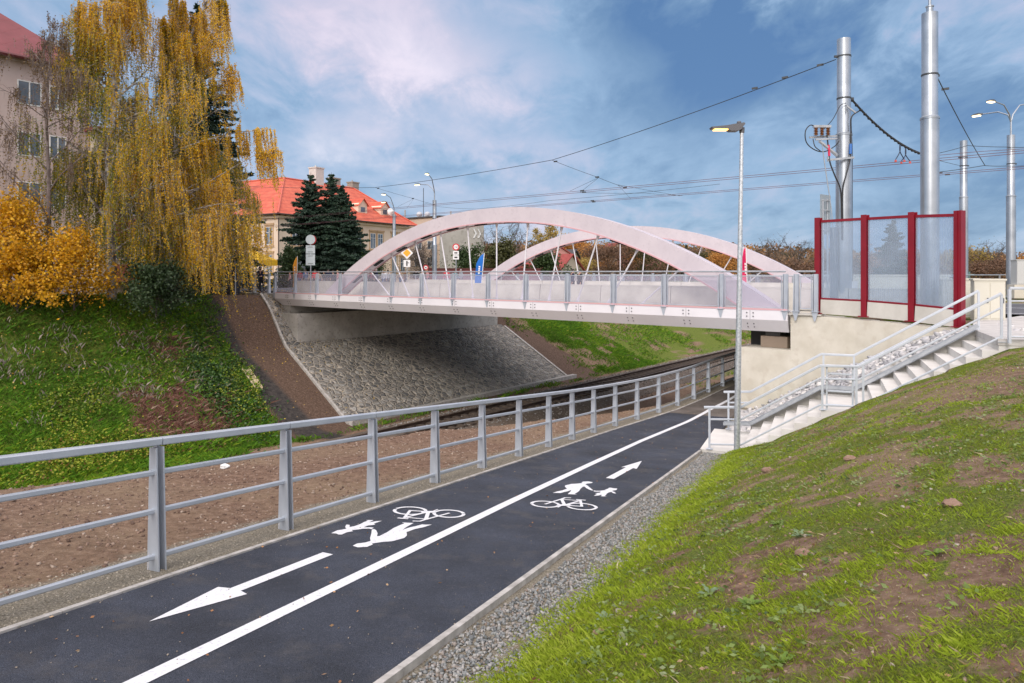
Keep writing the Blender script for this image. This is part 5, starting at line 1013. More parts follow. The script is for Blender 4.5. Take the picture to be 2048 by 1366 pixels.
for a in (17.0, 22.0):       # dormers
    b0, hw_, zt = 1.2, .95, rooff(1.2)+1.35; m1 = MB(); m1.prism([vp(a-hw_, b0, rooff(b0)-.1), vp(a+hw_, b0, rooff(b0)-.1), vp(a+hw_, b0, zt-.1), vp(a, b0, zt+.75), vp(a-hw_, b0, zt-.1)], Dl*3.0); dm = m1.build('dormer', cream, roof)
    m1 = MB(); m1.add([vp(a-hw_-.2, b0-.3, zt-.32), vp(a, b0-.3, zt+.82), vp(a+hw_+.2, b0-.3, zt-.32), vp(a-hw_-.2, b0+4, zt-.32), vp(a, b0+4, zt+.82), vp(a+hw_+.2, b0+4, zt-.32)], [(0, 1, 4, 3), (1, 2, 5, 4)]); m1.build('dormer_roof', rt, roof)
    m1 = MB(); m1.prism([vp(a-.45, b0-.02, rooff(b0)+.15), vp(a+.45, b0-.02, rooff(b0)+.15), vp(a+.45, b0-.02, rooff(b0)+.85), vp(a-.45, b0-.02, rooff(b0)+.85)], Dl*-.03); m1.build('dormer_window', glassd, roof)
for a, b in ((6.0, 2.3), (24.1, 1.6)):
    p = vp(a, b, rooff(b)+.06); sl = (vp(a, b+1, rooff(b+1))-vp(a, b, rooff(b))).normalized(); nn = Dr.cross(sl).normalized(); m1 = MB(); m1.box(p, (.95, 1.5, .12), Dr, sl, nn); m1.build('skylight_frame', mat('lead_flash', (.30, .28, .30), .5), roof); m1 = MB(); m1.box(p+nn*.05*(1 if nn.z > 0 else -1), (.75, 1.25, .06), Dr, sl, nn); m1.build('skylight', mat('skylight_glass', (.55, .60, .66), .2, spec=.8), roof)
m1 = MB(); pd = vp(22.6, .5, rooff(.5)+1.0); m1.tube([pd, pd+Vector((.3, -.35, .1))], [.62, .05], 14); m1.build('satellite_dish', frw, roof)
# --- pink apartment house far left
pinkr = mat('pink_render', (.46, .365, .335), .9, col2=(.54, .44, .41), scale=.5, bump=.05); redm = mat('red_sheet_roof', (.15, .028, .034), .65, col2=(.20, .042, .05), scale=.6); add_wave(redm, .35, (.17, .03, .035), 'X', .04)
Rd_ = Vector((.6198, .7848, 0)); C1 = Vector((-29.0, 48.0, 0)); back_ = Vector((-.7848, .6198, 0)); F1 = facade_frame(C1-Rd_*24, Rd_)
ap = thing('apartment_house', 'tall pink rendered apartment house with dark red roof behind the birches', 'apartment house', C1+Rd_*-8+Vector((0, 0, -1.3)))
m1 = MB(); m1.prism([C1+Vector((0, 0, -1.6)), C1-Rd_*24+Vector((0, 0, -1.6)), C1-Rd_*24+back_*12+Vector((0, 0, -1.6)), C1+back_*12+Vector((0, 0, -1.6))], (0, 0, 15.3)); m1.build('wall', pinkr, ap)
z = 13.7; m1 = MB(); q = lambda a, b, zz: C1+Rd_*a+back_*b+Vector((0, 0, zz)); m1.add([q(.6, -.6, z), q(-24, -.6, z), q(-24, 12.6, z), q(.6, 12.6, z), q(-5.0, 5.5, 18.6), q(-24, 5.5, 18.6)], [(0, 1, 5, 4), (0, 4, 3), (2, 3, 4, 5), (1, 2, 5)]); ro = m1.build('roof', redm, ap)
m1 = MB(); m1.tube([q(.7, -.7, z-.05), q(-24, -.7, z-.05)], .13, 6); m1.build('gutter', mat('dark_red_gutter', (.12, .025, .03), .5), ap)
m1 = MB(); m1.box(q(-9.4, 1.2, 15.6), (1.5, 1.6, 1.1), Rd_); m1.build('dormer', glassd, ro); m1 = MB(); m1.box(q(-9.4, 1.0, 16.25), (1.9, 2.1, .12), Rd_); m1.build('dormer_roof', mat('roof_black', (.03, .03, .035), .7), ro)
for s in (10.5, 13.6, 16.4, 20.0+.2, 22.0):
    for zz in (10.8, 7.5, 4.3, 1.1): window(F1, s-.4, zz, 1.35 if s < 21 else 1.0, 1.55, ap, cross=0, cols=2)
m1 = MB(); m1.prism([q(-2.0, -.05, -1.6), q(-24, -.05, -1.6), q(-24, -.05, -.5), q(-2.0, -.05, -.5)], Vector((.02, -.02, 0))); m1.build('plinth', mat('brown_plinth', (.22, .10, .07), .9), ap)
ap2 = thing('house_wing', 'lower cream house wing with red balcony panels half hidden by the birches', 'house', C1+Rd_*4+Vector((0, 0, -1.3)))
m1 = MB(); m1.prism([q(.05, -1.0, -1.6), q(9.5, -1.0, -1.6), q(9.5, 9, -1.6), q(.05, 9, -1.6)], (0, 0, 11.2)); m1.build('wall', mat('pale_cream', (.50, .44, .34), .9), ap2)
m1 = MB(); m1.prism([q(-.3, -1.5, 9.6), q(9.9, -1.5, 9.6), q(9.9, 9.5, 9.6), q(-.3, 9.5, 9.6)], (0, 0, .25)); m1.build('roof', redm, ap2)
F2 = lambda s, zz, o=0: q(s, -1.0-o, zz)
balc = mat('red_balcony', (.36, .10, .08), .8, col2=(.42, .13, .10), scale=2)
for s in (.5, 4.9):
    for zz in (.9, 4.0, 7.1): window(F2, s+.4, zz, 2.2, 1.5, ap2, cross=0, cols=3)
    for zz in (-.55, 2.6, 5.7): m1 = MB(); m1.prism([q(s, -2.1, zz), q(s+3.6, -2.1, zz), q(s+3.6, -2.1, zz+1.1), q(s, -2.1, zz+1.1)], Vector((-.10, .08, 0))); m1.prism([q(s, -2.1, zz-.12), q(s+3.6, -2.1, zz-.12), q(s+3.6, -1.0, zz-.12), q(s, -1.0, zz-.12)], (0, 0, .1)); m1.build('balcony', balc, ap2)
# --- grey panel block with a chevron sign
pg = mat('panel_grey', (.36, .345, .31), .9, col2=(.44, .42, .38), scale=.5, bump=.1, c3=(.30, .285, .25), s3=1.5); pc = mat('panel_cream', (.52, .40, .30), .9, col2=(.58, .46, .36), scale=.6)
K0 = Vector((-12.4, 120, 0)); pb = thing('panel_block', 'grey concrete panel block with windowless gable behind the front arch', 'apartment block', (-14, 124, -2))
ga = Vector((.84, .54, 0)); fa = Vector((-.78, .62, 0)); m1 = MB(); m1.prism([K0+Vector((0, 0, -2.5)), K0+ga*8.8+Vector((0, 0, -2.5)), K0+ga*8.8+fa*12+Vector((0, 0, -2.5)), K0+fa*12+Vector((0, 0, -2.5))], (0, 0, 12.0)); m1.build('wall', pg, pb)
m1 = MB(); m1.prism([K0-ga*.12-fa*0+Vector((0, 0, -2.5)), K0-ga*.12+fa*12+Vector((0, 0, -2.5)), K0+fa*12+Vector((0, 0, -2.5)), K0+Vector((0, 0, -2.5))], (0, 0, 12.0)); m1.build('front_wall', pc, pb)
m1 = MB(); m1.prism([K0-ga*.4-fa*.3+Vector((0, 0, 9.52)), K0+ga*9.1-fa*.3+Vector((0, 0, 9.52)), K0+ga*9.1+fa*12.4+Vector((0, 0, 9.52)), K0-ga*.4+fa*12.4+Vector((0, 0, 9.52))], (0, 0, .25)); rf = m1.build('roof', mat('dark_parapet', (.07, .065, .065), .8), pb)
Fb = lambda s, zz, o=0: K0+fa*s-ga*(.13+o)+Vector((0, 0, zz))
for s in (1.0, 4.2, 7.4, 10.0):
    for zz in (6.9, 4.0, 1.1, -1.6): window(Fb, s, zz, 1.8, 1.5, pb, cross=0)
Fg = lambda s, zz: K0+ga*s+Vector((.54, -.84, 0))*.02+Vector((0, 0, zz)); m1 = MB(); ya = []
for s in (6.55, 7.45): m1.prism([Fg(s, 7.7), Fg(s+.28, 7.7), Fg(s+.78, 6.9), Fg(s+.28, 6.1), Fg(s, 6.1), Fg(s+.46, 6.9)], Vector((.54, -.84, 0))*.08)
m1.build('chevron_sign', frw, pb)
m1 = MB()
for s, d, h in ((1, 10, 1.6), (3, 6.5, .9), (.5, 2, .9), (4.6, 3, 1.2), (6.6, 2, 1.0)): p = K0+ga*s+fa*d+Vector((0, 0, 9.7)); m1.tube([p, p+Vector((0, 0, h))], .16, 6)
m1.build('vent_pipe', mat('vent_grey', (.35, .35, .35), .8), rf); p = K0+ga*.8+fa*5+Vector((0, 0, 9.7)); m1 = MB(); m1.tube([p, p+Vector((0, 0, 5.2))], .06, 5); m1.build('aerial_mast', mat('dark_metal', (.06, .065, .07), .5, .5), rf)
for s in (-.7, .7): m1 = MB(); m1.tube([p+Vector((s, 0, .5)), p+Vector((s+.1, -.25, .5))], [.55, .05], 12); m1.build('satellite_dish', mat('dish_grey', (.50, .52, .55), .5), rf)
# --- small houses in the gap
def small_house(name, label, px, Yd, wid, dep, zt, zr, wm_, rm, rot, win=True):
    x = (px-1024)/FPX*Yd; b = Vector((x, Yd, float(ground_z(x, Yd))-.3)); g = thing(name, label, 'house', b); D1 = Vector((math.cos(rot), math.sin(rot), 0)); D2 = Vector((-D1.y, D1.x, 0)); p = lambda a, c, z: Vector((b.x, b.y, 0))+D1*a+D2*c+Vector((0, 0, z))
    m1 = MB(); m1.prism([p(-wid/2, 0, b.z), p(wid/2, 0, b.z), p(wid/2, 0, zt), p(0, 0, zr-.1), p(-wid/2, 0, zt)], D2*dep); m1.build('wall', wm_, g)
    m1 = MB()
    for s in (-1, 1): m1.prism([p(0, -.4, zr), p(s*(wid/2+.5), -.4, zt-.35), p(s*(wid/2+.5), -.4, zt-.17), p(0, -.4, zr+.2)], D2*(dep+.8))
    m1.build('roof', rm, g)
    if win:
        F = lambda s, z, o=0: p(s, -o, z)
        window(F, -wid*.22, zt-.9, 1.3, 1.3, g, cross=0); window(F, wid*.10, zt-.9, 1.1, 1.3, g, cross=0)
    return g
rr1 = mat('dark_red_tiles', (.22, .035, .03), .8, col2=(.30, .06, .05), scale=2); pkw = mat('pink_wall', (.50, .24, .22), .9); slate = mat('slate_roof', (.055, .05, .055), .8); bgw = mat('beige_wall', (.50, .42, .34), .9)
small_house('red_house', 'pink house with a red gable framed between the two arches', 1112, 130, 9, 9, 2.4, 5.2, pkw, rr1, .25)
small_house('slate_house', 'house with dark slate roof just right of the pink gabled house', 1150, 138, 10, 9, 2.2, 4.4, bgw, slate, 1.25)
small_house('red_roof_house', 'low house with a broad dark red roof below the pink gabled house', 1143, 112, 10, 9, -.2, 2.8, bgw, rr1, 1.0, False)
small_house('hill_house', 'small house with a bright red gable among the hillside trees', 1296, 175, 8, 8, 4.2, 7.2, pkw, mat('bright_red_tiles', (.42, .06, .05), .7), .4)
small_house('hill_house', 'pale gabled house on the wooded hill under the right half of the arch', 1236, 185, 9, 8, 4.6, 7.8, bgw, rr1, .2)
lw = thing('long_wall', 'long low dark red boundary wall behind the bridge left of the rear arch', 'wall', (-4, 88, -1.9)); m1 = MB(); m1.box((-3.5, 90, -.75), (15, .3, 2.4), (.96, .28, 0)); m1.build('panels', mat('maroon_panel', (.15, .04, .045), .8, col2=(.20, .06, .06), scale=1), lw); m1 = MB(); m1.box((-3.5, 90, .50), (15.2, .5, .1), (.96, .28, 0)); m1.build('coping', mat('maroon_cap', (.10, .03, .03), .7), lw)

# ================================================================== MASTS AND LAMPS
mast = mat('mast_steel', (.30, .335, .37), .36, .75, col2=(.42, .455, .49), scale=1.4, bump=.03, bscale=6)
dk = mat('black_cable', (.018, .018, .020), .5); clampm = mat('clamp_dark', (.08, .085, .09), .5, .6); glow = mat('lamp_glow', (1, .8, .5), .5, emit=((1.0, .50, .11), 3.2)); glow2 = mat('lamp_glow_white', (1, .9, .7), .5, emit=((1.0, .78, .42), 3.2))
def stepped_mast(name, label, x, y, zb, zj, zt, r1, r2, finial=False, cat='mast', clamps=()):
    g = thing(name, label, cat, (x, y, zb)); m1 = MB(); m1.lathe((x, y, 0), [(r1, zb-.4), (r1, zj-.04), (r1*.99, zj-.02), (r2+.012, zj), (r2, zj+.02), (r2, zt)], 28); m1.build('shaft', mast, g, smooth=True)
    m1 = MB(); m1.lathe((x, y, 0), [(r1+.014, zj-.09), (r1+.014, zj-.03), (r2+.01, zj-.01)], 28); m1.build('joint_ring', mast, g, smooth=True)
    m1 = MB(); m1.box((x, y, zb+.02), (r1*3, r1*3, .04)); m1.lathe((x, y, 0), [(r1*1.15, zb), (r1*1.02, zb+.12)], 24); m1.build('base_flange', mast, g)
    for cz, ang in clamps:
        rr_ = r1 if cz < zj else r2; m1 = MB(); m1.lathe((x, y, cz), [(rr_+.001, -.025), (rr_+.014, -.025), (rr_+.014, .025), (rr_+.001, .025)], 24); m1.box((x+math.cos(ang)*(rr_+.05), y+math.sin(ang)*(rr_+.05), cz), (.12, .06, .07), (math.cos(ang), math.sin(ang), 0)); m1.build('clamp', clampm, g)
    if finial: m1 = MB(); m1.lathe((x, y, 0), [(.10, zt), (.10, zt+.18), (.12, zt+.20), (.12, zt+.23), (.045, zt+.26), (.045, zt+2.4)], 14); m1.build('top_tube', mast, g, smooth=True)
    return g
M1 = Vector((11.45, 24.15, 0)); M2 = Vector((13.22, 22.15, 0)); M3 = Vector((27.1, 42, 0)); M4 = Vector((27.8, 39.0, 0))
mt1 = stepped_mast('catenary_mast', 'thick galvanised mast with insulators and cables behind the red barrier', M1.x, M1.y, -1.33, 4.80, 8.05, .262, .222, clamps=((7.45, math.pi), (6.0, 0)))
m1 = MB(); m1.quad(M1+Vector((-.05, -.28, -1.3)), M1+Vector((-.2, -.28, -1.3)), M1+Vector((-.2, -.28, 1.5)), M1+Vector((-.05, -.28, 1.5)))
m1 = MB(); m1.tube([M1+Vector((-.36, -.05, -1.3)), M1+Vector((-.36, -.05, 1.55))], .14, 12); m1.build('cable_duct', mat('grey_duct', (.10, .13, .17), .5), mt1, smooth=True)
def cable(nm, pts, r, m, par, n=6, sm=True):
    P = [Vector(p) for p in pts]; out_ = []
    for i in range(len(P)-1):
        p0, p1, p2, p3 = P[max(i-1, 0)], P[i], P[i+1], P[min(i+2, len(P)-1)]
        for k in range(5): s = k/5; out_.append(.5*((2*p1)+(p2-p0)*s+(2*p0-5*p1+4*p2-p3)*s*s+(3*p1-p0-3*p2+p3)*s**3))
    out_.append(P[-1]); m1 = MB(); m1.tube(out_, r, n); return m1.build(nm, m, par, smooth=sm)
q1 = lambda px, py, dy=0: PX(px, py, M1.y+dy)
br_ = MB(); br_.bar(q1(1619, 275, -.2), q1(1674, 272, -.1), .05, .06); br_.bar(q1(1631, 279, -.45), q1(1674, 277, -.35), .05, .06); br_.bar(q1(1638, 282, -.2), q1(1674, 312, -.1), .06, .06); br_.bar(q1(1640, 282, -.4), q1(1674, 309, -.35), .05, .05); br_.bar(q1(1656, 320, -.35), q1(1708, 315, -.35), .05, .07); br_.bar(q1(1656, 313, -.35), q1(1656, 323, -.35), .05, .05, up=(1, 0, 0)); br_.bar(q1(1691, 210, -.3), q1(1712, 226, -.3), .04, .05); br_.bar(q1(1691, 210, -.3), q1(1691, 224, -.3), .04, .04, up=(1, 0, 0)); br_.build('bracket', galv, mt1)
insm = mat('brown_porcelain', (.22, .09, .035), .3)
for px in (1632, 1644, 1656):
    b0 = q1(px, 271, -.3); pr = []
    for k in range(5): pr += [(.04, k*.055), (.085, k*.055+.02), (.04, k*.055+.045)]
    m1 = MB(); m1.lathe(b0, pr, 12); o = m1.build('insulator', insm, mt1, smooth=True); m1 = MB(); m1.box(b0+Vector((0, 0, .31)), (.2, .08, .08)); m1.build('terminal', galv, o)
cable('cable_loop', [q1(1634, 258, -.3), q1(1622, 250, -.35), q1(1611, 262, -.4), q1(1613, 285, -.4), q1(1630, 300, -.4), q1(1650, 303, -.4), q1(1670, 292, -.35), q1(1678, 282, -.3)], .018, dk, mt1)
cable('cable_loop', [q1(1626, 278, -.35), q1(1630, 293, -.4), q1(1641, 302, -.4)], .016, dk, mt1)
cable('upper_cable', [q1(1648, 258, -.3), q1(1666, 238, -.35), q1(1680, 212, -.3), q1(1692, 206, -.3)], .014, dk, mt1)
cable('down_cable', [q1(1654, 270, -.35), q1(1657, 300, -.36), q1(1660, 325, -.36), q1(1670, 352, -.38), q1(1681, 380, -.36), q1(1683, 430, -.3), q1(1684, 480, -.3)], .024, dk, mt1)
cable('down_cable', [q1(1718, 222, -.3), q1(1703, 234, -.3), q1(1702, 262, -.25), q1(1701, 312, -.3), q1(1692, 350, -.38), q1(1685, 380, -.36), q1(1685, 440, -.3), q1(1685, 480, -.3)], .024, dk, mt1)
cable('side_cable', [q1(1702, 262, -.1), q1(1703.5, 300, -.1), q1(1703.5, 400, -.1), q1(1703.5, 590, -.1)], .03, dk, mt1)
m1 = MB(); m1.tube([q1(1657, 290, -.37), q1(1658.5, 312, -.37)], .04, 8); m1.build('red_sleeve', mat('red_sleeve', (.62, .02, .08), .5), mt1); m1 = MB(); m1.tube([q1(1701.5, 288, -.26), q1(1701, 308, -.29)], .05, 8); m1.build('blue_sleeve', mat('blue_sleeve', (.02, .13, .42), .5), mt1)
m1 = MB(); m1.tube([q1(1644, 288, -.42), q1(1648, 318, -.5), q1(1663, 420, -1.0), q1(1672, 530, -1.4)], [.012, .020, .016, .014], 8); m1.build('operating_rod', mat('rod_grey', (.22, .24, .26), .5, .3), mt1)
m1 = MB(); m1.box(q1(1704, 570, -.1), (.30, .18, .26)); m1.build('junction_box', frw, mt1)
mt2 = stepped_mast('tram_mast', 'tallest thick galvanised mast rising behind the right barrier pane', M2.x, M2.y, -1.4, 4.93, 8.2, .265, .232, True, clamps=((6.25, 0.2),))
mt3 = stepped_mast('catenary_mast', 'farther stepped mast seen just right of the last red post', M3.x, M3.y, -1.4, 4.56, 7.9, .235, .2, clamps=((6.9, 3.14), (6.4, 0)))
m1 = MB()
for k in range(3): m1.tube([M3+Vector((.32, 0, -.1+.28*k-.6)), M3+Vector((.62, 0, -.1+.28*k-.6))], .05, 6)
m1.box(M3+Vector((.28, 0, -.4)), (.1, .2, .9)); m1.build('cable_box', mat('green_grey', (.12, .2, .18), .6), mt3)
def lamp_mast(name, label, p, zb, zj, zt, r, arms, headlen=.62, armz=1.35):
    g = stepped_mast(name, label, p.x, p.y, zb, zj, zt, r, r*.85, cat='street lamp', clamps=((zt-1.6, 0),)); T_ = Vector((p.x, p.y, zt))
    for (dx, dy, up_) in arms:
        d = Vector((dx, dy, 0)); l = d.length; dn = d.normalized(); m1 = MB(); pts = [T_+Vector((0, 0, -.05)), T_+Vector((0, 0, armz*.55)), T_+dn*l*.10+Vector((0, 0, armz*.85)), T_+dn*l*.45+Vector((0, 0, armz+up_*.7)), T_+d+Vector((0, 0, armz+up_))]
        m1.tube(pts, [.05, .045, .04, .035, .03], 8); m1.build('arm', mast, g, smooth=True)
        hd = T_+d+Vector((0, 0, armz+up_)); m1 = MB(); sd = Vector((-dn.y, dn.x, 0))
        pr = [(0, .05, -.03), (0, .05, .05), (headlen*.35, .13, .10), (headlen, .15, .03), (headlen, .15, -.04)]
        vs = []
        for (a, w_, h) in [(0, .05, .05), (headlen*.3, .14, .10), (headlen*.75, .16, .07), (headlen, .08, .0)]: vs += [hd+dn*a+sd*w_+Vector((0, 0, -.02)), hd+dn*a+sd*w_*.6+Vector((0, 0, h)), hd+dn*a-sd*w_*.6+Vector((0, 0, h)), hd+dn*a-sd*w_+Vector((0, 0, -.02))]
        m1.add(vs, [(i*4+k, i*4+(k+1) % 4, (i+1)*4+(k+1) % 4, (i+1)*4+k) for i in range(3) for k in range(4)]+[(0, 1, 2, 3), (15, 14, 13, 12)]); o = m1.build('lamp_head', clampm, g)
        m1 = MB(); m1.box(hd+dn*headlen*.55+Vector((0, 0, -.05)), (headlen*.62, .2, .06), dn); m1.build('lamp_glass', glow2, o)
    return g
mt4 = lamp_mast('street_lamp', 'double armed street lamp mast at the right edge with a yellow warning label', M4, -1.4, 4.3, 7.65, .232, [(-1.15, -.4, .42), (-.75, 1.2, .1), (1.3, .3, .5)])
m1 = MB(); m1.quad(*[M4+Vector((a, -.236, b)) for a, b in ((-.12, -.62), (.12, -.62), (.12, -.20), (-.12, -.20))]); wl = m1.build('warning_label', mat('label_yellow', (.75, .60, .03), .5), mt4); m1 = MB(); m1.quad(*[M4+Vector((a, -.240, b)) for a, b in ((-.085, -.42), (.085, -.42), (0, -.25))]); m1.build('label_triangle', mat('label_black', (.02, .02, .02), .6), wl)
L1 = Vector((-6.75, 61, 0)); L2 = Vector((-12.8, 76, 0))
lamp_mast('street_lamp', 'double armed street lamp standing behind the crown of the front arch', L1, -1.5, 2.4, 6.3, .20, [(-.35, -1.4, .9), (-1.35, .9, .35)], .7, 1.15)
lamp_mast('street_lamp', 'double armed street lamp in front of the villa right wing', L2, -1.8, 2.0, 6.3, .20, [(-.7, -1.0, .9), (-1.05, .8, .3)], .7, 1.15)
# slender lamp at the foot of the stairs
B_ = Vector((5.09, 15.85, float(ground_z(5.09, 15.85)))); Tp = Vector((5.205, 15.85, 3.18)); g = thing('path_lamp', 'slender galvanised path lamp with a lit LED head at the foot of the stairs', 'street lamp', B_)
m1 = MB(); m1.tube([B_-Vector((0, 0, .3)), B_+(Tp-B_)*.22, B_+(Tp-B_)*.6, Tp], [.070, .068, .055, .040], 20); m1.build('pole', mat('spangled_zinc', (.44, .48, .51), .40, .6, col2=(.64, .67, .70), scale=22, lo=.4, hi=.6), g, smooth=True)
hg = mat('lamp_grey', (.13, .13, .14), .5, .3); u = lambda px, py, dy=0: PX(px, py, 15.85+dy)
m1 = MB(); m1.tube([Tp+Vector((.0, 0, -.02)), Tp+Vector((0, 0, .10))], [.055, .062], 14); m1.build('spigot', hg, g, smooth=True)
m1 = MB(); m1.prism([u(1424, 253, -.11), u(1426, 256.5, -.11), u(1456, 257, -.11), u(1462, 261, -.11), u(1477, 261, -.11), u(1483, 258, -.11), u(1491, 247, -.11), u(1489, 244.5, -.11), u(1468, 247.5, -.11), u(1455, 250, -.11)], (0, .22, 0)); hd = m1.build('lamp_head', hg, g)
m1 = MB(); m1.lathe(u(1478, 246), [(.05, 0), (.048, .03), (.03, .04)], 12); m1.build('sensor', hg, hd)
m1 = MB(); m1.box(u(1441, 258.8), (.30, .19, .042)); m1.build('lamp_glass', glow, hd)
# ================================================================== OVERHEAD WIRES
def wire(label, pts, r=.010, sag=0.0, m=None, extra=None, group=None):
    P = [Vector(p) for p in pts]; out_ = []
    for a, b in zip(P[:-1], P[1:]):
        for k in range(8): s = k/8; out_.append(a.lerp(b, s)-Vector((0, 0, sag*4*s*(1-s))))
    out_.append(P[-1]); m1 = MB(); m1.tube(out_, r, 5); t = thing('overhead_wire', label, 'wire', P[0], group); m1.build('wire', m or mat('copper_wire', (.16, .07, .075), .5, .4), t)
    if extra:
        for p in extra: m1 = MB(); p = Vector(p); m1.box(p, (.22, .05, .07), (-.764, .645, 0)); m1.build('fitting', clampm, t)
    return t
wd_ = Vector((-.764, .645, 0)); sw = mat('steel_wire', (.045, .05, .055), .5, .5)
A1 = Vector((10.3, 31.7, 4.35)); B1 = Vector((11.9, 36.5, 4.35)); pr = Vector((.64, .76, 0))*.62
wg = 'trolley contact wires above the bridge'
wire('front trolley wire of the near pair over the bridge', [A1-wd_*16, A1+wd_*70], .011, extra=[A1+wd_*8.6, A1+wd_*40]); wire('rear trolley wire of the near pair over the bridge', [A1+pr-wd_*16, A1+pr+wd_*70], .011, extra=[A1+pr+wd_*8.9, A1+pr+wd_*41])
wire('front trolley wire of the far lower pair over the bridge', [B1-wd_*16, B1+wd_*60], .011, extra=[B1+wd_*9.2]); wire('rear trolley wire of the far lower pair over the bridge', [B1+pr-wd_*16, B1+pr+wd_*60], .011, extra=[B1+pr+wd_*9.5])
J1 = Vector((2.2, 38.6, 6.2)); J2 = PX(750, 375, 55); S1 = M1+Vector((-.28, 0, 7.35))
wire('long dark span wire rising from the arch top to the cable mast', [S1, J1], .016, .12, sw, [S1+(J1-S1)*.035, S1+(J1-S1)*.12, S1+(J1-S1)*.2])
wire('dark span wire continuing left over the arch toward the villa', [J1, J2], .016, .10, sw); wire('thin dark wire running left from the junction behind the spruces', [J2, PX(470, 372, 70)], .016, .1, sw)
def bridle(label, J, tgt, w1, w2):
    t = wire(label, [J, J.lerp(tgt, .62), tgt], .011, .02, sw, [J.lerp(tgt, .05), J.lerp(tgt, .62), tgt]); m1 = MB()
    for w_ in w1+w2: m1.tube([J.lerp(tgt, .64 if w_ in w1 else .9), w_], .008, 4)
    m1.build('bridle', sw, t)
bridle('dark bridle wire descending right from the span junction to the trolley wires', J1, PX(1250, 375, 38.5), [PX(1140, 382, 37.6), PX(1160, 385, 38.4)], [PX(1262, 398, 40.5), PX(1360, 392, 39.0)])
bridle('dark bridle wire descending right above the street lamps', J2, PX(868, 409, 60), [PX(796, 413, 56), PX(814, 416, 57)], [PX(852, 407, 58), PX(845, 409, 58)])
wire('thin dark cross wire between the two trolley pairs', [PX(1160, 385, 38.4), PX(1290, 386, 40), PX(1365, 391, 39)], .009, .03, sw); wire('thin feeder wire above the left half of the front arch', [PX(868, 412, 60), PX(950, 418, 50), PX(1100, 401, 42), PX(1440, 368, 35)], .009, .05, sw)
wire('dark bundled wire from the tallest mast down to the right wire junction', [M2+Vector((.25, 0, 6.15)), PX(1970, 331, 34)], .016, .1, sw, [M2.lerp(PX(1970, 331, 34), .1)+Vector((.25, 0, 5.6))])
wire('upper right span wire between the farther mast and the lamp mast', [PX(1870, 308, 36), PX(1935, 291, 40), PX(2010, 294, 39), PX(2060, 294, 38)], .016, .02, sw); wire('lower right span wire crossing in front of the farther mast', [PX(1870, 345, 36), PX(1968, 331, 36), PX(2010, 332, 38), PX(2060, 331, 37)], .016, .02, sw, [PX(1880, 346, 36), PX(1895, 349, 36.4)])
wire('thin dark wire dipping behind the tallest mast', [PX(1845, 312, 33), PX(1928, 333, 41)], .012, .02, sw); wire('reddish trolley wire curving away at the far right', [PX(1860, 312, 30), PX(1960, 303, 30), PX(2060, 297, 30)], .011, 0)
# beaded feeder cable
S = q1(1700, 196, .1); E_ = PX(1844, 309, 29); t = thing('feeder_cable', 'thick black beaded feeder cable drooping between the two big masts', 'cable', S); pts = [S.lerp(E_, s)-Vector((0, 0, .28*4*s*(1-s))) for s in np.linspace(0, 1, 40)]
m1 = MB(); m1.tube(pts, .028, 6); m1.tube([p+Vector((0, 0, .05)) for p in pts], .018, 5); m1.build('cable', dk, t); m1 = MB()
for p in pts[1::2]: m1.ball(p, .062, 6, (1, 1, .8))
m1.build('beads', dk, t)
rc = mat('red_clip', (.60, .10, .08), .6)
for i, (s, px) in enumerate(((.655, 1795), (.74, 1806))):
    p = S.lerp(E_, s)-Vector((0, 0, .28*4*s*(1-s)))
    for dx in (-.17, .17): cable('dropper', [p, p+Vector((0, 0, -.3)), Vector((p.x+dx, p.y, (545-319-i*3)/FPX*p.y))], .018, mat('blue_black_cable', (.015, .025, .06), .5), t); m1 = MB(); m1.box(Vector((p.x+dx, p.y, (545-322-i*3)/FPX*p.y)), (.07, .04, .08)); m1.build('clip', rc, t)

# ================================================================== SIGNS, FLAGS, CABINETS
def text_mesh(body, size):
    c = bpy.data.curves.new('t', 'FONT'); c.body = body; c.size = size; c.align_x = 'CENTER'; c.align_y = 'CENTER'; o = bpy.data.objects.new('t', c); COL.objects.link(o); dg = bpy.context.evaluated_depsgraph_get(); me = bpy.data.meshes.new_from_object(o.evaluated_get(dg)); bpy.data.objects.remove(o); return me
sgr = mat('sign_back', (.36, .42, .45), .5, .3, col2=(.42, .48, .51), scale=3); sgw = mat('sign_white', (.72, .72, .72), .5); sgred = mat('sign_red', (.50, .02, .03), .5); sgk = mat('sign_black', (.02, .02, .02), .5); sgy = mat('sign_yellow', (.75, .36, .02), .5)
def sign_post(name, label, x, y, zb, zt, r=.03, cat='road sign'):
    g = thing(name, label, cat, (x, y, zb)); m1 = MB(); m1.tube([(x, y, zb-.2), (x, y, zt)], r, 8); m1.build('post', galv, g); return g
def disc(c, r, y, m, par, nm, n=28, th=.02): m1 = MB(); m1.tube([(c[0], y, c[1]), (c[0], y+th, c[1])], r, n); return m1.build(nm, m, par)
g = sign_post('road_sign', 'back of a round road sign with two grey plates left of the front arch', -11.72, 40.75, -1.3, 2.15); disc((-11.72, 1.92), .275, 40.70, sgr, g, 'round_plate'); disc((-11.69, 1.90), .285, 40.76, sgred, g, 'red_face')
for z0, z1 in ((1.10, 1.58), (.42, 1.06)):
    m1 = MB(); m1.box((-11.72, 40.70, (z0+z1)/2), (.53, .02, z1-z0)); pl = m1.build('plate', sgr, g); m1 = MB()
    for zz in (z0+.10, z1-.10): m1.box((-11.72, 40.685, zz), (.30, .015, .025))
    m1.build('rail_clamp', clampm, pl)
g = sign_post('road_sign', 'yellow diamond priority road sign with a white junction plate under it', -7.2, 48, -1.3, 1.6); 
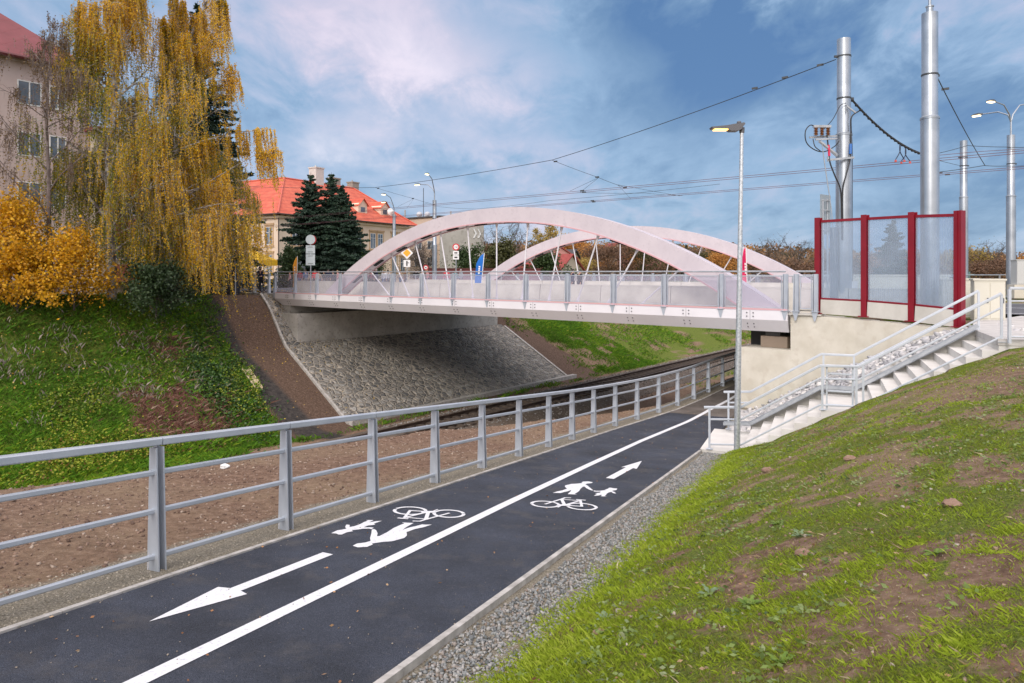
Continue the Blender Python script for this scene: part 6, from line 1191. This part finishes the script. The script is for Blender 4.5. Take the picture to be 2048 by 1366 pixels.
for s, yy, mm_, nm in ((.42, 47.97, sgw, 'white_border'), (.27, 47.955, sgy, 'yellow_diamond')): m1 = MB(); m1.prism([(-7.2-s, yy, 1.34), (-7.2, yy, 1.34-s), (-7.2+s, yy, 1.34), (-7.2, yy, 1.34+s)], (0, .01, 0)); m1.build(nm, mm_, g)
m1 = MB(); m1.box((-7.2, 47.96, .62), (.46, .02, .48)); pl = m1.build('plate', sgw, g); m1 = MB(); m1.box((-7.2, 47.945, .62), (.09, .01, .34)); m1.box((-7.12, 47.944, .66), (.16, .01, .04)); m1.build('plate_symbol', sgk, pl)
g = sign_post('road_sign', 'round red ringed weight limit sign with number 12 in front of the panel block', -4.0, 50, -1.3, 2.1); disc((-4.0, 1.82), .25, 49.96, sgred, g, 'red_ring'); disc((-4.0, 1.82), .165, 49.95, sgw, g, 'white_face'); me = text_mesh('12', .24); me.transform(Matrix.Translation((-4.0, 49.94, 1.82)) @ Matrix.Rotation(R(90), 4, 'X')); link('number', me, sgk, g)
for zc_, hh in ((1.40, .26), (1.08, .30)): m1 = MB(); m1.box((-4.0, 49.96, zc_), (.42, .02, hh)); pl = m1.build('plate', sgw, g); m1 = MB(); m1.box((-4.0, 49.945, zc_), (.22, .01, hh*.35)); m1.build('plate_symbol', sgk, pl)
g = sign_post('road_sign', 'small round red ringed sign low above the left bridge railing', -9.6, 78, -1.8, .85); disc((-9.6, .55), .30, 77.96, sgred, g, 'red_ring'); disc((-9.6, .55), .19, 77.95, sgw, g, 'white_face'); m1 = MB(); m1.box((-9.6, 77.94, .55), (.18, .01, .08)); m1.build('symbol', sgk, g)
g = sign_post('road_sign', 'grey back of a triangular road sign among the crowd', -20.6, 67.5, -1.9, .6); m1 = MB(); m1.prism([(-20.95, 67.46, 1.05), (-20.25, 67.46, 1.05), (-20.6, 67.46, .35)], (0, .02, 0)); m1.build('plate', sgr, g)
g = sign_post('road_sign', 'grey back of a narrow diamond road sign right of the orange flag', -20.3, 68.0, -1.9, .6); m1 = MB(); m1.prism([(-20.3, 67.96, .85), (-20.05, 67.96, .45), (-20.3, 67.96, .02), (-20.55, 67.96, .45)], (0, .02, 0)); m1.build('plate', sgr, g)
g = thing('road_sign', 'large grey rectangular sign board seen from behind on twin posts beside the cable mast', 'road sign', (11.3, 25.9, -1.35)); m1 = MB(); m1.prism([PX(1640, 388, 26), PX(1661, 391, 25.6), PX(1661, 470, 25.6), PX(1640, 468, 26)], (.02, .03, 0)); m1.build('board', sgr, g)
for px in (1646, 1655): m1 = MB(); p = PX(px, 398, 25.7); m1.tube([p, (p.x, p.y, -1.4)], .038, 8); m1.build('post', galv, g)
m1 = MB()
for py in (400, 420, 440, 460): m1.bar(PX(1643, py, 25.68), PX(1659, py+.5, 25.6), .03, .03)
m1.build('bracket', galv, g)
def feather_flag(label, px, Yd, ytop, ybot, wpx, m, par_marks, lean=0):
    zb = float(ground_z((px-1024)/FPX*Yd, Yd)); b = Vector(((px-1024)/FPX*Yd, Yd, max(zb, -1.5))); zt = (545-ytop)/FPX*Yd; wd = wpx/FPX*Yd; zl = (545-ybot)/FPX*Yd; g = thing('feather_flag', label, 'flag', b); m1 = MB(); n = 14; P = []
    edge_ = lambda s: b.x+wd*.5*(lean+.9*(1-(1-s)**3) if lean >= 0 else 0)
    L_ = []; R2 = []
    for i in range(n+1):
        s = i/n; z = zl+(zt-zl)*s; R2.append(Vector((b.x+wd*(.45+lean*s), Yd, z))); wl_ = wd*min(1, ((1-s)*3.2)**.55); L_.append(Vector((b.x+wd*(.45+lean*s)-wl_, Yd+.10*math.sin(s*7), z)))
    m1.add(L_+R2, [(i, n+1+i, n+2+i, i+1) for i in range(n)]); m1.add([p+Vector((0, .02, 0)) for p in L_+R2], [(i+1, n+2+i, n+1+i, i) for i in range(n)]); o = m1.build('sail', m, g); m1 = MB(); m1.tube([Vector((b.x+wd*.45, Yd+.01, b.z))]+R2, .025, 6); m1.build('pole', frw, g); m1 = MB()
    for (s0, s1) in par_marks: a = zl+(zt-zl)*s0; c = zl+(zt-zl)*s1; x0 = b.x+wd*(.22+lean*s0)-wd*.28; m1.quad((x0-wd*.10, Yd-.14, a), (x0+wd*.14, Yd-.14, a), (x0+wd*.14, Yd-.14, c), (x0-wd*.10, Yd-.14, c))
    m1.build('lettering', sgw, o); return g
feather_flag('orange feather flag standing left of the crowd at the bridge end', 590, 64, 512, 574, 8, mat('flag_orange', (.80, .36, .02), .6, transl=.3), [(.45, .5), (.53, .58), (.61, .66)], .15)
feather_flag('tall bright blue feather flag on the bridge left of the rear arch', 956, 47, 506, 575, 14, mat('flag_blue', (.01, .18, .62), .6, transl=.3), [(.40, .44), (.46, .50), (.52, .56), (.58, .62)], .45)
feather_flag('crimson pink feather flag behind the slender path lamp', 1490, 36, 494, 565, 9, mat('flag_pink', (.72, .015, .12), .6, transl=.3), [(.25, .31), (.33, .39), (.41, .47), (.49, .55)], -.25)
cab = mat('cabinet_cream', (.58, .56, .47), .6, col2=(.63, .61, .52), scale=1)
def cabinet(label, c, dims, dr_, m, doors=2, cat='cabinet'):
    g = thing('utility_cabinet', label, cat, c); c = Vector(c); m1 = MB(); ax = Vector(dr_).normalized(); m1.box(c+Vector((0, 0, dims[2]/2)), dims, ax); m1.build('body', m, g); nn = Vector((ax.y, -ax.x, 0)); m1 = MB(); m1.box(c+Vector((0, 0, dims[2]+.02)), (dims[0]+.06, dims[1]+.06, .05), ax); m1.build('lid', m, g)
    for i in range(doors):
        w_ = dims[0]/doors; m1 = MB(); p = c+ax*(-dims[0]/2+w_*(i+.5))+nn*(dims[1]/2+.008)+Vector((0, 0, dims[2]*.5)); m1.box(p, (w_-.03, .016, dims[2]-.12), ax); d = m1.build('door', m, g); m1 = MB(); m1.box(p+ax*(w_*.36)+nn*.02, (.03, .03, .14), ax); m1.build('handle', clampm, d)
    return g
cabinet('tall cream utility cabinet between the last red post and the stair head', (13.42, 19.75, -1.34), (.74, .42, 1.12), (.93, -.36, 0), cab, 2)
cabinet('long low cream cabinet row behind the middle barrier pane', (13.9, 25.2, -1.34), (3.1, .5, 1.22), (.9, -.43, 0), cab, 3)
cabinet('cream cabinet behind the right barrier pane', (13.55, 21.25, -1.34), (.95, .45, 1.12), (.93, -.36, 0), cab, 1)
cabinet('large pale grey switch cabinet on a concrete base at the right edge', (27.3, 36.3, -.62), (2.2, .8, 1.25), (.96, -.28, 0), mat('cabinet_grey', (.52, .53, .52), .6), 2)
g = thing('cabinet_base', 'cream concrete plinth under the pale switch cabinet at the right edge', 'plinth', (27.3, 36.3, -1.32)); m1 = MB(); m1.box((27.3, 36.3, -.98), (2.5, 1.0, .70), (.96, -.28, 0)); m1.build('block', creamc, g)
g = thing('guard_rail', 'two bar grey railing behind the lamp mast at the right', 'railing', (27, 44, -1.3)); m1 = MB()
for z in (-.15, -.42, -.95): m1 = MB(); m1.tube([(24.5, 40.5, z), (34, 43.5, z)], .035, 6); m1.build('bar', galv, g)
for s in (0, .5, 1): m1 = MB(); m1.box((24.5+9.5*s, 40.5+3*s, -.7), (.06, .06, 1.15)); m1.build('post', galv, g)
# pale heap of sand by the road
g = MB(); g.lathe((22.6, 33.5, -1.31), [(.9, 0), (.55, .22), (.2, .36), (.02, .4)], 16); g.build('sand_heap', mat('pale_sand', (.58, .56, .53), .9, col2=(.68, .66, .64), scale=8, bump=.6, bscale=12), label='small pale heap of sand on the road edge beside the lamp mast', cat='sand heap')
# orange-yellow tent
g = thing('tent', 'yellow pop-up event tent left of the bridge behind the birch strands', 'tent', (-19.6, 57, -1.5)); ty = mat('tent_yellow', (.85, .50, .01), .6, col2=(.88, .56, .02), scale=1, transl=.3); TX0, TX1, TY0, TY1 = -22.4, -19.6, 55.5, 58.5; tz0, tz1, tz2 = .56, 1.02, 1.85; cxy = ((TX0+TX1)/2, (TY0+TY1)/2)
m1 = MB(); c4 = [(TX0, TY0), (TX1, TY0), (TX1, TY1), (TX0, TY1)]; m1.add([(x, y, tz1) for x, y in c4]+[(*cxy, tz2)], [(0, 1, 4), (1, 2, 4), (2, 3, 4), (3, 0, 4)]); m1.build('canopy', ty, g); m1 = MB()
for i in range(4): a, b = c4[i], c4[(i+1) % 4]; m1.quad((*a, tz0), (*b, tz0), (*b, tz1), (*a, tz1))
m1.build('valance', ty, g)
for x, y in c4: m1 = MB(); m1.box((x, y, (tz0-1.5)/2), (.05, .05, tz0+1.5)); m1.build('leg', frw, g)
m1 = MB(); m1.quad((-20.55, TY0-.02, .65), (-20.1, TY0-.02, .65), (-20.1, TY0-.02, .93), (-20.55, TY0-.02, .93)); m1.build('badge', sgw, g)
for i, (px, py, lb) in enumerate([(645, 541, 'bright warm floodlight on a stand behind the crowd'), (628, 541, 'smaller warm floodlight left of the brighter one')]):
    p = PX(px, py, 82); g = thing('floodlight', lb, 'floodlight', (p.x, p.y, -1.9)); m1 = MB(); m1.tube([(p.x, p.y, -1.9), (p.x, p.y, p.z)], .03, 6); m1.build('stand', galv, g); m1 = MB(); m1.box(p+Vector((0, .05, 0)), (.5, .12, .3)); h_ = m1.build('housing', clampm, g); m1 = MB(); m1.box(p+Vector((0, -.03, 0)), (.46 if i == 0 else .26, .03, .26), (1, 0, 0)); m1.build('lens', mat('flood_glow', (1, .8, .5), .5, emit=((1, .75, .4), 14)), h_)
g = thing('mesh_fence', 'dark chain-link fence panels behind the hanging birch strands', 'fence', (-18.4, 42, -1.4)); m1 = MB(); m1.quad((-19.9, 42.2, -1.3), (-16.6, 41.9, -1.3), (-16.6, 41.9, .15), (-19.9, 42.2, .15)); m1.build('netting', clear_mat('dark_netting', (.8, .8, .8), (.05, .05, .055), .5, .8), g)
for x in (-19.9, -18.25, -16.6): m1 = MB(); m1.tube([(x, 42, -1.5), (x, 42, .25)], .035, 6); m1.build('post', galv, g)
for (x, y, lb) in ((-19.0, 43.5, 'left dark grey bin shelter panel behind the birch strands'), (-17.6, 43.8, 'right dark grey bin shelter panel behind the birch strands')):
    g = thing('dark_bin', lb, 'bin', (x, y, -1.4)); m1 = MB(); m1.prism([(x-.3, y, -1.4), (x+.3, y, -1.4), (x+.36, y, .2), (x-.36, y, .2)], (0, .6, 0)); m1.build('body', mat('bin_dark', (.035, .035, .045), .6), g); m1 = MB(); m1.box((x, y+.3, .24), (.8, .7, .07)); m1.build('lid', mat('bin_lid', (.06, .06, .07), .6), g)
# little things on the slope and bank
g = MB(); ch = [MR(-33.3, 19.9, bankz(-33.3)+.10), MR(-31.6, 19.6, bankz(-31.6)+.10)]; g.bar(ch[0], ch[1], .42, .14); sdv = Vector((.6198, .7848, 0))*.19; g.bar(ch[0]+sdv+Vector((0, 0, .08)), ch[1]+sdv+Vector((0, 0, .08)), .05, .1); g.bar(ch[0]-sdv+Vector((0, 0, .08)), ch[1]-sdv+Vector((0, 0, .08)), .05, .1); g.build('drain_channel', mat('pale_timber', (.52, .42, .26), .8, col2=(.60, .50, .33), scale=5), label='short pale drainage channel lying on the bare brown slope', cat='channel')
def rockpt(px, py):
    rv = np.array([(px-1024)/FPX, 1, (545-py)/FPX])
    for Yq in np.arange(1.5, 60, .03):
        p = rv*Yq
        if p[2] <= ground_z(p[0], p[1]): return Vector(p)
p = rockpt(449, 937); g = MB(); rgr = random.Random(3); g.ball(p+Vector((0, 0, .03)), .07, 7, (1.2, .8, .7)); g.v = [tuple(c+rgr.uniform(-.015, .015) for c in v) for v in g.v]; g.build('crumpled_paper', mat('litter_white', (.72, .74, .74), .8), label='scrap of crumpled white litter on the soil edge behind the fence', cat='litter')
p = rockpt(1237, 1142); g = MB(); g.tube([p+Vector((-.008, 0, -.02)), p+Vector((-.012, 0, .055)), p+Vector((-.002, 0, .10))], [.006, .007, .002], 6); g.tube([p+Vector((.010, 0, -.02)), p+Vector((.020, 0, .03)), p+Vector((.022, 0, .06))], [.006, .007, .002], 6); g.build('dry_stalk', mat('straw', (.62, .54, .36), .7), label='pale split dry stalk sticking up at the lower grass edge', cat='stalk')
rk = mat('earth_stone', (.20, .12, .085), .95, col2=(.32, .22, .16), scale=8, bump=.6)
for i, (px, py, s, lb) in enumerate([(1535, 943, .07, 'brown stone on the bank below the stair landing'), (1606, 1110, .05, 'pale stone in the middle of the bank'), (1905, 1012, .06, 'reddish stone on the right upper bank'), (1200, 1270, .045, 'reddish lump at the gravel edge near the bottom'), (1700, 920, .06, 'tan stone high on the bank right of centre'), (1282, 979, .04, 'orange-red fragment on the path edging')]):
    p = rockpt(px, py); g = MB(); rgr = random.Random(i); g.ball(p+Vector((0, 0, s*.25)), s, 8, (1.2, .9, .6)); g.v = [tuple(c+rgr.uniform(-s*.14, s*.14) for c in v) for v in g.v]; g.build('stone', rk if i < 5 else mat('orange_fragment', (.50, .12, .05), .7), label=lb, cat='stone')
# ================================================================== PEOPLE
def skinmesh(name, nodes, edges, root=0, sub=1):
    me = bpy.data.meshes.new(name); me.from_pydata([n[:3] for n in nodes], edges, []); me.update(); o = bpy.data.objects.new(name, me); COL.objects.link(o); sk = o.modifiers.new('s', 'SKIN'); ss = o.modifiers.new('u', 'SUBSURF'); ss.levels = ss.render_levels = sub
    for i, n in enumerate(nodes): me.skin_vertices[0].data[i].radius = (n[3], n[4] if len(n) > 4 else n[3]); me.skin_vertices[0].data[i].use_root = (i == root)
    dg = bpy.context.evaluated_depsgraph_get(); r = bpy.data.meshes.new_from_object(o.evaluated_get(dg)); bpy.data.objects.remove(o); r.polygons.foreach_set('use_smooth', [True]*len(r.polygons)); return r
def figure(pose):
    lean = {'stand': 0, 'lean': .38, 'walk': .05}[pose]; st = {'stand': .02, 'lean': .06, 'walk': .24}[pose]
    def P(x, y, z):        # lean the trunk forward about the hips
        if z > .95: dz = z-.95; return (x, y+dz*math.sin(lean), .95+dz*math.cos(lean))
        return (x, y, z)
    N_ = []; E = []
    def add(p, r, r2=None, par=None):
        N_.append((*p, r, r2 or r)); i = len(N_)-1
        if par is not None: E.append((par, i))
        return i
    pel = add(P(0, 0, .95), .125, .10); sp_ = add(P(0, 0, 1.12), .115, .085, pel); ch = add(P(0, .01, 1.32), .15, .10, sp_); nk = add(P(0, .01, 1.47), .055, .055, ch); hb = add(P(0, .03, 1.56), .068, .078, nk); ht = add(P(0, .03, 1.66), .070, .085, hb); add(P(0, .02, 1.72), .045, .05, ht)
    arms = []
    for s in (-1, 1):
        sh = add(P(s*.18, .0, 1.41), .052, .052, ch); 
        if pose == 'lean': el_, wr, pm = P(s*.26, .14, 1.18), P(s*.16, .34, 1.10), P(s*.13, .40, 1.09)
        elif pose == 'walk': el_, wr, pm = P(s*.24, -.05*s, 1.14), P(s*.25, .12*-s+.02, .92), P(s*.25, .15*-s+.02, .85)
        else: el_, wr, pm = P(s*.25, -.02, 1.14), P(s*.22, .12, .95), P(s*.21, .17, .90)
        e2 = add(el_, .040, .040, sh); w2 = add(wr, .026, .028, e2); p2 = add(pm, .030, .020, w2); arms.append((sh, e2, w2)); d = (Vector(pm)-Vector(wr)).normalized(); lat = Vector((1, 0, 0)) if abs(d.x) < .8 else Vector((0, 1, 0))
        for k, (o_, l) in enumerate(((-.027, .06), (-.009, .075), (.009, .07), (.027, .055))):
            a = Vector(pm)+d*.03+lat*o_; b = a+d*l*.55; c = b+d*l*.35+Vector((0, .012, -.012)); i1 = add(a, .010, .010, p2); i2 = add(b, .009, .009, i1); add(c, .007, .007, i2)
        t1 = add(Vector(wr)+d*.025+lat*(-s*.030)+Vector((0, .015, 0)), .011, .011, p2); add(Vector(wr)+d*.065+lat*(-s*.045)+Vector((0, .025, 0)), .008, .008, t1)
    legs = []
    for s in (-1, 1):
        hp = add((s*.09, 0, .90), .088, .09, pel); kn = add((s*.10, .04+st*s*.5, .50), .058, .062, hp); an = add((s*.105, -.03+st*s, .10), .036, .042, kn); add((s*.115, .10+st*s, .04), .036, .028, an); legs.append((hp, kn, an))
    body = skinmesh('body', N_, E, pel)
    # face: nose and ears joined on to the head
    H_ = Vector(P(0, .03, 1.62)); bm = bmesh.new(); bm.from_mesh(body)
    for c, r, sc_ in ((H_+Vector((0, .095, -.01)), .016, (.8, 1.1, 1.4)), (H_+Vector((.078, 0, 0)), .02, (.5, .8, 1.3)), (H_+Vector((-.078, 0, 0)), .02, (.5, .8, 1.3))):
        bmesh.ops.create_icosphere(bm, subdivisions=1, radius=r, matrix=Matrix.Translation(c) @ Matrix.Diagonal((*sc_, 1)))
    bm.to_mesh(body); bm.free()
    def v(i, g, k=1.0): n = N_[i]; return (*n[:3], n[3]*k+g, n[4]*k+g)
    J = [v(pel, .03), v(sp_, .032), v(ch, .03), (*P(0, .01, 1.45), .075, .07), (*P(0, 0, .80), .155, .13)]; JE = [(0, 1), (1, 2), (2, 3), (0, 4)]
    for sh, e2, w2 in arms: i = len(J); J += [v(sh, .022), v(e2, .020), v(w2, .018)]; JE += [(2, i), (i, i+1), (i+1, i+2)]
    jk = skinmesh('jacket', J, JE, 0); Tn = [(0, 0, .92, .13, .11)]; TE = []
    for hp, kn, an in legs: i = len(Tn); Tn += [v(hp, .016), v(kn, .018), v(an, .022)]; TE += [(0, i), (i, i+1), (i+1, i+2)]
    tr = skinmesh('trousers', Tn, TE, 0); sh_ = MB()
    for hp, kn, an in legs: q = N_[an]; sh_.ball((q[0], q[1]+.06, .045), .055, 8, (.9, 2.3, .85))
    hr = MB(); hr.ball(H_+Vector((0, -.018, .035)), .092, 9, (.92, 1.05, 1.0)); hood = MB(); hood.ball(H_+Vector((0, -.02, .01)), .118, 9, (.95, 1.08, 1.15))
    fc = MB()
    for s in (-1, 1): fc.ball(H_+Vector((s*.030, .088, .012)), .010, 5)
    fc.box(H_+Vector((0, .094, -.045)), (.045, .01, .010))
    def raw(mb_, nm): me = bpy.data.meshes.new(nm); me.from_pydata(mb_.v, [], mb_.f); me.update(); me.polygons.foreach_set('use_smooth', [True]*len(me.polygons)); return me
    return dict(body=body, jacket=jk, trousers=tr, shoes=raw(sh_, 'shoes'), hair=raw(hr, 'hair'), hood=raw(hood, 'hood'), face=raw(fc, 'face'))
FIG = {k: figure(k) for k in ('stand', 'lean', 'walk')}
skin = mat('skin', (.50, .29, .21), .6); eyem = mat('eyes_mouth', (.10, .04, .035), .6); blk = mat('shoe_black', (.02, .02, .02), .5)
def cl(nm, c): return mat('cloth_'+nm, c, .9, col2=tuple(x*1.25 for x in c), scale=8, bump=.2, bscale=15)
CJ = dict(grey=(.26, .28, .31), pale=(.52, .53, .53), navy=(.012, .016, .045), black=(.018, .018, .02), red=(.55, .02, .03), pink=(.50, .24, .24), blue=(.04, .09, .22), teal=(.02, .22, .24), white=(.62, .64, .68), brown=(.13, .07, .045), maroon=(.20, .02, .04), tan=(.36, .26, .17))
HC = dict(dark=(.03, .02, .015), grey=(.36, .34, .33), fair=(.33, .22, .11), brown=(.09, .05, .03))
def person(px, Yd, zb, H_, pose, rot, jac, trs, hair, label, hood=False, group=None):
    x = (px-1024)/FPX*Yd; g = thing('person', label, 'person', (x, Yd, zb), group, rz=rot); g.scale = (H_/1.77,)*3; F_ = FIG[pose]
    def put(nm, m):
        o = bpy.data.objects.new(nm, F_[nm]); COL.objects.link(o); o.parent = g
        if not F_[nm].materials: F_[nm].materials.append(None)
        o.material_slots[0].link = 'OBJECT'; o.material_slots[0].material = m; return o
    put('body', skin); put('jacket', cl(jac, CJ[jac])); put('trousers', cl('tr_'+trs, dict(jeans=(.06, .11, .20), black=(.018, .018, .022), grey=(.17, .17, .18), brown=(.10, .07, .05))[trs])); put('shoes', blk); put('face', eyem)
    if hood: put('hood', cl(jac, CJ[jac]))
    else: put('hair', mat('hair_'+hair, HC[hair], .7))
person(477, 47.6, -1.36, 1.72, 'stand', .3, 'grey', 'jeans', 'grey', 'grey-haired person in grey jacket and blue jeans at the left end of the bridge')
person(500, 48.4, -1.36, 1.66, 'stand', 2.6, 'pale', 'grey', 'fair', 'person in a pale grey top behind the mesh left of the leaning figure')
person(524, 43.9, -1.31, 1.76, 'lean', 3.05, 'navy', 'black', 'dark', 'person in dark navy hooded jacket leaning on the bridge railing', hood=True)
person(466, 49.5, -1.36, 1.62, 'stand', 1.0, 'tan', 'black', 'brown', 'person in tan coat half hidden by birch strands, leftmost of the crowd')
g = thing('shopping_bag', 'turquoise shopping bag beside the person in grey jacket', 'bag', PX(486, 583, 47.6)); m1 = MB(); b = PX(486, 583, 47.6); b.z = -1.36; m1.prism([b+Vector((-.16, -.06, .35)), b+Vector((.16, -.06, .35)), b+Vector((.20, -.06, .72)), b+Vector((-.20, -.06, .72))], (0, .12, 0)); m1.build('bag', mat('turquoise', (.03, .30, .33), .6), g); m1 = MB(); m1.tube([b+Vector((-.1, 0, .72)), b+Vector((-.05, 0, .9)), b+Vector((.05, 0, .9)), b+Vector((.1, 0, .72))], .01, 5); m1.build('handle', mat('turquoise', (.03, .3, .33)), g)
person(1144, 37.6, -1.3, 1.52, 'walk', -1.2, 'navy', 'black', 'dark', 'left of two figures in dark jackets walking on the bridge below the rear arch', group='pair walking on the bridge')
person(1159, 37.2, -1.3, 1.50, 'walk', -1.0, 'black', 'black', 'dark', 'right of two figures in dark jackets walking on the bridge below the rear arch', group='pair walking on the bridge')
GC = 'spectators gathered at the far end of the bridge'
CR = [(580, 70, 'pink', 'fair', 'spectator in faded pink coat left of the orange flag'), (600, 66, 'maroon', 'dark', 'spectator in maroon jacket just right of the orange flag'), (611, 68, 'blue', 'brown', 'spectator in blue jacket left of the round sign post'), (618, 72, 'tan', 'grey', 'grey-haired spectator in tan coat right behind the sign post'), (630, 66, 'red', 'brown', 'spectator in red jacket right of the sign post'), (638, 68, 'tan', 'fair', 'fair-haired spectator in tan coat below the floodlight'),
      (648, 70, 'black', 'dark', 'dark clothed spectator under the bright floodlight'), (657, 66, 'navy', 'dark', 'spectator in navy coat right of the floodlight'), (666, 67, 'navy', 'brown', 'brown-haired spectator in navy coat near the arch foot'), (676, 69, 'pink', 'fair', 'spectator in pink jacket at the arch foot'), (684, 72, 'maroon', 'dark', 'spectator in maroon coat partly behind the arch foot'),
      (742, 66, 'maroon', 'dark', 'spectator in maroon coat beyond the leftmost hanger'), (753, 64, 'navy', 'grey', 'grey-haired spectator in navy jacket behind the mesh'), (768, 63, 'white', 'fair', 'spectator in a white jacket seen through the mesh'), (776, 67, 'pale', 'dark', 'dark-haired spectator in pale jacket right of the white jacket'), (716, 60, 'pale', 'brown', 'spectator in pale coat behind the arch foot mesh'), (724, 62, 'white', 'grey', 'spectator in white anorak between arch foot and first hanger'),
      (801, 66, 'tan', 'fair', 'fair-haired spectator in tan coat left of the diamond sign post'), (810, 68, 'brown', 'brown', 'spectator in brown coat at the diamond sign post'), (832, 66, 'black', 'dark', 'spectator in black coat right of the diamond sign'), (844, 60, 'white', 'grey', 'grey-haired spectator in white coat left of the lamp mast'), (855, 61, 'pink', 'fair', 'spectator in pink coat beside the lamp mast'), (893, 57, 'red', 'dark', 'spectator in a bright red jacket right of the lamp mast'), (911, 60, 'teal', 'brown', 'spectator in teal jacket left of the weight limit sign'), (922, 61, 'grey', 'grey', 'spectator in grey jacket left of the blue flag')]
for i, (px, Yd, j, h, lb) in enumerate(CR):
    Yd = 44+(Yd-44)*.62+4
    x = (px-1024)/FPX*Yd; gz = float(ground_z(x, Yd)); dd = x*.645+Yd*.764
    zb = -1.84 if gz < -1.7 else gz+.02
    person(px, Yd, gz+.01, (1.60+.13*((i*7) % 5)/4), ('stand', 'walk')[i % 2], 2.0+1.3*math.sin(i*2.1), j, ('black', 'jeans', 'grey', 'brown')[i % 4], h, lb, group=GC)
